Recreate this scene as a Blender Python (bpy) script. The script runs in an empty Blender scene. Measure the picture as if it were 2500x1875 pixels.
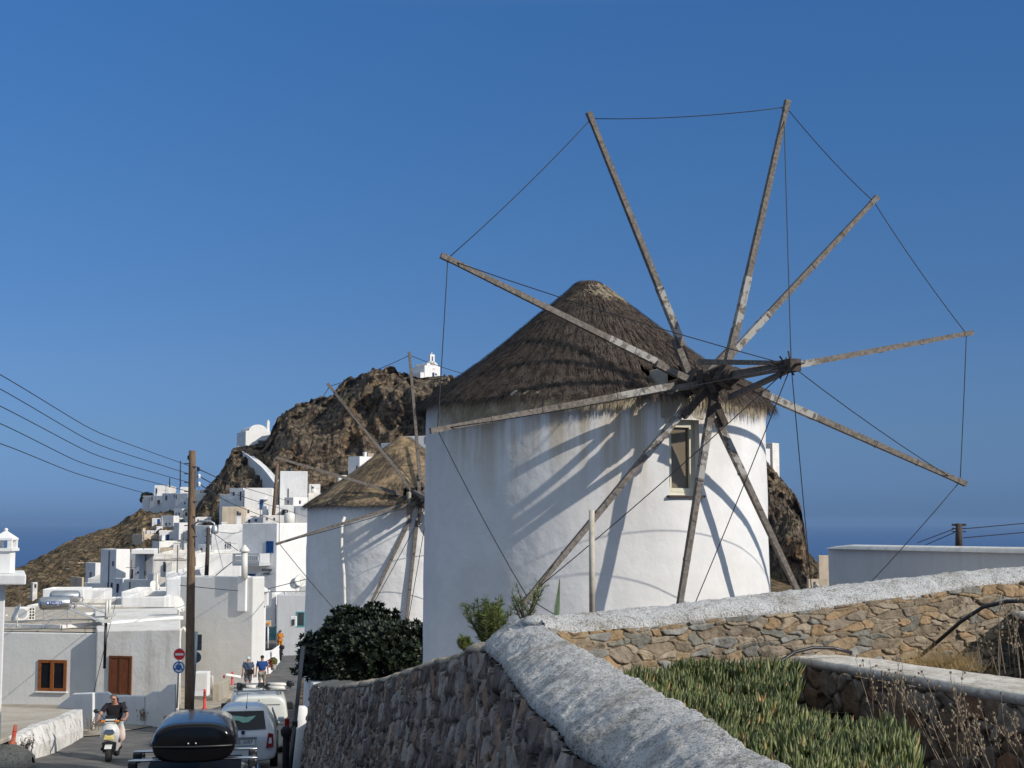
import bpy, bmesh, math, random
import numpy as np
from mathutils import Vector, Matrix, noise, Euler
random.seed(7); np.random.seed(7)
S = bpy.context.scene
COL = S.collection
# ------------------------------------------------------------------ camera, sky, sun, exposure
F = 3467.0; CX, CY = 1250.0, 937.5            # lens measured on the 2500 px photograph
TH = math.atan((1271 - CY) / F)               # camera tilts up by this
cam = bpy.data.objects.new('camera', bpy.data.cameras.new('camera')); COL.objects.link(cam)
cam.data.sensor_width = 36; cam.data.lens = F / 2500 * 36
cam.data.clip_start = 0.1; cam.data.clip_end = 120000
cam.location = (0, 0, 0); cam.rotation_euler = (math.pi / 2 + TH, 0, 0)
S.camera = cam
SUN_AZ, SUN_EL = math.radians(58.5), math.radians(28.4)   # azimuth from straight behind the camera towards the right
SUND = Vector((math.sin(SUN_AZ) * math.cos(SUN_EL), -math.cos(SUN_AZ) * math.cos(SUN_EL), math.sin(SUN_EL)))
w = bpy.data.worlds.new('World'); S.world = w; w.use_nodes = True
nt = w.node_tree; bg = nt.nodes['Background']
sky = nt.nodes.new('ShaderNodeTexSky'); sky.sky_type = 'NISHITA'; sky.sun_disc = False
sky.sun_elevation = SUN_EL
sky.sun_rotation = math.pi - SUN_AZ
sky.altitude = 0; sky.air_density = 0.6; sky.dust_density = 0.0; sky.ozone_density = 2.0
# sky texture graded by height: clear blue in view, added warm fill overhead
tcw = nt.nodes.new('ShaderNodeTexCoord'); spw = nt.nodes.new('ShaderNodeSeparateXYZ'); nt.links.new(tcw.outputs['Generated'], spw.inputs[0])
grw = nt.nodes.new('ShaderNodeValToRGB'); nt.links.new(spw.outputs['Z'], grw.inputs[0]); el = grw.color_ramp.elements
GR = [(0.004, (.136, .22, .45)), (0.021, (.20, .29, .52)), (0.06, (.31, .41, .57)), (0.105, (.39, .52, .68)), (0.216, (.43, .70, .91)), (0.35, (.46, .88, 1.20)), (0.5, (5.6, 3.8, 2.2)), (1.0, (12.0, 7.6, 4.2))]  # top two stops: unseen fill, boosted to lighten shaded walls
while len(el) < len(GR): el.new(0.5)
for i_, (p_, c_) in enumerate(GR): el[i_].position = p_; el[i_].color = (*c_, 1)
mxw = nt.nodes.new('ShaderNodeMix'); mxw.data_type = 'RGBA'; mxw.blend_type = 'MULTIPLY'; mxw.inputs[0].default_value = 1
nt.links.new(sky.outputs[0], mxw.inputs[6]); nt.links.new(grw.outputs[0], mxw.inputs[7]); nt.links.new(mxw.outputs[2], bg.inputs[0]); bg.inputs[1].default_value = 0.1
sl = bpy.data.lights.new('sun', 'SUN'); sl.energy = 3.6; sl.angle = math.radians(0.53); sl.color = (1.0, 0.93, 0.83)
sun = bpy.data.objects.new('sun', sl); COL.objects.link(sun)
sun.rotation_euler = SUND.to_track_quat('Z', 'Y').to_euler()
S.view_settings.view_transform = 'Standard'; S.view_settings.look = 'None'
S.view_settings.exposure = 0.12; S.view_settings.gamma = 1.0
S.render.resolution_x = 1024; S.render.resolution_y = 768
S.render.engine = 'CYCLES'
S.cycles.max_bounces = 6; S.cycles.volume_bounces = 0

# ------------------------------------------------------------------ helpers
def ray(px, py):
    x = (px - CX) / F; y = -(py - CY) / F
    return Vector((x, math.cos(TH) - y * math.sin(TH), math.sin(TH) + y * math.cos(TH)))
def W(px, py, d):
    r = ray(px, py); return r * (d / r.y)
def Wz(px, py, z):
    r = ray(px, py); return r * (z / r.z)
ORG = {}
def link(o): COL.objects.link(o); return o
def tag(o, label=None, cat=None, group=None, kind=None):
    if label: o['label'] = label
    if cat: o['category'] = cat
    if group: o['group'] = group
    if kind: o['kind'] = kind
    return o
def thing(name, label, cat, loc, rz=0.0, group=None, local=False):
    o = bpy.data.objects.new(name, None); link(o); o.location = loc; o.rotation_euler = (0, 0, rz)
    o.empty_display_size = 0.2
    ORG[o.name] = Vector((0, 0, 0)) if local else Vector(loc)
    return tag(o, label, cat, group)
def copy_tree(o, parent=None):
    c = o.copy(); COL.objects.link(c)
    if parent: c.parent = parent
    for ch in list(o.children): copy_tree(ch, c)
    return c
class MB:
    def __init__(s): s.v = []; s.f = []; s.m = []; s.sm = []; s.cm = 0; s.smooth = False; s.attr = {}
    def add(s, vs, fs):
        b = len(s.v); s.v += [tuple(v) for v in vs]
        for f in fs: s.f.append([b + i for i in f]); s.m.append(s.cm); s.sm.append(s.smooth)
        return b
    def box(s, c, size, rz=0, M=None):
        hx, hy, hz = size[0] / 2, size[1] / 2, size[2] / 2
        R = M if M is not None else Matrix.Rotation(rz, 3, 'Z')
        c = Vector(c)
        vs = [c + R @ Vector((x * hx, y * hy, z * hz)) for z in (-1, 1) for y in (-1, 1) for x in (-1, 1)]
        s.add(vs, [(0, 2, 3, 1), (4, 5, 7, 6), (0, 1, 5, 4), (2, 6, 7, 3), (0, 4, 6, 2), (1, 3, 7, 5)]); return s
    def bar(s, a, b, wd, ht=None, up=(0, 0, 1)):
        a = Vector(a); b = Vector(b); ht = ht or wd; d = b - a; L = d.length
        if L < 1e-6: return s
        z = d / L; x = z.cross(Vector(up))
        if x.length < 1e-3: x = z.cross(Vector((0, 1, 0)))
        x.normalize(); y = x.cross(z)
        M = Matrix((x, y, z)).transposed()
        return s.box((a + b) / 2, (wd, ht, L), M=M)
    def taper(s, a, b, w0, w1, up=(0, 0, 1)):
        a = Vector(a); b = Vector(b); z = (b - a).normalized(); x = z.cross(Vector(up))
        if x.length < 1e-3: x = z.cross(Vector((0, 1, 0)))
        x.normalize(); y = x.cross(z)
        vs = [p + x * (sx * ww / 2) + y * (sy * ww / 2) for p, ww in ((a, w0), (b, w1)) for sx, sy in ((-1, -1), (1, -1), (1, 1), (-1, 1))]
        s.add(vs, [(3, 2, 1, 0), (4, 5, 6, 7), (0, 1, 5, 4), (1, 2, 6, 5), (2, 3, 7, 6), (3, 0, 4, 7)]); return s
    def tube(s, pts, r, n=6, cap=True):
        pts = [Vector(p) for p in pts]; rs = r if isinstance(r, (list, tuple)) else [r] * len(pts)
        b = len(s.v); prev = None; k = len(pts)
        for i, p in enumerate(pts):
            t = (pts[min(i + 1, k - 1)] - pts[max(i - 1, 0)]).normalized()
            x = t.cross(prev) if prev is not None else t.cross(Vector((0, 0, 1)))
            if prev is None:
                if x.length < 1e-3: x = t.cross(Vector((0, 1, 0)))
                x.normalize(); y = x.cross(t)
            else:
                y = (prev - t * prev.dot(t)).normalized(); x = t.cross(y)
            prev = y
            for j in range(n):
                a = 2 * math.pi * j / n; s.v.append(tuple(p + (x * math.cos(a) + y * math.sin(a)) * rs[i]))
        for i in range(k - 1):
            for j in range(n):
                s.f.append([b + i * n + j, b + i * n + (j + 1) % n, b + (i + 1) * n + (j + 1) % n, b + (i + 1) * n + j]); s.m.append(s.cm); s.sm.append(True)
        if cap:
            s.f.append([b + j for j in range(n)][::-1]); s.m.append(s.cm); s.sm.append(False)
            s.f.append([b + (k - 1) * n + j for j in range(n)]); s.m.append(s.cm); s.sm.append(False)
        return s
    def lathe(s, prof, n=24, c=(0, 0, 0), M=None, smooth=True):
        b = len(s.v); c = Vector(c)
        for r, z in prof:
            for j in range(n):
                a = 2 * math.pi * j / n; v = Vector((r * math.cos(a), r * math.sin(a), z))
                if M is not None: v = M @ v
                s.v.append(tuple(c + v))
        for i in range(len(prof) - 1):
            for j in range(n):
                s.f.append([b + i * n + j, b + i * n + (j + 1) % n, b + (i + 1) * n + (j + 1) % n, b + (i + 1) * n + j]); s.m.append(s.cm); s.sm.append(smooth)
        s.f.append([b + j for j in range(n)][::-1]); s.m.append(s.cm); s.sm.append(False)
        s.f.append([b + (len(prof) - 1) * n + j for j in range(n)]); s.m.append(s.cm); s.sm.append(False)
        return s
    def prism(s, poly, off):
        """poly: list of 3-D points, off: extrusion vector"""
        n = len(poly); off = Vector(off); P = [Vector(p) for p in poly]
        s.add(P + [p + off for p in P], [list(range(n))[::-1], list(range(n, 2 * n))] + [(i, (i + 1) % n, n + (i + 1) % n, n + i) for i in range(n)]); return s
    def grid(s, rows, smooth=True):
        b = len(s.v); R = len(rows); Cn = len(rows[0])
        for r in rows: s.v += [tuple(p) for p in r]
        for i in range(R - 1):
            for j in range(Cn - 1):
                s.f.append([b + i * Cn + j, b + i * Cn + j + 1, b + (i + 1) * Cn + j + 1, b + (i + 1) * Cn + j]); s.m.append(s.cm); s.sm.append(smooth)
        return s
    def build(s, name, mats, parent=None, label=None, bevel=0, attrs=None, fix=True):
        if not isinstance(mats, (list, tuple)): mats = [mats]
        me = bpy.data.meshes.new(name)
        V = np.array(s.v, dtype=float).reshape(-1, 3)
        if parent is not None: org = ORG[parent.name]
        else:
            org = Vector(((V[:, 0].min() + V[:, 0].max()) / 2, (V[:, 1].min() + V[:, 1].max()) / 2, V[:, 2].min()))
        V = V - np.array(org)
        me.from_pydata(V.tolist(), [], s.f)
        for m in mats: me.materials.append(m)
        me.polygons.foreach_set('material_index', s.m); me.polygons.foreach_set('use_smooth', s.sm)
        if attrs:
            for k, arr in attrs.items():
                a = me.attributes.new(k, 'FLOAT', 'POINT'); a.data.foreach_set('value', np.asarray(arr, dtype=np.float32))
        me.update()
        if fix:
            bm = bmesh.new(); bm.from_mesh(me); bmesh.ops.recalc_face_normals(bm, faces=bm.faces); bm.to_mesh(me); bm.free()
        o = bpy.data.objects.new(name, me); link(o)
        if parent is not None: o.parent = parent; ORG[o.name] = org
        else: o.location = org; ORG[o.name] = org
        if label: o['label'] = label
        if bevel:
            md = o.modifiers.new('bevel', 'BEVEL'); md.width = bevel; md.segments = 2; md.limit_method = 'ANGLE'; md.angle_limit = math.radians(50)
        return o
def textobj(txt, size, M, mat, parent, name='lettering', depth=0.004, align='CENTER'):
    cu = bpy.data.curves.new('t', 'FONT'); cu.body = txt; cu.size = size; cu.extrude = depth; cu.align_x = align; cu.align_y = 'CENTER'
    tmp = bpy.data.objects.new('t', cu); link(tmp)
    dg = bpy.context.evaluated_depsgraph_get(); me = bpy.data.meshes.new_from_object(tmp.evaluated_get(dg))
    bpy.data.objects.remove(tmp); me.name = name; me.transform(M)
    if parent is not None: me.transform(Matrix.Translation(-ORG[parent.name]))
    me.materials.clear(); me.materials.append(mat)
    o = bpy.data.objects.new(name, me); link(o); o.parent = parent
    if parent is not None: ORG[o.name] = ORG[parent.name]
    return o

# ------------------------------------------------------------------ materials
def newmat(name, rough=0.9, spec=0.3, metal=0.0):
    m = bpy.data.materials.new(name); m.use_nodes = True; n = m.node_tree.nodes; b = n['Principled BSDF']
    b.inputs['Roughness'].default_value = rough; b.inputs['Metallic'].default_value = metal
    b.inputs['Specular IOR Level'].default_value = spec
    return m, n, m.node_tree.links, b
def N(n, t, **kw):
    x = n.new(t)
    for k, v in kw.items():
        if k in x.inputs: x.inputs[k].default_value = v
        else: setattr(x, k, v)
    return x
def ramp(n, stops):
    r = n.new('ShaderNodeValToRGB'); e = r.color_ramp.elements
    while len(e) < len(stops): e.new(0.5)
    for i, (p, c) in enumerate(stops):
        e[i].position = p; e[i].color = (*c, 1) if len(c) == 3 else c
    return r
def noisy(name, c1, c2, scale=4, rough=0.9, bump=0.3, bscale=40, stretch=(1, 1, 1), spec=0.3, metal=0, detail=8, c3=None, bdist=0.01, lo=0.35, hi=0.65):
    m, n, L, b = newmat(name, rough, spec, metal)
    tc = N(n, 'ShaderNodeTexCoord'); mp = N(n, 'ShaderNodeMapping'); mp.inputs['Scale'].default_value = stretch
    L.new(tc.outputs['Object'], mp.inputs[0])
    nz = N(n, 'ShaderNodeTexNoise', Scale=scale, Detail=detail, Roughness=0.62); L.new(mp.outputs[0], nz.inputs['Vector'])
    st = [(lo, c1), (hi, c2)] if c3 is None else [(lo, c1), (0.5, c3), (hi, c2)]
    r = ramp(n, st); L.new(nz.outputs['Fac'], r.inputs[0]); L.new(r.outputs[0], b.inputs['Base Color'])
    if bump:
        n2 = N(n, 'ShaderNodeTexNoise', Scale=bscale, Detail=6.0, Roughness=0.6); L.new(mp.outputs[0], n2.inputs['Vector'])
        bp = N(n, 'ShaderNodeBump', Strength=bump, Distance=bdist); L.new(n2.outputs['Fac'], bp.inputs['Height']); L.new(bp.outputs[0], b.inputs['Normal'])
    return m
def plain(name, c, rough=0.6, spec=0.4, metal=0.0, bump=0):
    k = 0.88
    return noisy(name, tuple(x * k for x in c), c, scale=3, rough=rough, spec=spec, metal=metal, bump=bump)
def cm(name, c, rough=0.5, spec=0.5, metal=0, coat=0):
    m, n, L, b = newmat(name, rough, spec, metal); b.inputs['Coat Weight'].default_value = coat
    nz = N(n, 'ShaderNodeTexNoise', Scale=6.0); tc = N(n, 'ShaderNodeTexCoord'); L.new(tc.outputs['Object'], nz.inputs['Vector'])
    r = ramp(n, [(0.3, tuple(x * 0.93 for x in c)), (0.7, c)]); L.new(nz.outputs['Fac'], r.inputs[0]); L.new(r.outputs[0], b.inputs['Base Color'])
    return m
def plaster(name, c, dirt, bump=0.35, amount=0.5, bs=9, streak=1.0):
    m, n, L, b = newmat(name, 0.92, 0.2)
    tc = N(n, 'ShaderNodeTexCoord')
    nz = N(n, 'ShaderNodeTexNoise', Scale=0.7, Detail=9.0, Roughness=0.65); L.new(tc.outputs['Object'], nz.inputs['Vector'])
    mp = N(n, 'ShaderNodeMapping'); mp.inputs['Scale'].default_value = (2.2, 2.2, 0.22); L.new(tc.outputs['Object'], mp.inputs[0])
    n2 = N(n, 'ShaderNodeTexNoise', Scale=1.6, Detail=6.0, Roughness=0.6); L.new(mp.outputs[0], n2.inputs['Vector'])
    r1 = ramp(n, [(0.42, (0, 0, 0)), (0.75, (1, 1, 1))]); L.new(nz.outputs['Fac'], r1.inputs[0])
    r2 = ramp(n, [(0.5, (0, 0, 0)), (0.78, (1, 1, 1))]); L.new(n2.outputs['Fac'], r2.inputs[0])
    mx = N(n, 'ShaderNodeMath', operation='MULTIPLY_ADD'); L.new(r2.outputs[0], mx.inputs[0]); mx.inputs[1].default_value = streak; L.new(r1.outputs[0], mx.inputs[2])
    m2 = N(n, 'ShaderNodeMath', operation='MULTIPLY', use_clamp=True); L.new(mx.outputs[0], m2.inputs[0]); m2.inputs[1].default_value = amount
    mc = N(n, 'ShaderNodeMix', data_type='RGBA'); mc.inputs[6].default_value = (*c, 1); mc.inputs[7].default_value = (*dirt, 1)
    L.new(m2.outputs[0], mc.inputs[0]); L.new(mc.outputs[2], b.inputs['Base Color'])
    n3 = N(n, 'ShaderNodeTexNoise', Scale=float(bs), Detail=8.0, Roughness=0.55); L.new(tc.outputs['Object'], n3.inputs['Vector'])
    n4 = N(n, 'ShaderNodeTexNoise', Scale=1.3, Detail=3.0); L.new(tc.outputs['Object'], n4.inputs['Vector'])
    ad = N(n, 'ShaderNodeMath', operation='MULTIPLY_ADD'); L.new(n4.outputs['Fac'], ad.inputs[0]); ad.inputs[1].default_value = 3.0; L.new(n3.outputs['Fac'], ad.inputs[2])
    bp = N(n, 'ShaderNodeBump', Strength=bump, Distance=0.03); L.new(ad.outputs[0], bp.inputs['Height']); L.new(bp.outputs[0], b.inputs['Normal'])
    return m
M = {}
M['white'] = plaster('whitewash', (0.80, 0.79, 0.77), (0.60, 0.58, 0.54), 0.3, 0.45)
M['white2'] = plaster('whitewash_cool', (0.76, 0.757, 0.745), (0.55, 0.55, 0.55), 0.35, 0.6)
M['white3'] = plaster('whitewash_warm', (0.78, 0.75, 0.70), (0.52, 0.47, 0.40), 0.35, 0.7)
M['cream'] = plaster('cream_render', (0.60, 0.50, 0.38), (0.40, 0.32, 0.23), 0.35, 0.8)
M['beige'] = plaster('beige_screed', (0.50, 0.44, 0.36), (0.33, 0.28, 0.22), 0.4, 0.9, streak=0.2)
M['concrete'] = plaster('concrete', (0.42, 0.38, 0.31), (0.27, 0.24, 0.19), 0.5, 0.8, streak=0.2)
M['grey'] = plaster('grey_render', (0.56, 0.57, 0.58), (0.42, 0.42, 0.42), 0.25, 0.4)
M['stainwhite'] = plaster('stained_whitewash', (0.70, 0.69, 0.67), (0.30, 0.28, 0.25), 0.6, 0.9)
def mill_plaster():
    m, n, L, b = newmat('mill_plaster', 0.93, 0.2)
    tc = N(n, 'ShaderNodeTexCoord'); sep = N(n, 'ShaderNodeSeparateXYZ'); L.new(tc.outputs['Object'], sep.inputs[0])
    mp = N(n, 'ShaderNodeMapping'); mp.inputs['Scale'].default_value = (2.4, 2.4, 0.16); L.new(tc.outputs['Object'], mp.inputs[0])
    st = N(n, 'ShaderNodeTexNoise', Scale=1.5, Detail=7.0, Roughness=0.62); L.new(mp.outputs[0], st.inputs['Vector'])
    rs = ramp(n, [(0.42, (0, 0, 0)), (0.58, (1, 1, 1))]); L.new(st.outputs['Fac'], rs.inputs[0])
    mr = N(n, 'ShaderNodeMapRange'); L.new(sep.outputs['Z'], mr.inputs[0]); mr.inputs[1].default_value = 2.4; mr.inputs[2].default_value = 4.7; mr.clamp = True
    pw = N(n, 'ShaderNodeMath', operation='POWER'); L.new(mr.outputs[0], pw.inputs[0]); pw.inputs[1].default_value = 1.3
    ml = N(n, 'ShaderNodeMath', operation='MULTIPLY'); L.new(rs.outputs[0], ml.inputs[0]); L.new(pw.outputs[0], ml.inputs[1])
    ml2 = N(n, 'ShaderNodeMath', operation='MULTIPLY'); L.new(ml.outputs[0], ml2.inputs[0]); big = N(n, 'ShaderNodeTexNoise', Scale=0.45, Detail=2.0); L.new(tc.outputs['Object'], big.inputs['Vector']); bgr = ramp(n, [(0.42, (.12, .12, .12)), (0.56, (1, 1, 1))]); L.new(big.outputs['Fac'], bgr.inputs[0]); L.new(bgr.outputs[0], ml2.inputs[1])
    g = N(n, 'ShaderNodeTexNoise', Scale=0.55, Detail=8.0, Roughness=0.6); L.new(tc.outputs['Object'], g.inputs['Vector'])
    rg = ramp(n, [(0.38, (0.77, 0.765, 0.75)), (0.62, (0.66, 0.65, 0.63))]); L.new(g.outputs['Fac'], rg.inputs[0])
    mc = N(n, 'ShaderNodeMix', data_type='RGBA'); L.new(ml2.outputs[0], mc.inputs[0]); L.new(rg.outputs[0], mc.inputs[6]); mc.inputs[7].default_value = (0.42, 0.33, 0.20, 1)
    L.new(mc.outputs[2], b.inputs['Base Color'])
    a = N(n, 'ShaderNodeTexNoise', Scale=2.2, Detail=6.0, Roughness=0.5); L.new(tc.outputs['Object'], a.inputs['Vector'])
    bp = N(n, 'ShaderNodeBump', Strength=0.5, Distance=0.06); L.new(a.outputs['Fac'], bp.inputs['Height']); L.new(bp.outputs[0], b.inputs['Normal'])
    return m
M['mill'] = mill_plaster()
def roughcast(name, base, dirt, sc=26, strength=1.0, dlo=0.5, dhi=0.62):
    m, n, L, b = newmat(name, 0.95, 0.15)
    tc = N(n, 'ShaderNodeTexCoord')
    a = N(n, 'ShaderNodeTexNoise', Scale=float(sc), Detail=9.0, Roughness=0.68); L.new(tc.outputs['Object'], a.inputs['Vector'])
    c = N(n, 'ShaderNodeTexNoise', Scale=7.0, Detail=10.0, Roughness=0.75); L.new(tc.outputs['Object'], c.inputs['Vector'])
    ad = N(n, 'ShaderNodeMath', operation='MULTIPLY_ADD'); L.new(c.outputs['Fac'], ad.inputs[0]); ad.inputs[1].default_value = 0.5; L.new(a.outputs['Fac'], ad.inputs[2])
    r = ramp(n, [(dlo + 0.22, base), (dhi + 0.3, dirt)]); L.new(ad.outputs[0], r.inputs[0])
    lg = N(n, 'ShaderNodeTexNoise', Scale=1.6, Detail=9.0, Roughness=0.7); L.new(tc.outputs['Object'], lg.inputs['Vector']); rl = ramp(n, [(0.36, (0.72, 0.69, 0.64)), (0.50, (1.0, 1.0, 1.0)), (0.62, (1.04, 1.04, 1.04))]); L.new(lg.outputs['Fac'], rl.inputs[0])
    mv = N(n, 'ShaderNodeMapping'); mv.inputs['Scale'].default_value = (1.0, 1.0, 1.0); L.new(tc.outputs['Object'], mv.inputs[0]); vo = N(n, 'ShaderNodeTexVoronoi', Scale=2.2, feature='DISTANCE_TO_EDGE'); dn = N(n, 'ShaderNodeTexNoise', Scale=4.0, Detail=6.0); L.new(mv.outputs[0], dn.inputs['Vector']); vm = N(n, 'ShaderNodeMix', data_type='RGBA'); vm.inputs[0].default_value = .25; L.new(mv.outputs[0], vm.inputs[6]); L.new(dn.outputs['Color'], vm.inputs[7]); L.new(vm.outputs[2], vo.inputs['Vector'])
    rc = ramp(n, [(0.0, (0.42, 0.39, 0.35)), (0.012, (1, 1, 1))]); L.new(vo.outputs['Distance'], rc.inputs[0])
    m1 = N(n, 'ShaderNodeMix', data_type='RGBA', blend_type='MULTIPLY'); m1.inputs[0].default_value = 1; L.new(r.outputs[0], m1.inputs[6]); L.new(rl.outputs[0], m1.inputs[7])
    m2_ = N(n, 'ShaderNodeMix', data_type='RGBA', blend_type='MULTIPLY'); m2_.inputs[0].default_value = .6; L.new(m1.outputs[2], m2_.inputs[6]); L.new(rc.outputs[0], m2_.inputs[7]); L.new(m2_.outputs[2], b.inputs['Base Color'])
    inv = N(n, 'ShaderNodeMath', operation='SUBTRACT'); inv.inputs[0].default_value = 1.0; L.new(a.outputs['Fac'], inv.inputs[1])
    bp = N(n, 'ShaderNodeBump', Strength=strength, Distance=0.055); L.new(inv.outputs[0], bp.inputs['Height']); L.new(bp.outputs[0], b.inputs['Normal'])
    return m
M['cap'] = roughcast('rough_whitewash', (0.86, 0.85, 0.83), (0.40, 0.37, 0.33), 62, 1.0, 0.51, 0.56)
M['capsmooth'] = roughcast('pale_cap', (0.62, 0.58, 0.52), (0.40, 0.36, 0.31), 12, 0.35)
def stonemat(name, cols, gap, bump=0.8, smear=0.0):
    m, n, L, b = newmat(name, 0.9, 0.2)
    at = N(n, 'ShaderNodeAttribute', attribute_name='cell'); ag = N(n, 'ShaderNodeAttribute', attribute_name='gap')
    k = len(cols); r = ramp(n, [(i / k, c) for i, c in enumerate(cols)]); r.color_ramp.interpolation = 'CONSTANT'; L.new(at.outputs['Fac'], r.inputs[0])
    tc = N(n, 'ShaderNodeTexCoord')
    a = N(n, 'ShaderNodeTexNoise', Scale=9.0, Detail=10.0, Roughness=0.7); L.new(tc.outputs['Object'], a.inputs['Vector'])
    ra = ramp(n, [(0.3, (0.55, 0.52, 0.5)), (0.7, (1.35, 1.3, 1.25))]); L.new(a.outputs['Fac'], ra.inputs[0])
    mu = N(n, 'ShaderNodeMix', data_type='RGBA', blend_type='MULTIPLY'); mu.inputs[0].default_value = 1; L.new(r.outputs[0], mu.inputs[6]); L.new(ra.outputs[0], mu.inputs[7])
    gn = N(n, 'ShaderNodeTexNoise', Scale=6.0, Detail=6.0, Roughness=0.6); L.new(tc.outputs['Object'], gn.inputs['Vector']); gm = N(n, 'ShaderNodeMath', operation='MULTIPLY_ADD'); L.new(gn.outputs['Fac'], gm.inputs[0]); gm.inputs[1].default_value = -smear; gs = N(n, 'ShaderNodeMath', operation='ADD'); L.new(ag.outputs['Fac'], gs.inputs[0]); gs.inputs[1].default_value = smear * .45; L.new(gs.outputs[0], gm.inputs[2]); rg = ramp(n, [(0.12, (1, 1, 1)), (0.5, (0, 0, 0))]); L.new(gm.outputs[0], rg.inputs[0])
    mg = N(n, 'ShaderNodeMix', data_type='RGBA'); L.new(rg.outputs[0], mg.inputs[0]); L.new(mu.outputs[2], mg.inputs[6]); mg.inputs[7].default_value = (*gap, 1)
    L.new(mg.outputs[2], b.inputs['Base Color'])
    n3 = N(n, 'ShaderNodeTexNoise', Scale=30.0, Detail=8.0, Roughness=0.65); L.new(tc.outputs['Object'], n3.inputs['Vector'])
    bp = N(n, 'ShaderNodeBump', Strength=bump, Distance=0.02); L.new(n3.outputs['Fac'], bp.inputs['Height']); L.new(bp.outputs[0], b.inputs['Normal'])
    return m
M['stone_tan'] = stonemat('tan_rubble', [(0.29, 0.22, 0.14), (0.23, 0.19, 0.14), (0.34, 0.29, 0.22), (0.19, 0.19, 0.165), (0.33, 0.235, 0.14), (0.27, 0.23, 0.18), (0.25, 0.25, 0.23), (0.33, 0.27, 0.19)], (0.25, 0.195, 0.135), smear=2.2)
M['stone_dark'] = stonemat('slate_rubble', [(0.27, 0.22, 0.19), (0.13, 0.11, 0.10), (0.42, 0.37, 0.33), (0.17, 0.145, 0.135), (0.33, 0.23, 0.17), (0.22, 0.20, 0.19), (0.14, 0.115, 0.10), (0.35, 0.31, 0.28)], (0.018, 0.015, 0.013), smear=0.5)
M['stone_bed'] = stonemat('planter_rubble', [(0.20, 0.15, 0.11), (0.15, 0.13, 0.11), (0.24, 0.14, 0.09), (0.26, 0.23, 0.20), (0.17, 0.14, 0.12)], (0.09, 0.07, 0.055))
def rockmat():
    m, n, L, b = newmat('rock', 0.95, 0.15)
    tc = N(n, 'ShaderNodeTexCoord')
    a = N(n, 'ShaderNodeTexNoise', Scale=0.055, Detail=10.0, Roughness=0.72); L.new(tc.outputs['Object'], a.inputs['Vector'])
    r = ramp(n, [(0.30, (0.10, 0.08, 0.065)), (0.44, (0.21, 0.165, 0.125)), (0.52, (0.32, 0.255, 0.185)), (0.60, (0.29, 0.185, 0.10)), (0.70, (0.36, 0.33, 0.29))]); L.new(a.outputs['Fac'], r.inputs[0])
    g = N(n, 'ShaderNodeTexNoise', Scale=0.35, Detail=8.0, Roughness=0.7); L.new(tc.outputs['Object'], g.inputs['Vector'])
    rg = ramp(n, [(0.55, (0, 0, 0)), (0.62, (1, 1, 1))]); L.new(g.outputs['Fac'], rg.inputs[0])
    geo = N(n, 'ShaderNodeNewGeometry'); sp = N(n, 'ShaderNodeSeparateXYZ'); L.new(geo.outputs['Normal'], sp.inputs[0])
    sr = N(n, 'ShaderNodeMapRange'); L.new(sp.outputs['Z'], sr.inputs[0]); sr.inputs[1].default_value = 0.35; sr.inputs[2].default_value = 0.75
    mm = N(n, 'ShaderNodeMath', operation='MULTIPLY'); L.new(rg.outputs[0], mm.inputs[0]); L.new(sr.outputs[0], mm.inputs[1])
    mx = N(n, 'ShaderNodeMix', data_type='RGBA'); L.new(mm.outputs[0], mx.inputs[0]); L.new(r.outputs[0], mx.inputs[6]); mx.inputs[7].default_value = (0.075, 0.080, 0.035, 1)
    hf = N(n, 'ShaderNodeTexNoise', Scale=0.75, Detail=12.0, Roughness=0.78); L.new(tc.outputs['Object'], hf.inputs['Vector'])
    rh = ramp(n, [(0.40, (0.12, 0.115, 0.11)), (0.5, (0.85, 0.85, 0.85)), (0.62, (2.1, 2.0, 1.85))]); L.new(hf.outputs['Fac'], rh.inputs[0])  # random rock mottling, dark end deepened to imitate crevice shadow
    dg = N(n, 'ShaderNodeAttribute', attribute_name='grass')
    dn = N(n, 'ShaderNodeTexNoise', Scale=0.5, Detail=8.0, Roughness=0.7); L.new(tc.outputs['Object'], dn.inputs['Vector'])
    rd = ramp(n, [(0.35, (0.13, 0.10, 0.065)), (0.5, (0.28, 0.20, 0.11)), (0.68, (0.34, 0.27, 0.17))]); L.new(dn.outputs['Fac'], rd.inputs[0])
    md = N(n, 'ShaderNodeMix', data_type='RGBA'); L.new(dg.outputs['Fac'], md.inputs[0]); L.new(mx.outputs[2], md.inputs[6]); L.new(rd.outputs[0], md.inputs[7])
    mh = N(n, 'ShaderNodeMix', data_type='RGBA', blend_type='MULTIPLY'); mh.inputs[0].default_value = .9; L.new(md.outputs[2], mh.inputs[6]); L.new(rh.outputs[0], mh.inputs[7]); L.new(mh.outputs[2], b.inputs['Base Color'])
    v = N(n, 'ShaderNodeTexVoronoi', Scale=0.45, feature='F1'); v.inputs['Randomness'].default_value = 1
    mpv = N(n, 'ShaderNodeMapping'); mpv.inputs['Rotation'].default_value = (0.5, 0.3, 0.4); mpv.inputs['Scale'].default_value = (1.0, 1.0, 2.0); L.new(tc.outputs['Object'], mpv.inputs[0]); L.new(mpv.outputs[0], v.inputs['Vector'])
    b2 = N(n, 'ShaderNodeTexNoise', Scale=0.9, Detail=10.0, Roughness=0.75); L.new(tc.outputs['Object'], b2.inputs['Vector'])
    ad = N(n, 'ShaderNodeMath', operation='ADD'); L.new(v.outputs['Distance'], ad.inputs[0]); L.new(b2.outputs['Fac'], ad.inputs[1])
    bp = N(n, 'ShaderNodeBump', Strength=1.0, Distance=2.6); L.new(ad.outputs[0], bp.inputs['Height']); L.new(bp.outputs[0], b.inputs['Normal'])
    return m
M['rock'] = rockmat()
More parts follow.
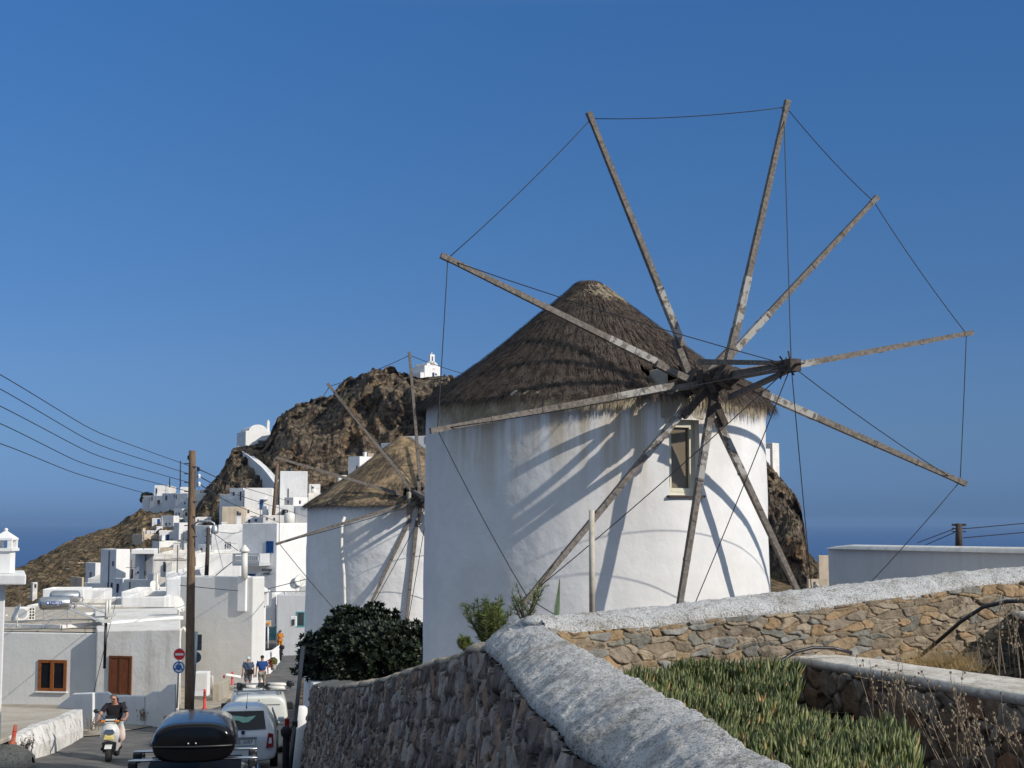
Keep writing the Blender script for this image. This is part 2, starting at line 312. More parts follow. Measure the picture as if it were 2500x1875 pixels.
def woodmat(name, c1, c2, paint=None, along=(6, 6, 6)):
    m, n, L, b = newmat(name, 0.85, 0.2)
    tc = N(n, 'ShaderNodeTexCoord'); mp = N(n, 'ShaderNodeMapping'); mp.inputs['Scale'].default_value = along; L.new(tc.outputs['Object'], mp.inputs[0])
    a = N(n, 'ShaderNodeTexNoise', Scale=3.0, Detail=8.0, Roughness=0.7); L.new(mp.outputs[0], a.inputs['Vector'])
    r = ramp(n, [(0.35, c1), (0.65, c2)]); L.new(a.outputs['Fac'], r.inputs[0]); out = r.outputs[0]
    if paint:
        p = N(n, 'ShaderNodeTexNoise', Scale=7.0, Detail=8.0, Roughness=0.75); L.new(tc.outputs['Object'], p.inputs['Vector'])
        rp = ramp(n, [(0.5, (0, 0, 0)), (0.54, (1, 1, 1))]); L.new(p.outputs['Fac'], rp.inputs[0])
        mx = N(n, 'ShaderNodeMix', data_type='RGBA'); L.new(rp.outputs[0], mx.inputs[0]); mx.inputs[6].default_value = (*paint, 1); L.new(out, mx.inputs[7]); out = mx.outputs[2]
    L.new(out, b.inputs['Base Color'])
    bp = N(n, 'ShaderNodeBump', Strength=0.6, Distance=0.01); L.new(a.outputs['Fac'], bp.inputs['Height']); L.new(bp.outputs[0], b.inputs['Normal'])
    return m
M['wood'] = woodmat('weathered_wood', (0.095, 0.08, 0.068), (0.24, 0.212, 0.185))
M['wooddark'] = woodmat('dark_wood', (0.045, 0.036, 0.03), (0.10, 0.08, 0.068))
M['woodpaint'] = woodmat('peeling_painted_wood', (0.10, 0.085, 0.07), (0.22, 0.19, 0.16), paint=(0.37, 0.355, 0.325))
M['polewood'] = woodmat('pole_wood', (0.085, 0.055, 0.035), (0.24, 0.165, 0.11), along=(14, 14, 0.8))
M['thatch'] = woodmat('thatch_straw', (0.036, 0.027, 0.021), (0.135, 0.105, 0.086), along=(2, 2, 2))
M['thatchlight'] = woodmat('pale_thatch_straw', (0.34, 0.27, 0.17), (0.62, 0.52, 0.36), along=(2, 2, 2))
M['thatchtan'] = noisy('tan_roof_mortar', (0.09, 0.068, 0.045), (0.34, 0.24, 0.135), 5, bump=0.8, bscale=15, bdist=0.05)
M['thatchbrown'] = woodmat('brown_thatch_straw', (0.045, 0.037, 0.031), (0.14, 0.115, 0.095), along=(2, 2, 2))
M['rope'] = cm('dark_rope', (0.03, 0.03, 0.035), 0.8)
M['wire'] = cm('black_cable', (0.02, 0.02, 0.022), 0.6)
M['black'] = cm('black_plastic', (0.018, 0.018, 0.02), 0.4)
M['gloss'] = cm('gloss_black', (0.005, 0.005, 0.006), 0.13, 0.22, coat=0.1)
M['carpaint'] = cm('dark_car_paint', (0.007, 0.009, 0.013), 0.22, 0.22, coat=0.1)
M['whitepaint'] = cm('white_car_paint', (0.62, 0.64, 0.66), 0.25, 0.5, coat=0.6)
M['vanpaint'] = cm('van_paint', (0.66, 0.67, 0.62), 0.35, 0.5, coat=0.3)
M['glass'] = cm('dark_glass', (0.010, 0.012, 0.016), 0.08, 0.35)
M['paneglass'] = cm('window_glass', (0.05, 0.055, 0.06), 0.08, 0.8)
M['chrome'] = cm('aluminium', (0.6, 0.6, 0.6), 0.28, 0.5, metal=1.0)
M['galv'] = cm('galvanised_steel', (0.42, 0.45, 0.47), 0.45, 0.5, metal=0.6)
M['tank'] = cm('tank_steel', (0.50, 0.50, 0.50), 0.3, 0.5, metal=0.85)
M['tyre'] = cm('rubber', (0.015, 0.015, 0.015), 0.85)
M['red'] = cm('red_paint', (0.62, 0.03, 0.025), 0.5)
M['redlamp'] = cm('red_lens', (0.22, 0.008, 0.012), 0.15, 0.6)
M['signred'] = cm('sign_red', (0.75, 0.02, 0.02), 0.4)
M['signblue'] = cm('sign_blue', (0.01, 0.13, 0.42), 0.4)
M['signwhite'] = cm('sign_white', (0.82, 0.82, 0.82), 0.4)
M['signback'] = cm('sign_back', (0.12, 0.12, 0.125), 0.6)
M['bluedoor'] = cm('blue_paint', (0.012, 0.075, 0.25), 0.5)
M['navy'] = cm('navy_paint', (0.012, 0.022, 0.075), 0.6)
M['teal'] = cm('teal_paint', (0.08, 0.34, 0.36), 0.5)
M['brownwood'] = noisy('varnished_wood', (0.10, 0.035, 0.012), (0.17, 0.062, 0.022), 6, 0.5, bump=0.2, bscale=30, stretch=(1, 1, 6))
M['orangewood'] = noisy('orange_timber', (0.17, 0.055, 0.014), (0.27, 0.095, 0.025), 6, 0.45, bump=0.1, stretch=(4, 4, 1))
M['palewin'] = cm('cream_frame', (0.62, 0.58, 0.45), 0.5)
M['tealwin'] = cm('grey_teal_frame', (0.22, 0.33, 0.36), 0.5)
M['pipe'] = cm('white_pipe', (0.72, 0.70, 0.64), 0.5)
M['asphalt'] = noisy('asphalt', (0.085, 0.083, 0.08), (0.17, 0.16, 0.148), 1.2, 0.9, bump=0.5, bscale=60, c3=(0.12, 0.115, 0.108), bdist=0.01)
M['pave'] = noisy('dusty_paving', (0.24, 0.21, 0.17), (0.40, 0.35, 0.28), 0.9, 0.92, bump=0.5, bscale=25, c3=(0.32, 0.28, 0.22), bdist=0.03)
M['soil'] = noisy('dry_soil', (0.09, 0.065, 0.045), (0.22, 0.165, 0.11), 3, 0.95, bump=1.0, bscale=25, bdist=0.05)
M['drygrass'] = noisy('dry_grass', (0.26, 0.17, 0.07), (0.42, 0.30, 0.14), 8, 0.9, bump=0)
M['deadstem'] = noisy('dead_stem', (0.16, 0.12, 0.085), (0.30, 0.24, 0.17), 12, 0.9, bump=0)
M['succ'] = noisy('succulent_leaf', (0.075, 0.105, 0.035), (0.20, 0.24, 0.105), 9, 0.4, bump=0, spec=0.45, c3=(0.125, 0.16, 0.06))
M['succdry'] = noisy('dried_succulent_leaf', (0.30, 0.17, 0.06), (0.42, 0.27, 0.12), 5, 0.7, bump=0)
M['bush'] = noisy('dark_leaf', (0.006, 0.012, 0.006), (0.020, 0.032, 0.013), 3, 0.5, bump=0, spec=0.35)
M['tamarisk'] = noisy('feathery_leaf', (0.06, 0.085, 0.02), (0.15, 0.18, 0.05), 6, 0.7, bump=0)
M['agave'] = noisy('agave_leaf', (0.09, 0.13, 0.08), (0.16, 0.21, 0.12), 6, 0.5, bump=0)
M['skin'] = cm('skin', (0.42, 0.22, 0.15), 0.55)
M['hair'] = cm('grey_hair', (0.10, 0.09, 0.085), 0.8)
M['hairwhite'] = cm('white_hair', (0.55, 0.53, 0.50), 0.8)
M['tblack'] = cm('black_cloth', (0.012, 0.010, 0.014), 0.9)
M['tblue'] = cm('blue_cloth', (0.012, 0.055, 0.22), 0.85)
M['tgrey'] = cm('slate_blue_cloth', (0.055, 0.085, 0.15), 0.85)
M['shorts'] = cm('khaki_cloth', (0.26, 0.24, 0.21), 0.9)
M['twhite'] = cm('pale_cloth', (0.52, 0.58, 0.55), 0.9)
M['tyellow'] = noisy('yellow_patterned_cloth', (0.55, 0.30, 0.02), (0.50, 0.10, 0.02), 9, 0.9, bump=0)
M['silver'] = cm('silver_plastic', (0.62, 0.62, 0.60), 0.35, 0.5, metal=0.0, coat=0.3)
M['lamp'] = cm('lamp_lens', (0.85, 0.70, 0.25), 0.15, 0.7)
M['orange'] = cm('orange_lens', (0.75, 0.22, 0.01), 0.3)
M['bag'] = noisy('plastic_bag', (0.55, 0.65, 0.70), (0.70, 0.52, 0.45), 5, 0.4, bump=0.4, bscale=9)
M['tile'] = cm('panel_glass', (0.02, 0.022, 0.03), 0.12, 0.7)
M['sea'] = noisy('sea', (0.006, 0.045, 0.16), (0.008, 0.055, 0.185), 0.002, 0.35, bump=0.35, bscale=0.05, spec=0.25, bdist=2.0)
M['bluelabel'] = cm('blue_label', (0.02, 0.07, 0.30), 0.4)
M['emblem'] = cm('dark_emblem', (0.03, 0.025, 0.05), 0.6)
M['greenglow'] = cm('windscreen_view', (0.20, 0.42, 0.33), 0.3)
M['mill2'] = plaster('farther_mill_plaster', (0.76, 0.755, 0.745), (0.62, 0.60, 0.57), 0.8, 0.5, bs=3)
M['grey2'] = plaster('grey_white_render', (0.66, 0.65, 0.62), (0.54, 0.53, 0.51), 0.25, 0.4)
M['sandcap'] = roughcast('sandy_coping', (0.44, 0.38, 0.30), (0.24, 0.20, 0.15), 20, .7)
M['tanpane'] = cm('tan_curtained_glass', (0.17, 0.135, 0.09), 0.25, 0.5)
def haze():
    mb = MB(); mb.box((0, 14000, -70), (90000, 90000, 262)); m = bpy.data.materials.new('haze_air'); m.use_nodes = True; n = m.node_tree.nodes; n.clear()
    o = n.new('ShaderNodeOutputMaterial'); v = n.new('ShaderNodeVolumePrincipled'); v.inputs['Color'].default_value = (0.25, 0.41, 0.68, 1); v.inputs['Density'].default_value = HZ; v.inputs['Anisotropy'].default_value = 0.0
    m.node_tree.links.new(v.outputs[0], o.inputs['Volume']); tag(mb.build('haze', m), 'thin sea haze filling the air', kind='stuff')

def island(name, cols, rough=0.45, spec=0.4):
    m, n, L, b = newmat(name, rough, spec); g = N(n, 'ShaderNodeNewGeometry'); r = ramp(n, [((i + .5) / len(cols), c) for i, c in enumerate(cols)]); L.new(g.outputs['Random Per Island'], r.inputs[0])
    tc = N(n, 'ShaderNodeTexCoord'); a = N(n, 'ShaderNodeTexNoise', Scale=2.2, Detail=4.0); L.new(tc.outputs['Object'], a.inputs['Vector']); ra = ramp(n, [(0.3, (.62, .68, .6)), (0.7, (1.3, 1.25, 1.2))]); L.new(a.outputs['Fac'], ra.inputs[0])
    mu = N(n, 'ShaderNodeMix', data_type='RGBA', blend_type='MULTIPLY'); mu.inputs[0].default_value = 1; L.new(r.outputs[0], mu.inputs[6]); L.new(ra.outputs[0], mu.inputs[7]); L.new(mu.outputs[2], b.inputs['Base Color']); return m
M['succ'] = island('succulent_leaf', [(.050, .072, .018), (.095, .120, .034), (.145, .165, .058), (.075, .092, .028), (.21, .215, .095)])
M['beigepost'] = noisy('beige_post', (0.40, 0.35, 0.28), (0.60, 0.54, 0.45), 8, bump=.2)
M['matt'] = cm('matt_black', (0.006, 0.006, 0.007), 0.6, 0.05)

# ------------------------------------------------------------------ ground shape
def interp(t, pts):
    return float(np.interp(t, [p[0] for p in pts], [p[1] for p in pts]))
ZS = [(0, -2.6), (10, -3.6), (16.6, -4.45), (35, -6.05), (41, -6.65), (50, -7.15), (67, -8.1), (90, -9.2), (115, -10.3), (150, -11.3)]
def wallx(y): return -0.25 - 0.2075 * (y - 11) if y > 11 else 0.35 - 0.085 * (y - 4)
def zstreet(x, y):
    z = interp(y, ZS)
    xl = interp(y, [(0, -3.5), (30, -9.5), (50, -11.5), (75, -14), (115, -19)])
    if x < xl: z += 0.10 * min(xl - x, 6) * interp(y, [(0, 1), (34, 1), (50, 0.3), (70, 0)])
    return z
# ridge line of the rocky hill: photo column -> (row, distance)
RIDGE = [(-1200, 1520, 300), (-300, 1470, 290), (20, 1400, 300), (100, 1360, 305), (170, 1322, 305), (230, 1300, 305), (282, 1284, 305), (310, 1264, 305), (335, 1249, 303), (345, 1245, 306), (360, 1245, 306), (376, 1246, 306), (390, 1246, 306), (462, 1246, 306), (482, 1222, 310), (497, 1202, 316), (520, 1184, 324), (542, 1158, 332),
         (556, 1132, 345), (568, 1108, 352), (600, 1100, 356), (640, 1098, 352), (658, 1076, 348), (680, 1040, 345), (705, 1018, 340), (735, 1005, 335), (765, 995, 330), (780, 990, 328), (810, 978, 325), (832, 955, 320), (870, 935, 315), (900, 925, 310),
         (925, 913, 305), (950, 913, 302), (1000, 926, 300), (1035, 931, 299), (1080, 931, 299), (1110, 932, 298), (1250, 950, 295), (1500, 985, 290), (1700, 1040, 285), (1840, 1115, 280), (1870, 1135, 278), (1900, 1168, 276), (1925, 1192, 274),
         (1945, 1222, 272), (1957, 1255, 270), (1966, 1300, 266), (1972, 1350, 262), (1990, 1372, 255), (2040, 1382, 250), (2100, 1420, 250), (2400, 1480, 250), (5200, 1560, 250)]
FOOT = [(-1200, 1540, 200), (0, 1500, 190), (100, 1480, 190), (250, 1440, 200), (330, 1400, 215), (420, 1395, 215), (500, 1385, 218), (560, 1330, 240), (620, 1300, 250), (680, 1270, 258), (760, 1225, 268), (900, 1190, 276), (1000, 1150, 280), (1100, 1130, 275),
        (1500, 1250, 262), (1870, 1400, 240), (1960, 1440, 225), (2050, 1440, 215), (2400, 1500, 200), (5200, 1580, 200)]
UPPER = [(-1200, .5), (200, .5), (340, .55), (500, .6), (560, .80), (640, .85), (700, .88), (1100, .9), (1850, .9), (1960, .9), (2050, .5), (5200, .5)]
def terrain():
    cols = list(range(-1200, -300, 60)) + list(np.arange(-300, 330, 6)) + list(np.arange(330, 1150, 3.2)) + list(np.arange(1150, 1850, 14)) + list(np.arange(1850, 2060, 2.4)) + list(range(2060, 5200, 80))
    tfoot = np.linspace(0, 1, 14)[1:]; tcl = np.linspace(0, 1, 72)[1:]
    rows = []; grass = []
    for px in cols:
        k = (px - CX) / F
        rpy = interp(px, [(a, b) for a, b, c in RIDGE]); rd = interp(px, [(a, c) for a, b, c in RIDGE])
        fpy = interp(px, [(a, b) for a, b, c in FOOT]); fd = interp(px, [(a, c) for a, b, c in FOOT])
        up = interp(px, UPPER); rr_ = ray(px, rpy); k = rr_.x / rr_.y
        col = []; gr = []
        for d in (-30, 0, 6, 12, 18, 24, 30, 36, 42, 50, 60, 70, 80, 95, 115, 135, 150):
            x = (k * d if d > 0 else k * 3)
            col.append((x, d, zstreet(x, d) - 0.06 - (0 if px < 1500 else 0))); gr.append(0)
        zf = W(px, fpy, fd).z; zr = W(px, rpy, rd).z
        for t in tfoot:
            d = 150 + (fd - 150) * t; col.append((k * d, d, -11.3 + (zf + 11.3) * t ** 1.6)); gr.append(1)
        rock = interp(px, [(300, 0.0), (345, 0.3), (480, 0.6), (530, 1), (1960, 1), (1985, 0.4), (2100, 0)])
        for t in tcl:
            # steep cliff between foot and ridge, gentle hillside elsewhere
            s = t ** interp(px, [(330, 1.0), (560, 1.0), (700, 1.0)])
            if t < up: dd = t * 0.92
            else: dd = t
            zz = t
            cl = 1 - (1 - t) ** (1.0 + 1.3 * rock)
            d = fd + (rd - fd) * dd; z = zf + (zr - zf) * (t * (1 - rock) + cl * rock)
            p = Vector((k * d, d, z))
            # rock relief pushed out of the face
            n1 = noise.hetero_terrain(Vector((p.x * .045, p.y * .045, p.z * .07)), 1.0, 2.1, 7, 0.7)
            n2 = noise.ridged_multi_fractal(Vector((p.x * .09 + 7, p.y * .09, p.z * .05)), 1.0, 2.1, 5, 1.0, 2.0)
            n3 = noise.fractal(p * 0.33, 1.0, 2.0, 5)
            fade = min(1, (1 - t) * 9) * min(1, t * 6)
            push = rock * (n1 * 3.8 + (n2 - 1.2) * 4.6) * fade + (0.35 + 1.3 * rock) * n3 * (0.25 + 0.75 * fade)
            d2 = d - push; kk = k
            zadd = (0.5 + rock * 0.8) * n3 * (0.55 if t > 0.97 else 1) + (0.5 * noise.fractal(p * 1.1, 1.0, 2.0, 3)) + (1 - rock) * 0.5 * n1 * fade
            if 555 < px < 662 and t > 0.55 or 1000 < px < 1085 and t > 0.55: zadd *= 0.25
            col.append((kk * d2, d2, z + zadd)); gr.append((1 - rock) * 0.85 if t < 0.999 else 0.4 * (1 - rock))
        zr2 = col[-1][2]
        for dd, dz in ((3, -1.5), (10, -6), (30, -25), (90, -70), (400, -215)):
            d = rd + dd; col.append((k * d, d, zr2 + dz)); gr.append(0.4)
        rows.append(col); grass += gr
    mb = MB(); mb.grid(rows)
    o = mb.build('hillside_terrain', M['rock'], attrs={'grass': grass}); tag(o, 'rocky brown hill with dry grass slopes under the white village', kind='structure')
terrain()
mb = MB(); K = 60000
ys = [-2000, 200, 600, 1500, 4000, 10000, 25000, 50000]; xs = [-K, -20000, -6000, -1500, 0, 1500, 6000, 20000, K]
mb.grid([[(x, y, -200) for x in xs] for y in ys], smooth=False)
tag(mb.build('sea', M['sea']), 'deep blue open sea fading into the hazy horizon', kind='structure')
# street ribbon and dusty verge
def ribbon(name, ml, left, right, ylist, dz, label, zfun=zstreet, n=8):
    rows = []
    for y in ylist:
        a, b = left(y), right(y); rows.append([(a + (b - a) * i / n, y, zfun(a + (b - a) * i / n, y) + dz + 0.015 * noise.noise(Vector((a + (b - a) * i / n, y, 0)))) for i in range(n + 1)])
    mb = MB(); mb.grid(rows); return tag(mb.build(name, ml), label, kind='structure')
sl_ = lambda y: interp(y, [(0, -7), (20, -10), (34, -19), (46, -13.2), (52, -12.3), (60, -12.2), (75, -14.0), (115, -22), (132, -30)])
sr_ = lambda y: interp(y, [(0, 1.0), (11, 0.2), (31, -4.1), (46, -7.1), (67, -9.9), (115, -16.6), (132, -18)])
YL = [0, 4, 8, 12, 16, 20, 24, 28, 31, 34, 37, 40, 43, 46, 49, 52, 56, 60, 64, 68, 72, 76, 82, 88, 95, 102, 110, 118, 126, 132]
ribbon('street', M['asphalt'], sl_, sr_, YL, 0.02, 'worn grey asphalt street running down towards the village')
ribbon('verge', M['pave'], lambda y: sl_(y) - 9, lambda y: sl_(y) + 0.12, YL, 0.05, 'dusty paved verge beside the street')

# ------------------------------------------------------------------ stone cell pattern
_rs = np.random.RandomState(3); _J = _rs.rand(512, 512, 3)
def cells(u, v, su, sv, block=0.6):
    """u, v arrays in metres; returns cell value, gap distance (0 at the joint), centre offset"""
    u = np.asarray(u) / su; v = np.asarray(v) / sv
    iu = np.floor(u).astype(int); iv = np.floor(v).astype(int)
    f1 = np.full(u.shape, 9.0); f2 = np.full(u.shape, 9.0); cv = np.zeros(u.shape); tl = np.zeros(u.shape); tk = np.zeros(u.shape)
    for di in (-2, -1, 0, 1, 2):
        for dj in (-2, -1, 0, 1, 2):
            a = (iu + di) % 512; b = (iv + dj) % 512; J = _J[a, b]
            cx = iu + di + 0.1 + 0.8 * J[..., 0]; cy = iv + dj + 0.1 + 0.8 * J[..., 1]
            dx = np.abs(u - cx); dy = np.abs(v - cy); d = block * np.maximum(dx, dy) * 1.15 + (1 - block) * np.hypot(dx, dy)
            d = d * (0.75 + 0.5 * J[..., 2])
            new = d < f1; f2 = np.where(new, f1, np.minimum(f2, d)); cv = np.where(new, _J[a, (b + 77) % 512, 2], cv)
            tl = np.where(new, (J[..., 0] - .5) * (u - cx) + (J[..., 1] - .5) * (v - cy), tl); f1 = np.where(new, d, f1)
    return cv, f2 - f1, tl
def stone_face(name, P, nu, nv, lu, lv, su, sv, ml, parent, depth=0.05, block=0.6, warp=0.25, seed=0, label=None, edge=None):
    """P(u01, v01) -> (point, outward normal). Dense relief of stones pressed out of the face."""
    U, V_ = np.meshgrid(np.linspace(0, 1, nu), np.linspace(0, 1, nv))
    uu = U * lu + seed * 13.7; vv = V_ * lv + seed * 5.1
    wu = np.zeros_like(uu); wv = np.zeros_like(uu)
    for i in range(nv):
        for j in range(nu):
            q = noise.noise_vector(Vector((uu[i, j] / su * .9, vv[i, j] / sv * .9, seed)))
            wu[i, j] = q.x; wv[i, j] = q.y
    cv, gap, tl = cells(uu + wu * su * warp, vv + wv * sv * warp, su, sv, block)
    g = np.clip(gap / 0.16, 0, 1); h = (g ** 0.4) * depth * (0.55 + 0.7 * cv) + tl * depth * 0.9
    mb = MB(); rows = []
    for i in range(nv):
        r = []
        for j in range(nu):
            p, n = P(U[i, j], V_[i, j]); r.append(p + n * (h[i, j] + 0.012 * noise.fractal(p * 9, 1, 2, 3)))
        rows.append(r)
    mb.grid(rows, smooth=True)
    return mb.build(name, ml, parent, label, attrs={'cell': cv.ravel(), 'gap': gap.ravel() / 0.16})

# ------------------------------------------------------------------ foreground walls
# street wall: polyline of its outer top edge and inner top edge (x, y, z)
OUT = [(0.62, 1.0, -1.02), (0.60, 3.0, -1.00), (0.46, 5.0, -0.98)] + [tuple(Wz(px, py, z)) for px, py, z in ((1524, 1875, -.97), (1473, 1843, -.965), (1404, 1805, -.96), (1369, 1754, -.96), (1309, 1710, -.955), (1271, 1663, -.95), (1227, 1603, -.95))]
INN = [(1.10, 1.0, -.80), (1.05, 3.0, -.80)] + [tuple(Wz(px, py, -.80)) for px, py in ((1927, 1875), (1800, 1805), (1701, 1742), (1575, 1669), (1480, 1615), (1385, 1565))] + [tuple(W(1306, 1514, 11.0)), tuple(W(1284, 1511, 11.25))]
def resample(pts, n):
    P = np.array([tuple(p) for p in pts], float); L = np.r_[0, np.cumsum(np.linalg.norm(np.diff(P, axis=0), axis=1))]; t = np.linspace(0, L[-1], n)
    return np.c_[[np.interp(t, L, P[:, i]) for i in range(3)]].T
def smoothpath(P, it=2):
    for _ in range(it):
        Q = P.copy(); Q[1:-1] = (P[:-2] + 2 * P[1:-1] + P[2:]) / 4; P = Q
    return P
FAR = [W(1205, 1574, 10.7), W(1188, 1574, 11.1), W(1120, 1595, 12.6), W(1046, 1619, 14.0), W(903, 1668, 19.4), W(822, 1676, 24.8), W(763, 1672, 31)]
sw = thing('street_wall', 'long rubble stone wall along the street with a rough whitewashed top coming towards the camera', 'stone wall', (0, 11, -4))
O = smoothpath(resample(OUT + FAR[1:], 260), 2); I0 = smoothpath(resample(INN, 180), 2)
def capmesh(A, B, nc, amp, bulge, name, ml, parent, lip=0.08, freq=6.0, front=True, label=None):
    """rounded cap between edge polylines A (low/outer) and B; rough relief"""
    n = len(A); rows = []
    for i in range(n):
        a = Vector(A[i]); b = Vector(B[i]); r = []
        side = (a - b); side.z = 0
        if side.length > 1e-6: side.normalize()
        for j in range(nc + 5):
            t = (j - 2) / nc
            tt = min(max(t, 0), 1)
            p = a.lerp(b, tt); p.z += bulge * 4 * tt * (1 - tt)
            if j < 2: p = p - Vector((0, 0, lip * (2 - j) / 2)) + side * 0.02 * (1 if j == 1 else -1.5)
            if j > nc + 2: p = p - Vector((0, 0, lip * 1.5 * (j - nc - 2) / 2)) - side * 0.01
            h = noise.fractal(p * freq, 0.8, 2.1, 6) * amp + noise.fractal(p * freq * 0.25 + Vector((3, 1, 5)), 1, 2, 3) * amp * 1.6
            h += amp * 0.9 * max(0, noise.noise(p * freq * 3.3) - 0.1)
            dirn = Vector((0, 0, 1)) + side * (0.6 if j < 4 else 0.0)
            r.append(p + dirn * h)
        rows.append(r)
    mb = MB(); mb.grid(rows); return mb.build(name, ml, parent, label)
A = resample(OUT + [tuple(W(1188, 1570, 11.0)), tuple(W(1200, 1550, 11.5))], 420); B = resample(INN, 420)
capmesh(A, B, 40, 0.011, 0.035, 'cap', M['cap'], sw, lip=0.10, freq=9)
for cc_, ax_ in ((W(1302, 1526, 10.98), .13), (W(1320, 1519, 10.92), .15), (W(1340, 1528, 10.88), .12)):
    mb = MB(); mb.grid([[cc_ + Vector((math.sin(th) * math.cos(a) * ax_, math.sin(th) * math.sin(a) * .22, math.cos(th) * .055)) * (1 + .12 * noise.noise(Vector((th * 3, a * 2, 0)))) for a in np.linspace(0, 2 * math.pi, 25)] for th in np.linspace(0, math.pi, 13)]); mb.build('corner_render', M['cap'], sw)
# narrow sandy coping on the lower, farther stretch
farA = smoothpath(resample([Vector(p) for p in FAR], 200), 1); farB = farA.copy()
for i in range(200):
    tdir = farA[min(i + 1, 199)] - farA[max(i - 1, 0)]; nrm = np.array([tdir[1], -tdir[0], 0]); nrm /= np.linalg.norm(nrm)
    if nrm[0] < 0: nrm = -nrm
    farB[i] = farA[i] + nrm * (0.45) + np.array([0, 0, 0.07])
capmesh(farA, farB, 8, 0.02, 0.02, 'coping', M['sandcap'], sw, lip=0.06, freq=5)
# outer stone face: near stretch and far stretch as one relief
faceTop = resample(OUT[2:] + FAR[1:], 900); 
def fP(u, v):
    i = u * 899; i0 = int(i); f = i - i0; i1 = min(i0 + 1, 899)
    p = faceTop[i0] * (1 - f) + faceTop[i1] * f
    t = faceTop[min(i0 + 6, 899)] - faceTop[max(i0 - 6, 0)]; n = Vector((-t[1], t[0], 0)).normalized()
    if n.x > 0: n = -n
    zb = zstreet(p[0] - 0.5, p[1]) - 0.3
    z = p[2] - 0.05 - (p[2] - 0.05 - zb) * v
    q = Vector((p[0], p[1], z)) + n * (0.28 * v - 0.05)
    return q, n
stone_face('stone_face', fP, 1900, 170, 29.0, 3.0, 0.125, 0.20, M['stone_dark'], sw, depth=0.09, block=0.3, warp=0.45, seed=1)
mb = MB(); rows = []
for i in range(0, 200, 10):
    p = farB[i]; rows.append([(p[0], p[1], p[2] - 0.02), (p[0], p[1], p[2] - 2.5)])
mb.grid(rows); 
for i in range(0, 420 - 20, 20):
    pass
rows = [[(B[i][0], B[i][1], B[i][2] - .05), (B[i][0], B[i][1], -1.9)] for i in range(0, 420, 15)]
mb.grid(rows); mb.build('inner_face', M['stone_dark'] if False else M['concrete'], sw)
# rocks at the foot of the wall
mb = MB()
for i in range(46):
    t = random.random(); y = 12 + 20 * t ** 0.8; x = wallx(y) - 0.35 - random.random() * 0.75; r = random.uniform(.15, .5)
    c = Vector((x, y, zstreet(x, y) + r * .12)); pr = []
    bb = len(mb.v)
    for a in range(5):
        th = a / 4 * math.pi; row = []
        for b_ in range(9):
            ph = b_ / 8 * 2 * math.pi; d = Vector((math.sin(th) * math.cos(ph) * 1.3, math.sin(th) * math.sin(ph) * 1.3, math.cos(th) * .65))
            row.append(c + d * r * (1 + 0.35 * noise.noise(d * 1.7 + c * 3)))
        pr.append(row)
    mb.grid(pr, smooth=False)
tag(mb.build('boulders', noisy('boulder', (0.11, 0.09, 0.07), (0.26, 0.22, 0.18), 3, bump=1, bscale=12, bdist=.05)), 'brown weathered rocks heaped along the foot of the street wall', kind='stuff')

# right-hand terrace wall
rw = thing('terrace_wall', 'tan rubble stone wall with a broad rough white top rising to the right edge', 'stone wall', (3, 12, -2))
BK = [(1306, 1514, 11.05), (1378, 1499, 11.3), (1562, 1482, 11.65), (1800, 1457, 11.95), (1953, 1440, 12.15), (2089, 1425, 12.3), (2259, 1404, 12.5), (2500, 1382, 12.75), (2800, 1352, 13.0)]
FR = [(1330, 1545, 10.6), (1394, 1558, 10.85), (1511, 1546, 11.1), (1590, 1543, 11.25), (1685, 1530, 11.4), (1750, 1521, 11.5), (1920, 1508, 11.65), (2106, 1480, 11.85), (2248, 1464, 12.05), (2394, 1440, 12.25), (2500, 1430, 12.35), (2800, 1396, 12.6)]
BKp = smoothpath(resample([W(*p) for p in BK], 420), 3); FRp = smoothpath(resample([W(*p) + Vector((0, 0, .07)) for p in FR], 420), 3)
capmesh(FRp, BKp, 26, 0.012, 0.02, 'cap', M['cap'], rw, lip=0.09, freq=9)
FT = resample([W(*p) + Vector((0, 0, .04)) for p in FR], 700)
def fR(u, v):
    i = u * 699; i0 = int(i); i1 = min(i0 + 1, 699); p = FT[i0] * (1 - i + i0) + FT[i1] * (i - i0); t = FT[min(i0 + 8, 699)] - FT[max(i0 - 8, 0)]; n = Vector((t[1], -t[0], 0)).normalized()
    if n.y > 0: n = -n
    return Vector((p[0], p[1], p[2] - v * 1.15)) + n * (0.0 + 0.05 * v), n
stone_face('stone_face', fR, 1000, 210, 6.0, 1.15, 0.165, 0.062, M['stone_tan'], rw, depth=0.032, block=0.5, warp=0.7, seed=2)
mb = MB(); mb.grid([[(p[0], p[1] + .02, p[2] - .05), (p[0], p[1] + .02, p[2] - 1.6)] for p in BKp[::20]]); mb.build('back_face', M['concrete'], rw)

# planter wall
pw = thing('planter_wall', 'low planter wall of dark rubble with a smooth pale top running towards the camera', 'stone wall', (2.7, 10, -2))
PF = [tuple(Wz(px, py, -1.10)) for px, py in ((1918, 1602), (2000, 1613), (2089, 1628), (2275, 1660), (2500, 1698), (2800, 1752))]
PB = [tuple(Wz(px, py, -1.09)) for px, py in ((1945, 1590), (2060, 1600), (2157, 1611), (2326, 1635), (2500, 1657), (2850, 1703))]
capmesh(resample(PF, 200), resample(PB, 200), 10, 0.004, 0.008, 'coping', M['capsmooth'], pw, lip=0.07, freq=5)
PT = resample(PF, 500)
def fPl(u, v):
    i = u * 499; i0 = int(i); i1 = min(i0 + 1, 499); p = PT[i0] * (1 - i + i0) + PT[i1] * (i - i0); t = PT[min(i0 + 8, 499)] - PT[max(i0 - 8, 0)]; n = Vector((t[1], -t[0], 0)).normalized()
    if n.y > 0: n = -n
    return Vector((p[0], p[1], p[2] - 0.06 - v * 1.25)) + n * 0.0, n
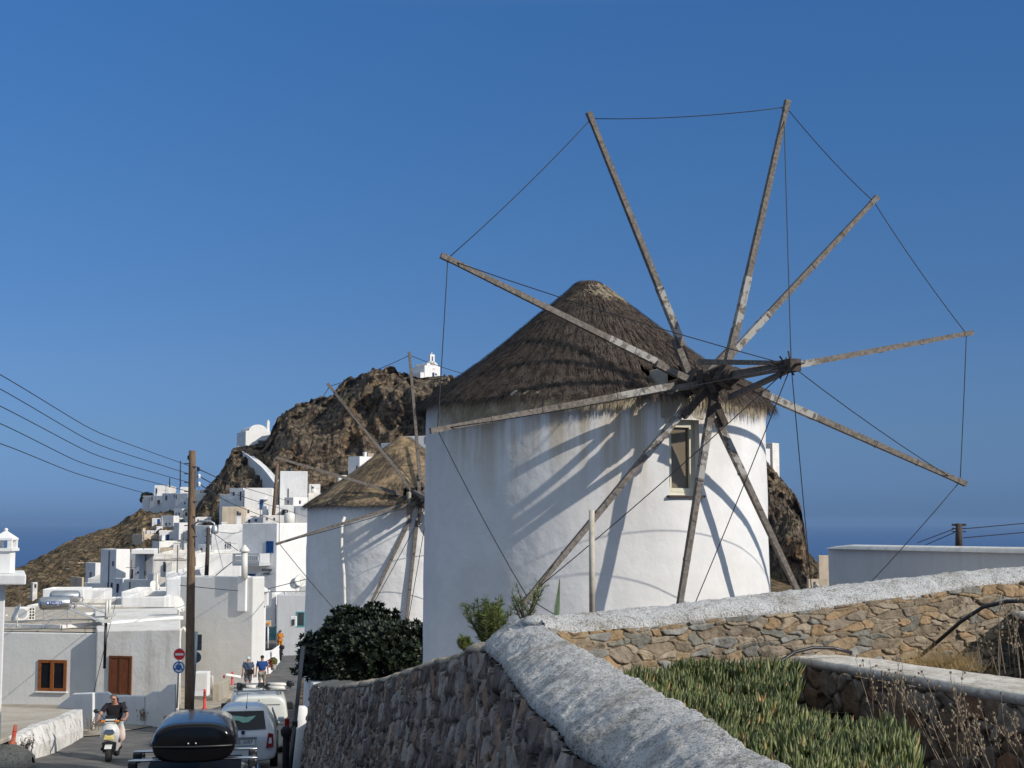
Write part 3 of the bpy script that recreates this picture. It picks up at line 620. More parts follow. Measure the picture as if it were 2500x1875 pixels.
stone_face('stone_face', fPl, 520, 140, 4.4, 1.25, 0.19, 0.17, M['stone_bed'], pw, depth=0.05, block=0.4, warp=0.5, seed=3)
endp = Vector(PF[0]); endb = Vector(PB[0]); mb = MB(); mb.grid([[endp + Vector((0, 0, -.03)), endb + Vector((0, 0, -.03))], [endp + Vector((0, 0, -1.5)), endb + Vector((0, 0, -1.5))]]); mb.build('end_face', M['capsmooth'], pw)
# second planter wall, far right
p2 = thing('planter_wall', 'short low wall of shaded rubble at the right edge behind the dry stems', 'stone wall', (4.2, 11, -2))
QF = [tuple(Wz(px, py, -0.78)) for px, py in ((2418, 1484), (2460, 1492), (2560, 1512), (2700, 1540))]
QB = [tuple(Wz(px, py, -0.77)) for px, py in ((2440, 1476), (2500, 1478), (2600, 1488), (2760, 1506))]
capmesh(resample(QF, 60), resample(QB, 60), 8, 0.006, 0.008, 'coping', M['capsmooth'], p2, lip=0.05, freq=5)
QT = resample([tuple(Wz(2330, 1490, -0.80))] + QF[1:] if False else QF, 200)
def fQ(u, v):
    i = u * 199; i0 = int(i); i1 = min(i0 + 1, 199); p = QT[i0] * (1 - i + i0) + QT[i1] * (i - i0); t = QT[min(i0 + 8, 199)] - QT[max(i0 - 8, 0)]; n = Vector((t[1], -t[0], 0)).normalized()
    if n.y > 0: n = -n
    return Vector((p[0], p[1], p[2] - 0.05 - v * 0.85)) + n * 0.0, n
stone_face('stone_face', fQ, 200, 90, 2.6, 0.85, 0.2, 0.2, M['stone_bed'], p2, depth=0.05, block=0.4, warp=0.5, seed=4)

# beds and terrace ground
mb = MB(); rows = []
for i in range(46):
    y = 3.5 + i * 0.2; xa = np.interp(y, B[:, 1], B[:, 0]) - 0.1
    rows.append([(xa + (6.5 - xa) * j / 50, y, -1.95 + 0.05 * noise.fractal(Vector((xa + (6.5 - xa) * j / 50, y, 0)) * 2.3, 1, 2, 4)) for j in range(51)])
mb.grid(rows); tag(mb.build('planter_soil', M['soil']), 'dry brown soil of the planting bed', kind='structure')
tz = lambda y: interp(y, [(10, -1.35), (14, -1.75), (19, -2.4), (25, -3.25), (30, -4.1), (35, -4.6), (46, -5.6), (60, -6.5)])
mb = MB(); rows = []
for y in (10.9, 11.6, 12.5, 13.5, 14.5, 16, 18, 20, 22, 24.8, 28, 31, 34, 38, 42, 46, 52, 60):
    xa = wallx(y) + 0.25 if y < 31 else wallx(31) + 0.3 - (y - 31) * 0.16
    xb = 30
    r = []
    for j in range(30):
        x = xa + (xb - xa) * j / 29
        if y < 13.0 and x > 0.4: zc = -1.4
        r.append((x, y, tz(y) + 0.05 * noise.noise(Vector((x, y, 1)))))
    rows.append(r)
mb.grid(rows)
mb.grid([[(wallx(31) + 0.35 - (y - 31) * 0.16, y, tz(y)), (wallx(31) + 0.30 - (y - 31) * 0.16, y, tz(y) - 3.6)] for y in (31, 36, 41, 46, 52, 60)])
tag(mb.build('terrace_ground', M['soil']), 'bare raised ground under the windmills', kind='structure')

# ------------------------------------------------------------------ windmills
def windmill(label, ax, ay, r0, r1, zb, zt, apexz, C, naz, angs, ss, R, win, wmat, roof, nstraw, seed, poleR=1.0, name='windmill'):
    rnd = random.Random(seed)
    t = thing(name, label, 'windmill', (ax, ay, zb), group='whitewashed windmills on the terrace')
    n = Vector((math.sin(naz), -math.cos(naz), 0.0)); u = Vector((0, 0, 1)).cross(n).normalized(); v = n.cross(u)
    C = Vector(C)
    # tower wall with a real window opening
    wa, wz0, wz1, ww = win; ha = ww / 2 / ((r0 + r1) / 2)
    angsA = sorted(set([wa - ha, wa + ha] + [wa - ha + ha * 2 * i / 4 for i in range(5)] + list(np.arange(wa + ha, wa - ha + 2 * math.pi, math.radians(3.0))[1:-1])))
    zs = sorted(set([zb - 1.5, wz0, wz1, zt] + [zb - 1.5 + (zt - zb + 1.5) * i / 40 for i in range(41)]))
    zs = [z for z in zs if not (0 < abs(z - wz0) < 0.05 or 0 < abs(z - wz1) < 0.05)]
    na = len(angsA); mb = MB(); mb.smooth = True
    rad = lambda z, a: (r0 + (r1 - r0) * (z - zb) / (zt - zb)) + 0.018 * noise.fractal(Vector((math.cos(a) * 3 + seed, math.sin(a) * 3, z * 1.0)), 1, 2, 4)
    pos = lambda a, z, dr=0: Vector((ax + (rad(z, a) + dr) * math.sin(a), ay - (rad(z, a) + dr) * math.cos(a), z))
    for z in zs:
        for a in angsA: mb.v.append(tuple(pos(a, z)))
    for i in range(len(zs) - 1):
        for j in range(na):
            j2 = (j + 1) % na
            if zs[i] >= wz0 - 1e-6 and zs[i + 1] <= wz1 + 1e-6 and angsA[j] >= wa - ha - 1e-6 and j2 != 0 and angsA[j2] <= wa + ha + 1e-6: continue
            mb.f.append([i * na + j, i * na + j2, (i + 1) * na + j2, (i + 1) * na + j]); mb.m.append(0); mb.sm.append(True)
    # flat top under the thatch
    mb.v.append((ax, ay, zt)); ci = len(mb.v) - 1; l = len(zs) - 1
    for j in range(na): mb.f.append([l * na + j, l * na + (j + 1) % na, ci]); mb.m.append(0); mb.sm.append(False)
    dep = 0.30
    wn = Vector((math.sin(wa), -math.cos(wa), 0)); wu = Vector((math.cos(wa), math.sin(wa), 0))
    c0 = pos(wa - ha, wz0); 
    def q(s, z, dr): # s -1..1
        p = pos(wa + s * ha, z); return p - wn * dr
    for s in (-1, 1): mb.add([q(s, wz0, 0), q(s, wz1, 0), q(s, wz1, dep), q(s, wz0, dep)], [(0, 1, 2, 3)])
    for z in (wz0, wz1): mb.add([q(-1, z, 0), q(1, z, 0), q(1, z, dep), q(-1, z, dep)], [(0, 1, 2, 3)])
    mb.build('tower', M['mill'] if seed == 1 else M['mill2'], t, fix=False)
    # window
    fr = MB(); fd = 0.17
    cen = (q(-1, wz0, fd) + q(1, wz1, fd)) / 2; hw = (q(1, wz0, fd) - q(-1, wz0, fd)).length / 2; hh = (wz1 - wz0) / 2
    Rm = Matrix((wu, wn, Vector((0, 0, 1)))).transposed()
    fw = 0.055
    for s in (-1, 1): fr.box(cen + wu * s * (hw - fw / 2), (fw, 0.07, 2 * hh), M=Rm)
    for s in (-1, 1): fr.box(cen + Vector((0, 0, s * (hh - fw / 2))), (2 * hw - 2 * fw, 0.07, fw), M=Rm)
    for s in (-1, 1): fr.box(cen + wn * 0.02 + wu * s * (hw - fw - 0.03), (0.05, 0.05, 2 * hh - 2 * fw), M=Rm)
    for s in (-1, 1): fr.box(cen + wn * 0.02 + Vector((0, 0, s * (hh - fw - 0.03))), (2 * hw - 2 * fw - .1, 0.05, 0.06), M=Rm)
    if seed == 2: fr.box(cen, (0.05, .06, 2 * hh - .1), M=Rm); fr.box(cen, (2 * hw - .1, .055, .05), M=Rm)
    wo = fr.build('window', wmat, t)
    pn = MB(); pn.box(cen - wn * 0.02, (2 * hw - 2 * fw, 0.012, 2 * hh - 2 * fw), M=Rm); pn.build('pane', M['tanpane'] if seed == 1 else M['paneglass'], wo)
    if seed == 1:
        ct = MB(); ct.box(cen - wn * 0.10, (2 * hw - 2 * fw, 0.02, 2 * hh - 2 * fw), M=Rm); ct.build('curtain', cm('tan_curtain', (0.34, 0.27, 0.18), 0.9), wo)
    sb = MB(); sb.box(cen + wn * 0.16 - Vector((0, 0, hh + 0.02)), (2 * hw + 0.10, 0.18, 0.035), M=Rm); sb.build('sill', M['wooddark'] if seed == 1 else M['white2'], wo)
    # roof body
    prof = [(0, 1), (.06, .985), (.15, .87), (.28, .73), (.44, .55), (.62, .36), (.80, .185), (.93, .065), (1.0, 0.0)]
    Rr = r1 + 0.15; H = apexz - zt + 0.05; zev = zt - 0.05
    def rz(f):  # f 0 apex ..1 eave
        return float(np.interp(f, [p[0] for p in prof], [p[1] for p in prof]))
    fs = np.linspace(0, 1, 60); NA = 150; rows = []
    def rp(f, a, up=0):
        bump = 0.05 * noise.fractal(Vector((math.cos(a) * 1.6 * f * 2, math.sin(a) * 1.6 * f * 2, seed)), 1, 2, 4) + 0.018 * math.sin(a * 90 + 3 * noise.noise(Vector((a * 3, f * 4, 0))))
        lay = 0.012 * ((f * 4.2 + 0.25 * noise.noise(Vector((a * 2.0, seed, 0)))) % 1.0) if f > .15 else 0
        r = Rr * f * (1 + 0.015 * noise.noise(Vector((a * 2, 5, seed)))) + 0.02
        return Vector((ax + r * math.sin(a) - 0.10 * (1 - f), ay - r * math.cos(a), zev + H * rz(f) + bump * min(1, f * 4) + lay + up))
    sd = C - Vector((ax, ay, C.z)); sa = math.atan2(sd.x, -sd.y)  # shaft azimuth: thatch is cut away round it
    def cut(f, a):
        da = (a - sa + math.pi) % (2 * math.pi) - math.pi
        return f > 0.74 and abs(da) * f * Rr < 0.42
    rf = MB(); idx = {}
    for i, f in enumerate(fs):
        for j in range(NA):
            a = 2 * math.pi * j / NA; idx[i, j] = len(rf.v); rf.v.append(tuple(rp(f, a)))
    for i in range(59):
        for j in range(NA):
            if cut((fs[i] + fs[i + 1]) / 2, 2 * math.pi * (j + .5) / NA): continue
            rf.f.append([idx[i, j], idx[i, (j + 1) % NA], idx[i + 1, (j + 1) % NA], idx[i + 1, j]]); rf.m.append(0); rf.sm.append(True)
    roofo = rf.build('thatched_roof', roof[0], t, fix=False)
    # straw: thin bent blades lying down the slope, fringe at the eave
    def straws(mats_name, mat, count, fr0, fr1, lmin, lmax, wd, lift, jit, fringe, band=None, tri=False):
        st = MB()
        for _ in range(count):
            a = rnd.random() * 2 * math.pi
            f = math.sqrt(rnd.uniform(fr0 ** 2, fr1 ** 2))
            if band and noise.noise(Vector((math.cos(a) * f * 3 + seed * 3, math.sin(a) * f * 3, 2))) < band: continue
            if cut(f, a) and f < 0.98: continue
            L = rnd.uniform(lmin, lmax); da = rnd.gauss(0, jit) / max(f * Rr, .3)
            f2 = f + L / Rr / 1.25
            p0 = rp(f, a) + Vector((0, 0, 0.01))
            if f2 < 1.0: p2 = rp(f2, a + da) + Vector((0, 0, lift * rnd.random()))
            else:
                e = rp(1.0, a + da); ex = (f2 - 1) * Rr; out = Vector((math.sin(a), -math.cos(a), 0))
                p2 = e + out * ex * (0.75 - fringe) + Vector((0, 0, -ex * (0.45 + fringe * rnd.random() * 2)))
            p1 = (p0 + p2) / 2 + Vector((0, 0, 0.02 + 0.02 * rnd.random()))
            side = Vector((math.cos(a), math.sin(a), 0)) * wd * rnd.uniform(.6, 1.4)
            st.add([p0 - side, p0 + side, p1 + side * .8, p1 - side * .8, p2], [(0, 1, 2, 3), (3, 2, 4)])
        return st.build(mats_name, mat, roofo, fix=False)
    straws('straw', roof[1], nstraw, 0.03, 1.0, 0.12, 0.38, 0.0048, 0.03, 0.028, 0.2, band=roof[3])
    straws('fringe', roof[1], int(nstraw * .16), 0.95, 1.0, 0.12, 0.32, 0.005, 0.0, 0.05, 0.35)
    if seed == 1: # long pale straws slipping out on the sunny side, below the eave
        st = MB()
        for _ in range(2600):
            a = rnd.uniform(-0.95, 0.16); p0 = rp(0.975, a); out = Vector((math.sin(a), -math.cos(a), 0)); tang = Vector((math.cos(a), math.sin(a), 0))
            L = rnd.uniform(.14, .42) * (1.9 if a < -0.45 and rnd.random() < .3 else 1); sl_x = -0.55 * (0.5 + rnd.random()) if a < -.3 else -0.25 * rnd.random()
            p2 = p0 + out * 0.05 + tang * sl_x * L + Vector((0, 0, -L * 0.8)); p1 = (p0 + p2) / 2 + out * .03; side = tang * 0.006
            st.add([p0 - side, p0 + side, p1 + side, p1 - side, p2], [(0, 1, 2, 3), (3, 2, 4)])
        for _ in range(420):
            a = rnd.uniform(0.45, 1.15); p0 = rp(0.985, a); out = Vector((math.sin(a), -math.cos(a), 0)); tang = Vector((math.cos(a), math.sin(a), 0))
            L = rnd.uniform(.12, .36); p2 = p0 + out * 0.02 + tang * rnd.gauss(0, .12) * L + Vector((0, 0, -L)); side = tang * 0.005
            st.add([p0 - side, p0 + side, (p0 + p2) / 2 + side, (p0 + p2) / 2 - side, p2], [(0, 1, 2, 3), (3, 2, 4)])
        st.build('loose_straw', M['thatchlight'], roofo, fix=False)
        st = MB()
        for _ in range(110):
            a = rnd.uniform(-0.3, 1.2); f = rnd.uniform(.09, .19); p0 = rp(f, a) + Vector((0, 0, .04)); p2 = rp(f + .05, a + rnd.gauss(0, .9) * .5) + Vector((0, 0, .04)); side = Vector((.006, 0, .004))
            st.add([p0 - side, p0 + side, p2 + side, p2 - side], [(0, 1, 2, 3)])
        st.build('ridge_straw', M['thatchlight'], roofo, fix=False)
    # bearing block of plaster where the shaft leaves the roof
    bk = MB(); hb = Vector((ax, ay, 0)); wall_pt = Vector((ax + (r1 - 0.25) * math.sin(sa), ay - (r1 - 0.25) * math.cos(sa), C.z - 0.28))
    Rb = Matrix((Vector((math.cos(sa), math.sin(sa), 0)), Vector((math.sin(sa), -math.cos(sa), 0)), Vector((0, 0, 1)))).transposed()
    top = C.z - 0.20
    bk.box(wall_pt + Vector((0, 0, (top - wall_pt.z) / 2 - .1)), (0.8, 0.5, abs(top - wall_pt.z) + 0.35), M=Rb)
    for s in (-1, 1): bk.box(wall_pt + Rb @ Vector((s * 0.30, 0, 0.36)), (0.10, 0.45, 0.36), M=Rb)
    bk.build('shaft_bearing', M['concrete'], t, bevel=0.03)
    # shaft, hub blocks and bowsprit
    sh = MB(); back = C - n * 3.4
    sh.tube([back, C + n * 0.85], [0.12, 0.13], 8)
    sh.build('wind_shaft', M['wooddark'], t)
    hb_ = MB()
    for s, w_ in ((-0.62, .30), (-.33, .34), (-.02, .32), (.28, .34), (.58, .30)):
        Mh = Matrix((u, v, n)).transposed() @ Matrix.Rotation(s * 1.7, 3, 'Z'); hb_.box(C + n * s, (w_, w_, 0.22), M=Mh)
    hb_.build('hub', M['wooddark'], t, bevel=0.015)
    nose = C + n * 2.42 - Vector((0, 0, 0.02)); ns = MB()
    ns.taper(C + n * 0.6, nose, 0.13, 0.10)
    for k, aa in enumerate((128, -60)):
        aa = math.radians(aa); b0 = C + n * (0.35 if k % 2 else .1) + (u * math.cos(aa) + v * math.sin(aa)) * 0.34
        ns.taper(b0, nose - n * 0.12 + (u * math.cos(aa) + v * math.sin(aa)) * 0.06, 0.085, 0.06)
    ns.build('bowsprit', M['wood'], t)
    kn = MB(); kn.box(nose - n * 0.05, (0.17, 0.17, 0.34), M=Matrix((u, v, n)).transposed())
    for k in range(12):
        aa = k * math.pi / 6 + .2; dd = (u * math.cos(aa) + v * math.sin(aa)); kn.tube([nose - n * (.1 * (k % 3)), nose + dd * rnd.uniform(.13, .24) - n * (.1 * (k % 3))], 0.013, 5)
    kn.tube([nose, nose + n * .28], [.03, .02], 5); kn.build('bowsprit_head', M['wooddark'], t)
    tips = []
    for k in range(10):
        a = math.radians(angs[k]); dd = u * math.cos(a) + v * math.sin(a); o = C + n * ss[k]; tip = o + dd * R; tips.append(tip)
        off = n * (0.045 if k % 2 else -0.045) + dd.cross(n) * 0.03
        p = MB(); p.taper(o + dd * 0.62 + off * .6, tip, 0.098 * poleR, 0.072 * poleR, up=n)
        for s_ in (0.35, 0.62, 0.8): c_ = o + dd * R * s_ + off * (1 - s_); p.bar(c_ - dd * .02, c_ + dd * .02, 0.103 * poleR * (1 - .2 * s_), up=n)
        p.taper(tip - dd * .12, tip + dd * .06, 0.080 * poleR, 0.084 * poleR, up=n)
        po = p.build('sail_pole', M['wood'], t)
        q_ = MB(); q_.taper(o - dd * 0.12 - off, o + dd * R * 0.17 - off, 0.11 * poleR, 0.10 * poleR, up=n); q_.build('inner_spar', M['wooddark'] if dd.z < -0.3 else M['wood'], po)
        q2 = MB(); q2.taper(o + dd * R * 0.17 + off * .6, o + dd * R * 0.36 + off * .4, 0.106 * poleR, 0.100 * poleR, up=n); q2.build('painted_section', M['woodpaint'] if seed == 1 else M['wood'], po)
    for k in range(10):
        a_, b_ = tips[k], tips[(k + 1) % 10]; L = (b_ - a_).length
        pts = [a_.lerp(b_, s) - Vector((0, 0, 0.06 * 4 * s * (1 - s))) for s in np.linspace(0.0, 1, 7)]
        r_ = MB(); r_.tube([p - (a_ - C).normalized() * 0.05 for p in pts], 0.0075 * (1 + .4 * (seed == 2)), 5); r_.build('rim_rope', M['rope'], t)
        if k in (1, 3, 4): continue
        pts = [nose.lerp(a_ - (a_ - C).normalized() * 0.18, s) - Vector((0, 0, 0.05 * 4 * s * (1 - s))) for s in np.linspace(0, 1, 7)]
        r_ = MB(); r_.tube(pts, 0.0075 * (1 + .4 * (seed == 2)), 5); r_.build('stay_rope', M['rope'], t)
    return t, tips
ANG1 = [157.25, 113.23, 75.03, 44.22, 11.02, -20.21, -63.19, -100.95, -132.52, -168.91]
SS1 = [-0.423, -0.47, 0.512, -0.19, 0.585, 0.56, -0.249, 0.223, 0.043, -0.033]
mill1, tips1 = windmill('large whitewashed windmill in front with dark brown thatch and ten bare poles', 1.472, 25.264, 3.04, 3.00, -2.7, 2.02, 4.30, (3.046, 21.843, 2.159), math.radians(19.9), ANG1, SS1, 4.5,
    (math.radians(25.0), 0.40, 1.60, 0.56), M['palewin'], (M['thatch'], M['thatch'], None, -9), 44000, 1)
ANG2 = [199.5 - 36 * k for k in range(10)]; ANG2[0] = 197; ANG2[9] = -115; ANG2[8] = -96; ANG2[2] = 129; ANG2[3] = 95
SS2 = [0.3, -.4, .1, .35, -.2, .4, -.3, .2, .05, -.1]
mill2, tips2 = windmill('smaller farther windmill half hidden by the large one with patchy tan roof', -3.45, 46.5, 3.24, 3.20, -5.8, 0.50, 2.75, (-2.80, 43.3, 0.62), math.radians(10), ANG2, SS2, 4.45,
    (math.radians(42), -1.75, -0.35, 0.85), M['tealwin'], (M['thatchtan'], M['thatchbrown'], None, -0.10), 17000, 2)
# white rainwater pipe on the farther tower
def tubeobj(name, pts, r, mat, label=None, cat=None, group=None, parent=None, n=6):
    mb = MB(); mb.tube(pts, r, n); o = mb.build(name, mat, parent)
    if parent is None: tag(o, label, cat, group)
    return o
pp = [W(842, 1262, 43.6), W(835, 1280, 43.55), W(834, 1340, 43.45), W(840, 1400, 43.4), W(842, 1480, 43.4), W(838, 1600, 43.4)]
tubeobj('drainpipe', [p + Vector((0, -0.05, 0)) for p in pp], 0.05, M['pipe'], parent=mill2)

# grey block wall on the right
gw = thing('parapet_wall', 'plain grey rendered wall with a rounded white top behind the terrace wall', 'wall', (9, 28, -3))
PA = W(2022, 1337, 34); PBn = Vector((9.6, 22.0, -0.52)); PC = Vector((9.9, 14.0, -0.52))
mb = MB(); wd = Vector((0.30, 0.06, 0))
for a, b in ((PA, PBn), (PBn, PC)):
    mb.add([a, b, b + wd, a + wd] + [Vector((p.x, p.y, -5)) for p in (a, b, b + wd, a + wd)], [(0, 1, 2, 3), (4, 7, 6, 5), (0, 4, 5, 1), (1, 5, 6, 2), (2, 6, 7, 3), (3, 7, 4, 0)])
mb.build('wall', M['grey'], gw)
rows = []
P_ = smoothpath(resample([PA + Vector((-.0, .1, 0)), PA + Vector((.05, -.6, 0)), PBn, PC], 60), 1)
for i, p in enumerate(P_):
    up = min(1, (i / 4.0)) ** .5 if i < 4 else 1; r = []
    for j in range(9):
        a = math.pi * j / 8; r.append((p[0] + 0.15 - 0.20 * math.cos(a), p[1] + 0.02, p[2] - 0.02 + 0.105 * math.sin(a) * up))
    rows.append(r)
mb = MB(); mb.grid(rows); mb.build('coping', M['white3'], gw)

# ------------------------------------------------------------------ village houses
def facept(P, n, px, py):
    r = ray(px, py); return r * (n.dot(P) / n.dot(r))
def openw(parent, c, n, u, wd, ht, kind, frame, pane, shutter=None):
    Rm = Matrix((u, n, Vector((0, 0, 1)))).transposed(); fw = .08; mb = MB()
    for s in (-1, 1): mb.box(c + n * .03 + u * s * (wd / 2 - fw / 2), (fw, .06, ht), M=Rm); mb.box(c + n * .03 + Vector((0, 0, s * (ht / 2 - fw / 2))), (wd - 2 * fw, .06, fw), M=Rm)
    mb.box(c + n * .03, (.05, .05, ht - 2 * fw), M=Rm); o = mb.build(kind, frame, parent)
    mb = MB(); mb.box(c + n * .012, (wd - 2 * fw, .02, ht - 2 * fw), M=Rm); mb.build('pane' if kind == 'window' else 'leaf', pane, o)
    if kind == 'window': mb = MB(); mb.box(c + n * .08 - Vector((0, 0, ht / 2 + .04)), (wd + .15, .16, .07), M=Rm); mb.build('sill', M['white'], o)
    if shutter:
        for s in (-1, 1): mb = MB(); mb.box(c + n * .05 + u * s * (wd * .75), (wd * .48, .05, ht), M=Rm); mb.build('shutter', shutter, o)
def opening(parent, P, n, u, rect, kind, dd=0.0):
    x0, x1, y0, y1 = rect
    a = facept(P, n, x0, (y0 + y1) / 2); b = facept(P, n, x1, (y0 + y1) / 2); xm = (x0 + x1) / 2
    zt = facept(P, n, xm, y0).z; zb = facept(P, n, xm, y1).z
    c = (a + b) / 2; c.z = (zt + zb) / 2; wd = abs((b - a).dot(u)); ht = abs(zt - zb)
    Rm = Matrix((u, n, Vector((0, 0, 1)))).transposed(); sc = c.length / 300
    nm, fm, pm = {'win': ('window', M['white2'], M['paneglass']), 'dark': ('window', M['signback'], M['paneglass']), 'blue': ('door', M['bluedoor'], M['bluedoor']), 'navy': ('window', M['navy'], M['navy']), 'bluewin': ('window', M['bluedoor'], M['paneglass']),
                  'wood': ('door', M['brownwood'], M['brownwood']), 'grey': ('door', M['tealwin'], M['paneglass']), 'vent': ('vent', M['signback'], M['black']), 'teal': ('window', M['teal'], M['paneglass'])}[kind]
    fw = max(0.05, min(0.12, wd * 0.12)); mb = MB(); pr = 0.05
    for s in (-1, 1):
        mb.box(c + n * (dd + pr / 2) + u * s * (wd / 2 - fw / 2), (fw, pr, ht), M=Rm)
        mb.box(c + n * (dd + pr / 2) + Vector((0, 0, s * (ht / 2 - fw / 2))), (wd - 2 * fw, pr, fw), M=Rm)
    o = mb.build(nm, fm, parent)
    mb = MB(); mb.box(c + n * (dd + 0.012), (wd - 2 * fw, 0.024, ht - 2 * fw), M=Rm)
    if ht > 0.8 and wd > .5 and kind in ('blue', 'navy', 'bluewin', 'grey', 'teal', 'win'): mb.box(c + n * (dd + 0.02), (0.05, 0.05, ht - 2 * fw), M=Rm)
    mb.build('pane' if nm == 'window' else 'leaf', pm, o)
    return o
HR = random.Random(21)
def house(label, L, Cc, R, yt, yb, d, phi, mat='white', roofm='beige', ops=(), extra=2.0, dl=None, dr=None, par=0.3, name='house', cat='house', bev=0.06, group='white village houses', maxl=16):
    phi = math.radians(phi)
    if extra == 2.0: extra = 6.0 if 140 < d < 283 else 2.0
    nL = Vector((-math.cos(phi), -math.sin(phi), 0)); uL = Vector((-math.sin(phi), math.cos(phi), 0))
    nR = Vector((math.sin(phi), -math.cos(phi), 0)); uR = Vector((math.cos(phi), math.sin(phi), 0))
    P = W(Cc, yt, d); zb = W(Cc, yb, d).z - extra
    def length(px, u):
        r_ = ray(px, yt); k = r_.x / r_.y; den = (u.x - k * u.y)
        t = (k * P.y - P.x) / den if abs(den) > 1e-4 else maxl
        return min(max(t, 0.3), maxl) if t > 0 else maxl
    tl = dl or (length(L, uL) if L < Cc else 6.0); tr = dr or (length(R, uR) if R > Cc else 6.0)
    t = thing(name, label, cat, (P.x, P.y, zb), group=group)
    A_ = P.copy(); B_ = P + uR * tr; C_ = B_ + uL * tl; D_ = P + uL * tl; pts = [A_, B_, C_, D_]
    th = 0.22; inn = [A_ + uR * th + uL * th, B_ - uR * th + uL * th, C_ - uR * th - uL * th, D_ + uR * th - uL * th]
    mb = MB(); z = lambda p, zz: Vector((p.x, p.y, zz)); zt = P.z
    vs = [z(p, zb) for p in pts] + [z(p, zt) for p in pts] + [z(p, zt) for p in inn] + [z(p, zt - par) for p in inn]
    mb.add(vs, [(0, 1, 5, 4), (1, 2, 6, 5), (2, 3, 7, 6), (3, 0, 4, 7), (3, 2, 1, 0)] + [(4 + i, 4 + (i + 1) % 4, 8 + (i + 1) % 4, 8 + i) for i in range(4)] + [(8 + i, 8 + (i + 1) % 4, 12 + (i + 1) % 4, 12 + i) for i in range(4)])
    w_ = mb.build('wall', M[mat], t, bevel=bev, fix=False)
    mb = MB(); mb.add([z(p, zt - par + .004) for p in inn] + [z(p, zt - par - .2) for p in inn], [(0, 1, 2, 3), (7, 6, 5, 4), (0, 4, 5, 1), (1, 5, 6, 2), (2, 6, 7, 3), (3, 7, 4, 0)]); mb.build('roof', M[roofm], t)
    q = HR
    if name == 'house' and d > 80:
        fc = uR if tr > tl * .6 else uL; o0 = P; ln = tr if fc is uR else tl; nf = nR if fc is uR else nL
        if q.random() < .75 and ln > 2:   # drainpipe down the main wall
            a_ = o0 + fc * ln * q.uniform(.1, .9) + nf * .05; mb = MB(); mb.bar(Vector((a_.x, a_.y, zt - .2)), Vector((a_.x, a_.y, zb)), .09); mb.build('drainpipe', M['pipe'] if q.random() < .4 else M['signback'], t)
        if q.random() < .45 and tr > 2.5 and tl > 2: # small chimney
            c_ = P + uR * q.uniform(.6, tr - .6) + uL * q.uniform(.6, tl - .6); mb = MB(); mb.box((c_.x, c_.y, zt + .35), (.5, .5, 1.1), rz=phi); mb.box((c_.x, c_.y, zt + .93), (.62, .62, .1), rz=phi); mb.build('chimney', M[mat], t)
        if q.random() < .35: # aerial
            c_ = P + uR * q.uniform(.3, tr * .9) + uL * .5; mb = MB(); mb.bar((c_.x, c_.y, zt - .3), (c_.x, c_.y, zt + q.uniform(1.2, 2.4)), .07); mb.bar((c_.x - .5, c_.y, zt + 1.1), (c_.x + .5, c_.y, zt + 1.1), .05); mb.build('aerial', M['signback'], t)
        if q.random() < .3 and tr > 3 and tl > 3: # water drum
            c_ = P + uR * q.uniform(1, tr - 1) + uL * q.uniform(1, tl - 1); mb = MB(); mb.lathe([(.45, 0), (.45, 1.0), (.3, 1.12), (.02, 1.14)], 12, c=(c_.x, c_.y, zt - par)); mb.build('water_drum', M['pipe'] if q.random() < .6 else M['black'], t)
        if len(ops) < 2 and 100 < d < 300 and zt - zb > 4:
            for fc, nf, ln in ((uR, nR, tr), (uL, nL, tl)):
                if ln < 3.2: continue
                for wi in range(min(3, int(ln / 2.6))):
                    if q.random() < .30: continue
                    c_ = P + fc * (ln * (wi + .5) / min(3, int(ln / 2.6)) + q.uniform(-.3, .3)); c_.z = zt - q.uniform(1.3, 1.9); sm_ = q.random()
                    fm = q.choice([M['bluedoor'], M['tealwin'], M['white'], M['navy'], M['brownwood']])
                    if not ops or all(abs(facept(P, nf, (o_[1][0] + o_[1][1]) / 2, (o_[1][2] + o_[1][3]) / 2).x - c_.x) > 1.6 for o_ in ops if (o_[0] == 'R') == (fc is uR)):
                        openw(t, c_, nf, fc, .7 if sm_ < .6 else .95, .8 if sm_ < .5 else 1.15, 'window', fm, M['paneglass'], fm if q.random() < .3 else None)
    for op in ops:
        face, rect, kind = op[:3]
        if face == 'L': opening(t, P, nL, -uL, rect, kind)
        else: opening(t, P, nR, uR, rect, kind)
    return t, dict(P=P, nL=nL, uL=uL, nR=nR, uR=uR, tl=tl, tr=tr, zt=zt, zb=zb)
# --- upper left group on the spur
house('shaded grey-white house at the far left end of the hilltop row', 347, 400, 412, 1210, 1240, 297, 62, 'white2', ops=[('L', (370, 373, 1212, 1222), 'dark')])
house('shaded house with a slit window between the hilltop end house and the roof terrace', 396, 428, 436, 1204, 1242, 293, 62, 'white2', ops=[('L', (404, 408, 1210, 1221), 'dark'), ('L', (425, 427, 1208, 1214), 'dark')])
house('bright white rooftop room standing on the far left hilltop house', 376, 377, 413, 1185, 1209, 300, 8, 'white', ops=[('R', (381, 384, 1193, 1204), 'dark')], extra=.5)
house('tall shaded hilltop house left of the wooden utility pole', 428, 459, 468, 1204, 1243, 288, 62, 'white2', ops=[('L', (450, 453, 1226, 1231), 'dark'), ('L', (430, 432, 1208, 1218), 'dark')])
house('bright white rooftop room just left of the wooden utility pole', 437, 440, 470, 1189, 1206, 291, 12, 'white', extra=.5)
house('bright white block on the roof just right of the wooden utility pole', 474, 475, 489, 1197, 1208, 292, 8, 'white', extra=.5)
h, q_ = house('bright white hilltop house with a grey-green door and a small balcony', 470, 472, 520, 1204, 1262, 285, 10, 'white', ops=[('R', (492, 500, 1223, 1244), 'grey'), ('R', (505, 508, 1219, 1221), 'dark')])
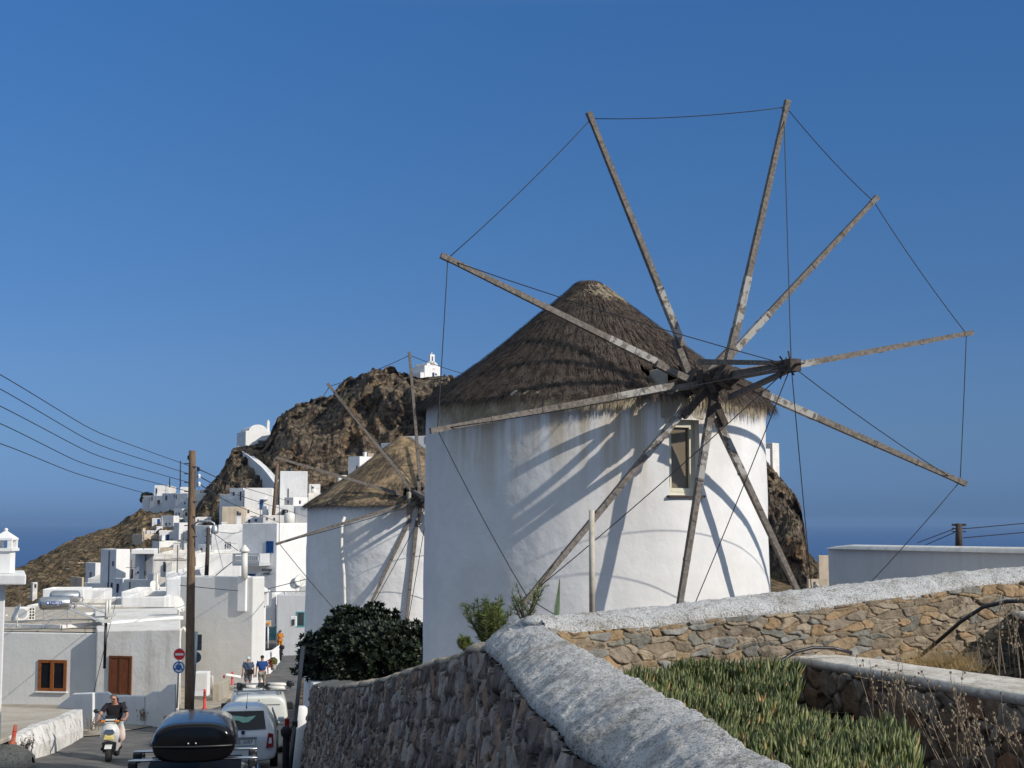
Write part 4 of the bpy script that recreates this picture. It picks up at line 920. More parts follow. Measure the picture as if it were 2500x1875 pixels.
bp = facept(q_['P'], q_['nR'], 497, 1248); mb = MB(); mb.box(bp + q_['nR'] * .5, (2.6, 1.0, .12), rz=math.radians(10))
for i in range(11): p = bp + q_['nR'] * 1.0 + q_['uR'] * (i - 5) * .25; mb.bar(p, p + Vector((0, 0, .9)), .03)
mb.bar(bp + q_['nR'] * 1.0 - q_['uR'] * 1.25 + Vector((0, 0, .9)), bp + q_['nR'] * 1.0 + q_['uR'] * 1.25 + Vector((0, 0, .9)), .04); mb.build('balcony', M['tealwin'], h)
mb = MB(); mb.box(W(511, 1202, 286), (.6, .6, 1.1)); mb.build('chimney', M['white'], h)
house('small white house with twin slit windows below the hilltop row', 425, 445, 462, 1242, 1266, 270, 50, 'white', ops=[('L', (429, 431, 1251, 1260), 'dark'), ('L', (436, 439, 1251, 1260), 'dark'), ('R', (452, 457, 1251, 1260), 'dark')])
house('narrow white wall house with a grey hatch under the twin-window house', 430, 433, 462, 1264, 1290, 262, 12, 'white', ops=[('R', (438, 451, 1267, 1275), 'grey')])
house('little white house with an open blue door on the brown slope', 369, 371, 391, 1265, 1288, 265, 10, 'white2', ops=[('R', (384, 391, 1267, 1284), 'blue')])
house('blue-grey shaded house with two tiny square windows', 392, 424, 438, 1259, 1296, 258, 60, 'white2', ops=[('L', (404, 408, 1276, 1283), 'dark'), ('L', (413, 416, 1276, 1281), 'dark')])
house('small white outbuilding with a flat top above the beige ruin', 379, 382, 397, 1285, 1302, 250, 15, 'white')
house('white terrace house with a blue door in front of the tall blank wall', 386, 388, 430, 1295, 1324, 240, 10, 'white', ops=[('R', (406, 413, 1305, 1323), 'blue')])
house('tall blank white house wall directly left of the wooden utility pole', 424, 437, 465, 1276, 1342, 235, 30, 'white2')
house('long low white terrace wall above the brown stone wall', 372, 388, 462, 1321, 1342, 225, 30, 'white')
house('brown rubble retaining wall under the white terrace', 388, 391, 462, 1337, 1360, 218, 8, 'stonehouse' if False else 'cream', roofm='beige', name='retaining_wall', cat='wall', par=.05)
house('half ruined beige house with broken window on the brown slope', 323, 348, 386, 1304, 1338, 240, 42, 'cream', ops=[('R', (353, 361, 1320, 1331), 'dark'), ('R', (366, 379, 1320, 1330), 'dark')])
house('low grey roofless shed against the slope above the beige ruin', 356, 359, 392, 1295, 1308, 247, 70, 'grey')
# --- dark ruins on the left slope
for i, (L, C_, R, yt, yb, d, lab) in enumerate([(166, 178, 205, 1374, 1396, 235, 'dark stone ruin high on the left slope'), (152, 168, 190, 1388, 1408, 228, 'roofless stone ruin lower on the left slope'), (172, 200, 204, 1410, 1440, 190, 'small stone hut with a dark wall beside the tall blue-shaded house'), (75, 80, 72 + 20, 1422, 1442, 200, 'tiny stone hut with one black window on the brown slope')]):
    house(lab, L, C_, R, yt, yb, d, 35, 'stainwhite' if i == 3 else 'cream', roofm='soil' if False else 'beige', name='stone_ruin', cat='ruin', group='stone ruins on the slope', ops=[('R', (84, 89, 1426, 1435), 'vent')] if i == 3 else [])
house('small white cottage with a tin door left of the tall blue-shaded house', 209, 233, 246, 1374, 1412, 200, 40, 'white2')
house('low white outbuilding with sloping sandy roof below the cottage', 210, 214, 246, 1412, 1438, 175, 10, 'grey')
# --- the big blue-shaded house and its neighbours
h, q_ = house('tall house with a blue-shaded left wall and a bright white right wall', 246, 284, 318, 1341, 1475, 150, 42, 'white', ops=[('L', (275, 278, 1370, 1382), 'dark'), ('L', (263, 266, 1422, 1438), 'navy'), ('L', (271, 275, 1423, 1437), 'navy')])
house('narrow shaded white house wedged right of the tall blue-shaded house', 316, 333, 336, 1349, 1420, 152, 60, 'white2', ops=[('L', (319, 325, 1390, 1412), 'navy')])
house('house with a thick white cornice over a dark purple-shaded wall', 330, 375, 380, 1342, 1420, 146, 66, 'white2', ops=[('L', (336, 339, 1395, 1400), 'navy'), ('L', (353, 357, 1393, 1405), 'navy')])
house('bright white parapet block on the cornice house', 318, 320, 377, 1341, 1353, 143, 8, 'white', extra=.0, dl=5, par=.2)
h, q_ = house('small arched annex with a tall navy window', 279, 300, 304, 1412, 1470, 138, 52, 'white2', ops=[('L', (285, 290, 1425, 1447), 'navy')])
house('white roof terrace wall decorated with a small painted vase', 300, 302, 361, 1415, 1443, 134, 8, 'white', dl=1.2, par=.1)
house('dark shaded wall house behind the white utility mast', 361, 402, 404, 1400, 1440, 132, 66, 'white2')
h, q_ = house('cream-coloured house with a projecting cornice and an electric meter box', 372, 375, 460, 1352, 1412, 125, 8, 'white3', ops=[('R', (399, 404, 1371, 1395), 'dark')])
mb = MB(); a = facept(q_['P'], q_['nR'], 374, 1364); b = facept(q_['P'], q_['nR'], 458, 1364); mb.bar(a, b, .25, .14); mb.build('cornice', M['white3'], h)
mb = MB(); mb.box(facept(q_['P'], q_['nR'], 416, 1385) + Vector((0, -.25, 0)), (.5, .45, .9)); mb.build('meter_box', M['pipe'], h)
# --- middle, right of the wooden pole
house('beige house with a flat roof left of the white diamond-sign house', 478, 512, 520, 1283, 1352, 165, 62, 'white2', ops=[('L', (486, 489, 1338, 1342), 'dark')])
h, q_ = house('white house with a round dark emblem and two small high windows', 512, 516, 594, 1298, 1356, 150, 8, 'white', ops=[('R', (531, 541, 1347, 1354), 'dark'), ('R', (549, 565, 1346, 1351), 'dark')])
# emblem: two arcs, central bar of beads, four corner dashes
mb = MB(); Pq, nq, uq = q_['P'], q_['nR'], q_['uR']
ec = facept(Pq, nq, 557, 1331) + nq * 0.03; s_ = (facept(Pq, nq, 565, 1331) - facept(Pq, nq, 549, 1331)).length / 16.0
def E2(x, y): return ec + uq * x * s_ + Vector((0, 0, 1)) * y * s_
for sx in (-1, 1):
    pr = [(2.9 + 0 * i, 0) for i in range(1)]
    outer = [(sx * 7.4 * math.cos(a), 5.3 * math.sin(a)) for a in np.linspace(-.95, .95, 9)]; inner = [(sx * (4.9 * math.cos(a) - .0), 5.3 * math.sin(a) * .82) for a in np.linspace(.95, -.95, 9)]
    mb.prism([E2(*p) for p in outer + inner], nq * 0.04)
    for sy in (-1, 1): mb.bar(E2(sx * 4.2, sy * 6.9), E2(sx * 7.6, sy * 6.4), s_ * 1.8, .05, up=nq)
for y0, y1 in ((7.4, 4.6), (3.6, 1.6), (.9, -.9), (-1.6, -3.6), (-4.6, -7.4)): mb.bar(E2(0, y0), E2(0, y1), s_ * 2.0, .05, up=nq)
mb.build('wall_emblem', M['emblem'], h)
house('white roof block striped by cable shadows above the emblem house', 530, 533, 594, 1281, 1298, 156, 8, 'white', extra=.6)
house('long white house front below the emblem house with a sloping plinth', 474, 478, 588, 1352, 1412, 128, 6, 'white')
house('beige square house with a dark double window and iron rail', 538, 542, 593, 1237, 1283, 215, 8, 'cream', ops=[('R', (578, 583, 1248, 1259), 'dark'), ('R', (584, 588, 1251, 1260), 'dark')])
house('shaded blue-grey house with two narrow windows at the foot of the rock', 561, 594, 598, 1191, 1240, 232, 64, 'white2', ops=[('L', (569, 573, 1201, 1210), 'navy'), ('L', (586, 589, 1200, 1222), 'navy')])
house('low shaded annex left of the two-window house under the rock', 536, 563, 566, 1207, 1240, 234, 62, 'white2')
h, q_ = house('wide bright white house with a vivid blue door in its upper wall', 595, 597, 666, 1191, 1264, 228, 8, 'white', ops=[('R', (634, 643, 1219, 1244), 'blue'), ('R', (604, 609, 1244, 1253), 'dark'), ('R', (611, 626, 1260, 1263), 'dark')])
mb = MB(); mb.bar(facept(q_['P'], q_['nR'], 645, 1219) + q_['nR'] * .4, facept(q_['P'], q_['nR'], 655, 1219) + q_['nR'] * .4, .9, .08); mb.build('canopy', M['white'], h)
house('narrow shaded return wall between the blue-door house and the pole house', 640, 652, 655, 1235, 1280, 205, 62, 'white2', ops=[('L', (646, 650, 1259, 1276), 'dark')])
house('tall plain white house rising above the others left of the thatched mill', 680, 684, 751, 1150, 1238, 235, 10, 'white2', ops=[('R', (702, 705, 1193, 1222), 'vent')])
house('white house with a small varnished wooden door behind the rusty mast', 652, 656, 718, 1233, 1280, 192, 8, 'white', ops=[('R', (686, 698, 1258, 1276), 'wood')])
house('blue-grey shaded block tucked under the left eave of the smaller mill', 717, 752, 756, 1235, 1296, 188, 64, 'white2')
house('cream block at the foot of the cliff just above the smaller mill roof', 750, 753, 800, 1204, 1240, 240, 10, 'white3')
# balcony building
h, q_ = house('two-storey house with blue shutters, a slatted balcony and a dazzling white right wall', 592, 677, 760, 1277, 1500, 112, 66, 'white', ops=[('L', (650, 668, 1321, 1350), 'blue'), ('L', (605, 624, 1401, 1433), 'bluewin')], dr=9, group=None)
P0, nL, uL, nR, uR = q_['P'], q_['nL'], q_['uL'], q_['nR'], q_['uR']
# right wall must reach behind the mill
mb = MB()
b0 = facept(P0, nL, 595, 1350) ; b1 = facept(P0, nL, 660, 1350); dirb = (b1 - b0).normalized(); Lb = (b1 - b0).length
zt_, zb_ = facept(P0, nL, 630, 1350).z, facept(P0, nL, 630, 1380).z; hb_ = zt_ - zb_
mid = (b0 + b1) / 2 + nL * 0.75; Rm = Matrix((dirb, nL, Vector((0, 0, 1)))).transposed()
mb.box(Vector((mid.x, mid.y, zb_ + .08)), (Lb, 1.5, .16), M=Rm)
c0 = Vector((mid.x, mid.y, 0)) + nL * .70
mb.box(c0 + Vector((0, 0, zt_ - .06)), (Lb, .14, .12), M=Rm); mb.box(c0 + Vector((0, 0, zb_ + .27)), (Lb, .14, .22), M=Rm)
for i in range(26):
    if i % 2 == 0 or i < 3: mb.box(c0 + dirb * (-Lb / 2 + Lb * (i + .5) / 26) + Vector((0, 0, (zt_ + zb_) / 2 + .1)), (Lb / 26 * .99, .12, hb_ - .6), M=Rm)
for s in (-1, 1): mb.box(Vector((mid.x, mid.y, (zt_ + zb_) / 2 + .05)) + dirb * s * (Lb / 2 - .07), (.14, 1.38, hb_ - .15), M=Rm)
mb.build('balcony', M['grey'], h)
Mt = Matrix.Translation(facept(P0, nL, 652, 1391) + nL * 0.02) @ Matrix((-uL, Vector((0, 0, 1)), nL)).transposed().to_4x4()
textobj('κελάρι', 0.30, Mt, M['emblem'], h, 'painted_letters', 0.012)
Mt = Matrix.Translation(facept(P0, nL, 652, 1400) + nL * 0.02) @ Matrix((-uL, Vector((0, 0, 1)), nL)).transposed().to_4x4()
textobj('~ καφέ ~', 0.27, Mt, M['emblem'], h, 'painted_letters', 0.012)
house('low shaded house with a rounded roof edge and a dark counter opening', 672, 676, 760, 1452, 1572, 106, 4, 'grey', ops=[('R', (724, 744, 1493, 1530), 'teal')], dl=5, group=None)
house('bright narrow pillar house below the balcony building', 661, 663, 673, 1448, 1466, 108, 8, 'white', dl=2, group=None)
# big grey gable wall house
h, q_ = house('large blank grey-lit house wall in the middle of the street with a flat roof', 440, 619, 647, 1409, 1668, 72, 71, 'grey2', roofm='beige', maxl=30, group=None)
P0, nL, uL, nR, uR = q_['P'], q_['nL'], q_['uL'], q_['nR'], q_['uR']
mb = MB(); a = facept(P0, nL, 583, 1406); b = facept(P0, nL, 604, 1406); zc = facept(P0, nL, 593, 1493).z; mb.prism([a + nL * .14, b + nL * .14, b - nL * .3, a - nL * .3], (0, 0, zc - a.z)); mb.build('chimney_breast', M['white'], h, bevel=.04)
ch = MB(); c_ = W(597, 1408, 71.9); top = W(597, 1348, 71.9); ch.tube([c_ - Vector((0, 0, .1)), top], .16, 12); ch.lathe([(.17, 0), (.26, .02), (.26, .10), (.05, .36), (0.01, .38)], 12, c=top); ch.build('chimney', M['pipe'], h)
tag(h, cat='house')
h2, _ = house('stepped white corner of the big grey house beside the road', 619, 622, 650, 1475, 1668, 73.5, 84, 'white', roofm='beige', dl=2.5, group=None, par=.12)
# pointed chimney turret
tt = thing('chimney_turret', 'white square chimney turret with a pointed top beside the road corner', 'chimney', W(641, 1476, 75))
c_ = W(641, 1478, 75); mb = MB(); hh = W(641, 1444, 75).z - c_.z; mb.box(c_ + Vector((0, 0, hh / 2)), (.55, .55, hh)); mb.build('stack', M['white'], tt)
mb = MB(); z0 = c_.z + hh; pk = W(641, 1430, 75).z; b = .36
mb.add([c_ + Vector((x, y, hh)) for x, y in ((-b, -b), (b, -b), (b, b), (-b, b))] + [Vector((c_.x, c_.y, pk))], [(0, 1, 4), (1, 2, 4), (2, 3, 4), (3, 0, 4), (3, 2, 1, 0)]); mb.build('cap', M['white'], tt)
mb = MB(); mb.box(W(641, 1449, 74.7), (.07, .03, .14)); mb.build('vent', M['black'], tt)

# --- fillers between the named houses
for a in [
 ('white house with two small grey windows just right of the wooden utility pole', 474, 476, 515, 1262, 1290, 240, 10, 'white', [('R', (482, 486, 1268, 1276), 'dark'), ('R', (499, 503, 1268, 1276), 'dark')]),
 ('low white house with a black doorway right of the wooden utility pole', 476, 500, 534, 1283, 1302, 225, 40, 'white3', [('R', (508, 512, 1289, 1300), 'dark'), ('L', (484, 487, 1288, 1295), 'dark')]),
 ('cream cottage with a blue door beneath the hilltop balcony house', 503, 505, 536, 1262, 1284, 252, 12, 'cream', [('R', (514, 519, 1268, 1282), 'blue'), ('R', (525, 529, 1268, 1275), 'dark')]),
 ('white block with one navy window left of the beige square house', 520, 524, 541, 1246, 1266, 262, 20, 'white', [('R', (529, 533, 1250, 1258), 'navy')]),
 ('grey-white cube wedged under the rock left of the annex', 522, 538, 542, 1222, 1246, 274, 50, 'white2', [('L', (527, 530, 1229, 1236), 'dark')]),
 ('white house with a blue shutter at the left edge of the slope village', 328, 345, 372, 1340, 1362, 205, 45, 'white', [('R', (351, 356, 1346, 1354), 'blue'), ('L', (334, 337, 1346, 1353), 'dark')]),
 ('small stepped white house above the cream cornice house', 395, 398, 455, 1349, 1362, 160, 8, 'white', [('R', (410, 414, 1352, 1358), 'dark')]),
 ('white cube with a brown door above the emblem house', 596, 598, 642, 1262, 1282, 196, 10, 'white', [('R', (606, 611, 1268, 1280), 'wood'), ('R', (622, 628, 1267, 1273), 'dark')]),
 ('long sunlit white house with three little windows above the balcony building', 640, 642, 715, 1258, 1280, 178, 8, 'white3', [('R', (650, 654, 1264, 1270), 'dark'), ('R', (668, 672, 1264, 1270), 'dark')]),
 ('white house corner with a shaded side behind the rusty mast', 694, 716, 752, 1214, 1240, 224, 44, 'white', [('R', (730, 734, 1222, 1230), 'navy'), ('L', (702, 705, 1222, 1229), 'dark')]),
 ('white house with a grey door under the tall plain house', 660, 663, 690, 1205, 1236, 246, 10, 'white', [('R', (668, 673, 1214, 1226), 'grey')]),
 ('small white room on the rocks right of the tall plain house', 752, 755, 782, 1182, 1204, 262, 14, 'white', [('R', (762, 766, 1188, 1195), 'dark')]),
 ('low grey-white house front between the cornice house and the wooden pole', 400, 404, 458, 1398, 1440, 112, 6, 'white2', [('R', (418, 424, 1408, 1420), 'dark')]),
 ('white house with a green-grey shutter low beside the stone hut', 205, 232, 248, 1424, 1462, 150, 45, 'white', [('L', (214, 219, 1434, 1446), 'grey')]),
 ('white roof room with a black opening left of the emblem house', 484, 503, 515, 1330, 1356, 140, 50, 'white', [('L', (490, 494, 1338, 1346), 'dark')]),
]:
    house(a[0], *a[1:8], mat=a[8], ops=a[9])
# --- chapels
def chapel(label, px0, px1, ytop, ysh, yb, d, rz, depth, sideL, belfry, name='chapel'):
    a = W(px0, yb, d); b = W(px1, yb, d); wdt = (b - a).length; c = (a + b) / 2; wdt /= math.cos(rz)
    t = thing(name, label, 'chapel', (c.x, c.y, c.z), rz, local=True); hS = W(px0, ysh, d).z - c.z; hT = W(px0, ytop, d).z - c.z
    mb = MB(); n = 14; hw = wdt / 2; prof = [(-hw, -3), (hw, -3), (hw, hS), (hw * .78, hS)] + [(hw * .74 * math.cos(k * math.pi / n), hS + (hT - hS) * math.sin(k * math.pi / n)) for k in range(n + 1)] + [(-hw * .78, hS), (-hw, hS)]
    mb.prism([(x, 0, z) for x, z in prof], (0, .45, 0)); mb.build('gable_wall', M['white'], t)
    mb = MB(); mb.box((0, .45 + (depth - .45) / 2, hS / 2 - 1.5 - .1), (wdt * .97, depth - .45, hS + 3 - .2)); mb.build('nave', M['white2'], t)
    mb = MB(); rows = []
    for k in range(n + 1): x, z = hw * .72 * math.cos(k * math.pi / n), hS - .15 + (hT - hS) * .92 * math.sin(k * math.pi / n); rows.append([(x, .4, z), (x, depth * .5, z), (x, depth - .2, z)])
    mb.grid(rows); mb.add([(hw * .72 * math.cos(k * math.pi / n), depth - .2, hS - .15 + (hT - hS) * .92 * math.sin(k * math.pi / n)) for k in range(n + 1)], [tuple(range(n + 1))]); mb.build('vault', M['stainwhite'], t)
    return t, hw, hS, hT
t, hw, hS, hT = chapel('lower white chapel with a barrel vault perched on the left rock shoulder', 602, 657, 1036.5, 1052, 1094, 346, math.radians(26), 8.5, 0, None)
mb = MB(); mb.box((hw - .25, 1.3, (hS + hT + .3) / 2), (.6, 1.0, hT - hS + 1.5)); mb.lathe([(.5, 0), (.42, .2), (.24, .38), (.02, .45)], 10, c=(hw - .25, 1.3, hT + .88), M=Matrix.Diagonal((.6, 1, 1))); mb.build('belfry', M['white'], t)
mb = MB(); mb.box((.9, -.02, .9), (1.8, .06, 2.0)); mb.build('door', M['signback'], t)
t, hw, hS, hT = chapel('small white chapel with a bell arch on the very summit', 1037.5, 1073.5, 882, 893.5, 922, 297, math.radians(40), 4.6, 0, None)
zt_ = W(1057, 863, 297).z - W(1057, 920, 297).z
mb = MB(); bw = .58; arch = [(-.2 * 1, 0)]
outer = [(-bw, hT - .9), (bw, hT - .9), (bw, zt_), (-bw, zt_)]
hz0, hz1 = zt_ - 1.75, zt_ - .45
for x0, x1, z0, z1 in ((-bw, -.2, hT - .9, zt_), (.2, bw, hT - .9, zt_), (-.2, .2, hT - .9, hz0), (-.2, .2, hz1, zt_)): mb.box(((x0 + x1) / 2, .25, (z0 + z1) / 2), (x1 - x0, .5, z1 - z0))
mb.bar((0, .25, zt_), (0, .25, zt_ + .45), .08); mb.bar((-.15, .25, zt_ + .3), (.15, .25, zt_ + .3), .08); bf = mb.build('belfry', M['white'], t)
mb = MB(); mb.lathe([(.04, .42), (.09, .36), (.12, .12), (.17, 0), (.01, 0)], 10, c=(0, .25, hz0 + .5)); mb.build('bell', M['signback'], bf)
mb = MB(); mb.box((.25, -.02, .55), (.55, .06, 1.1)); mb.build('door', M['navy'], t)
mb = MB(); mb.tube([(.95, -.04, .75), (.95, .02, .75)], .28, 12); mb.build('round_window', M['signback'], t)
mb = MB(); mb.bar((-.05, -.02, 1.75), (.25, -.02, 2.0), .1); mb.bar((.25, -.02, 2.0), (.55, -.02, 1.75), .1); mb.build('door_pediment', M['cream'], t)
mb = MB(); mb.box((-.5 - hw, 2.3, -.1), (1.0, 4.4, 2.1)); mb.build('side_annex', M['white'], t)
# curved white stairway down from the lower chapel
st = thing('stairway', 'whitewashed stairway winding down the rock from the lower chapel', 'stairway', W(620, 1130, 340))
SP = [(580, 1092, 326), (584, 1100, 312), (592, 1107, 300), (607, 1117, 286), (623, 1131, 276), (640, 1146, 268), (652, 1160, 262), (664, 1176, 257), (674, 1190, 252)]
SQ = [(594, 1095, 330), (601, 1099, 316), (608, 1106, 304), (620, 1114, 290), (636, 1126, 280), (650, 1138, 272), (660, 1148, 266), (671, 1160, 261), (681, 1172, 256)]
a_ = resample([W(*p) for p in SP], 60); b_ = resample([W(*p) for p in SQ], 60)
mb = MB(); mb.grid([[Vector(a_[i]), Vector(b_[i])] for i in range(60)], smooth=False); mb.build('steps', M['white'], st)
mb = MB()
for i in range(59):
    p, q = Vector(a_[i]), Vector(a_[i + 1]); w_ = Vector((.25, .15, 0)); dn = Vector((0, 0, -4.2)); upv = Vector((0, 0, .35))
    mb.add([p + upv, q + upv, q + dn, p + dn, p + upv + w_, q + upv + w_, q + dn + w_, p + dn + w_], [(0, 1, 2, 3), (7, 6, 5, 4), (0, 4, 5, 1)])
mb.build('parapet', M['white2'], st)
house('square stone bastion under the lower chapel', 564, 577, 580, 1098, 1118, 349, 50, 'stainwhite', name='bastion', cat='wall', group=None, extra=1.5)
# boxy white buildings around the cliff base and on the right cliff
house('tall white buttressed building on top of the right-hand cliff', 1852, 1886, 1902, 1081, 1150, 277, 52, 'white3', name='tower_house', cat='building', group=None, extra=6)
house('lower white block leaning on the building above the right-hand cliff', 1850, 1861, 1880, 1095, 1152, 273, 30, 'white', name='tower_house', cat='building', group=None, extra=6)
house('white cube house with a blue-shaded side above the smaller mill roof', 850, 878, 930, 1114, 1160, 262, 46, 'white', ops=[('L', (870, 873, 1137, 1148), 'navy')])
house('white house half hidden behind the top of the smaller mill roof', 930, 955, 975, 1081, 1115, 268, 50, 'white2')
house('blue-grey shaded house between the two mills', 975, 1040, 1050, 1064, 1120, 264, 70, 'white2', ops=[('L', (1037, 1039, 1066, 1084), 'dark')])
house('tiny cream chimney room above the white cube house', 895, 897, 925, 1107, 1118, 270, 10, 'cream', extra=.6)
house('small white roof corner left of the smaller mill roof', 824, 827, 852, 1160, 1178, 262, 12, 'white')
h, q_ = house('cream stone chapel-like house with a small gable niche at the foot of the right cliff', 1970, 1974, 2040, 1414, 1460, 120, 6, 'cream', ops=[('R', (1989, 1997, 1435, 1442), 'vent')], group=None)
mb = MB(); e = facept(q_['P'], q_['nR'], 1993, 1424); mb.bar(facept(q_['P'], q_['nR'], 1987, 1431), e, .12); mb.bar(e, facept(q_['P'], q_['nR'], 1999, 1431), .12); mb.build('niche_gable', M['white3'], h)
house('sandy walled building on the far slope right of the cliff', 1996, 1999, 2060, 1356, 1382, 190, 6, 'cream', name='walled_building', cat='building', group=None)

# ------------------------------------------------------------------ the low house on the left with the solar heaters
DL = 59.0
P0 = W(236, 1546, DL); h = thing('house', 'low white house with a wooden window and a louvred door under the solar water heaters', 'house', (P0.x, P0.y, -9)); ph_ = math.radians(80)
nL = Vector((-math.cos(ph_), -math.sin(ph_), 0)); uL = Vector((-math.sin(ph_), math.cos(ph_), 0))
fp = [P0, P0 + Vector((-.32 * 12, 12, 0)), P0 + uL * 14 + Vector((-.4 * 12, 12, 0)), P0 + uL * 14]; mb = MB(); mb.prism([Vector((p.x, p.y, P0.z)) for p in fp], (0, 0, -5)); mb.build('wall', M['grey2'], h, bevel=.05)
# front wing, brighter
zt0 = P0.z
wing = MB(); a = W(236, 1540, DL - .6); b = W(441, 1536, DL - 1.6)
wing.add([a, b, b + Vector((-.2345 * 14, 14, 0)), a + Vector((-.3 * 14, 14, 0))] + [Vector((p.x, p.y, -9)) for p in (a, b, b + Vector((-.2345 * 14, 14, 0)), a + Vector((-.3 * 14, 14, 0)))], [(0, 1, 2, 3), (7, 6, 5, 4), (0, 4, 5, 1), (1, 5, 6, 2), (2, 6, 7, 3), (3, 7, 4, 0)])
wing.build('front_wing', M['white3'], h, bevel=.05)
fu = (b - a); fu.z = 0; fu.normalize(); fn = Vector((fu.y, -fu.x, 0))
# wooden window with real recess look: frame, glass, sill
wc0, wc1 = facept(P0, nL, 94, 1650), facept(P0, nL, 163, 1650); zt_, zb_ = facept(P0, nL, 128, 1611).z, facept(P0, nL, 128, 1687).z
Rm = Matrix((-uL, nL, Vector((0, 0, 1)))).transposed(); c = (wc0 + wc1) / 2; c.z = (zt_ + zb_) / 2; ww, hh = (wc1 - wc0).length, zt_ - zb_
wn = MB()
for s in (-1, 1): wn.box(c + nL * .03 - uL * s * (ww / 2 - .06), (.12, .06, hh), M=Rm); wn.box(c + nL * .03 + Vector((0, 0, s * (hh / 2 - .06))), (ww - .24, .06, .12), M=Rm)
wn.box(c + nL * .045, (.14, .07, hh - .1), M=Rm); wo = wn.build('window', M['orangewood'], h)
g_ = MB(); g_.box(c + nL * .012, (ww - .2, .02, hh - .2), M=Rm); g_.build('pane', M['glass'], wo)
g_ = MB(); g_.box(c + nL * .06 - Vector((0, 0, hh / 2 + .03)), (ww + .12, .14, .05), M=Rm); g_.build('sill', M['white'], wo)
# louvred wooden door
d0, d1 = facept(a, fn, 267, 1650), facept(a, fn, 322, 1650); zt_, zb_ = facept(a, fn, 295, 1601).z, facept(a, fn, 295, 1698).z; c = (d0 + d1) / 2; c.z = (zt_ + zb_) / 2; ww, hh = (d1 - d0).length, zt_ - zb_
Rf = Matrix((fu, fn, Vector((0, 0, 1)))).transposed(); dm = MB()
for s in (-1, 1): dm.box(c + fn * .03 + fu * s * (ww / 2 - .045), (.09, .08, hh), M=Rf)
dm.box(c + fn * .03 + Vector((0, 0, hh / 2 - .045)), (ww - .18, .08, .09), M=Rf); dm.box(c + fn * .03, (.09, .08, hh - .1), M=Rf)
do = dm.build('door', M['brownwood'], h)
lv = MB()
for i in range(34): lv.box(c + fn * .025 + Vector((0, 0, hh / 2 - .12 - i * (hh - .16) / 34)), (ww - .2, .05, .028), M=Rf @ Matrix.Rotation(.5, 3, 'X'))
lv.build('louvres', noisy('louvre_wood', (0.15, 0.045, 0.02), (0.22, 0.07, 0.03), 6, .5, bump=0), do)
# roof kerbs and pipes on the flat roof
for p0, p1, w_ in (((150, 1530, 61), (446, 1508, 64), .22), ((205, 1500, 70), (419, 1490, 73), .34), ((-20, 1526, 63), (150, 1530, 61), .12)):
    rk = MB(); rk.bar(W(*p0), W(*p1), w_, .16); rk.build('roof_kerb', M['white'], h, bevel=.02)
mb = MB(); c1, c2, c2b, c3, c4 = P0 + uL * 14 + Vector((0, .05, 0)), P0 + Vector((0, .05, 0)), Vector((W(441, 1536, DL).x - .1, DL + .1, zt0 + .0)), Vector((W(425, 1536, 76).x, 76, zt0 + .05)), Vector((-32, 76, zt0 + .05))
mb.prism([c1, c2, c2b, c3, c4], (0, 0, -.3)); 
for i in range(0): pass
mb.build('roof_terrace', M['beige'], h)
# low garden walls between house and street
lw = thing('garden_wall', 'low white garden wall with slanting ends in front of the louvred door', 'wall', W(290, 1740, 51))
def wallpoly(parent, pts, d0, d1, th, mat, name='wall'):
    x0 = pts[0][0]; x1 = max(p[0] for p in pts); P = [W(px, py, d0 + (d1 - d0) * (px - x0) / max(1, (x1 - x0))) for px, py in pts]
    mb = MB(); mb.prism(P, (0, th, 0)); return mb.build(name, mat, parent, bevel=.03)
wallpoly(lw, [(227, 1692), (262, 1690), (275, 1699), (353, 1699), (353, 1790), (227, 1796)], 51.0, 50.2, .22, M['white2'])
wallpoly(lw, [(354, 1699), (372, 1688), (392, 1688), (410, 1672), (427, 1670), (427, 1768), (354, 1790)], 50.2, 49.8, .22, M['white'])
lw2 = thing('garden_wall', 'white stepped wall at the top of the concrete ramp', 'wall', W(200, 1740, 46))
wallpoly(lw2, [(133, 1729), (178, 1694), (227, 1692), (226, 1782), (200, 1778), (200, 1732)], 47.5, 46.5, .25, M['white'])
lw3 = thing('ramp_wall', 'long low whitewashed kerb wall stained with black along the concrete ramp', 'wall', W(120, 1800, 40))
A_ = [(45, 1800, 36.0), (100, 1770, 38.5), (150, 1755, 42), (200, 1732, 45.5)]; B_ = [(52, 1838, 35.6), (110, 1812, 38.2), (160, 1795, 41.8), (203, 1778, 45.3)]
a_ = resample([W(*p) for p in A_], 40); b_ = resample([W(*p) for p in B_], 40); off = Vector((-.28, .12, .0))
rows = [[Vector(b_[i]) + Vector((0, 0, -.4)), Vector(b_[i]), Vector(a_[i]), Vector(a_[i]) + off, Vector(a_[i]) + off + Vector((0, 0, -1))] for i in range(40)]
for r in rows:
    for k in range(5): r[k] = r[k] + Vector((noise.noise(r[k] * 1.5), noise.noise(r[k] * 1.5 + Vector((9, 0, 0))), noise.noise(r[k] * 2))) * .015
mb = MB(); mb.grid(rows, smooth=False); mb.add([rows[0][i] for i in range(5)], [(0, 1, 2, 3, 4)]); mb.build('wall', roughcast('stained_kerb', (0.70, 0.68, 0.65), (0.28, 0.26, 0.24), 3, .3, .54, .62), lw3)
mb = MB(); rp_ = [[W(-60, 1840, 35), W(45, 1800, 36.2)], [W(-60, 1800, 38), W(100, 1771, 38.6)], [W(-60, 1765, 42), W(150, 1756, 42.1)], [W(-60, 1722, 47.5), W(195, 1733, 45.6)]]
mb.grid(rp_, smooth=False); tag(mb.build('ramp', M['beige']), 'sloping pale concrete ramp in the lower left', kind='structure')
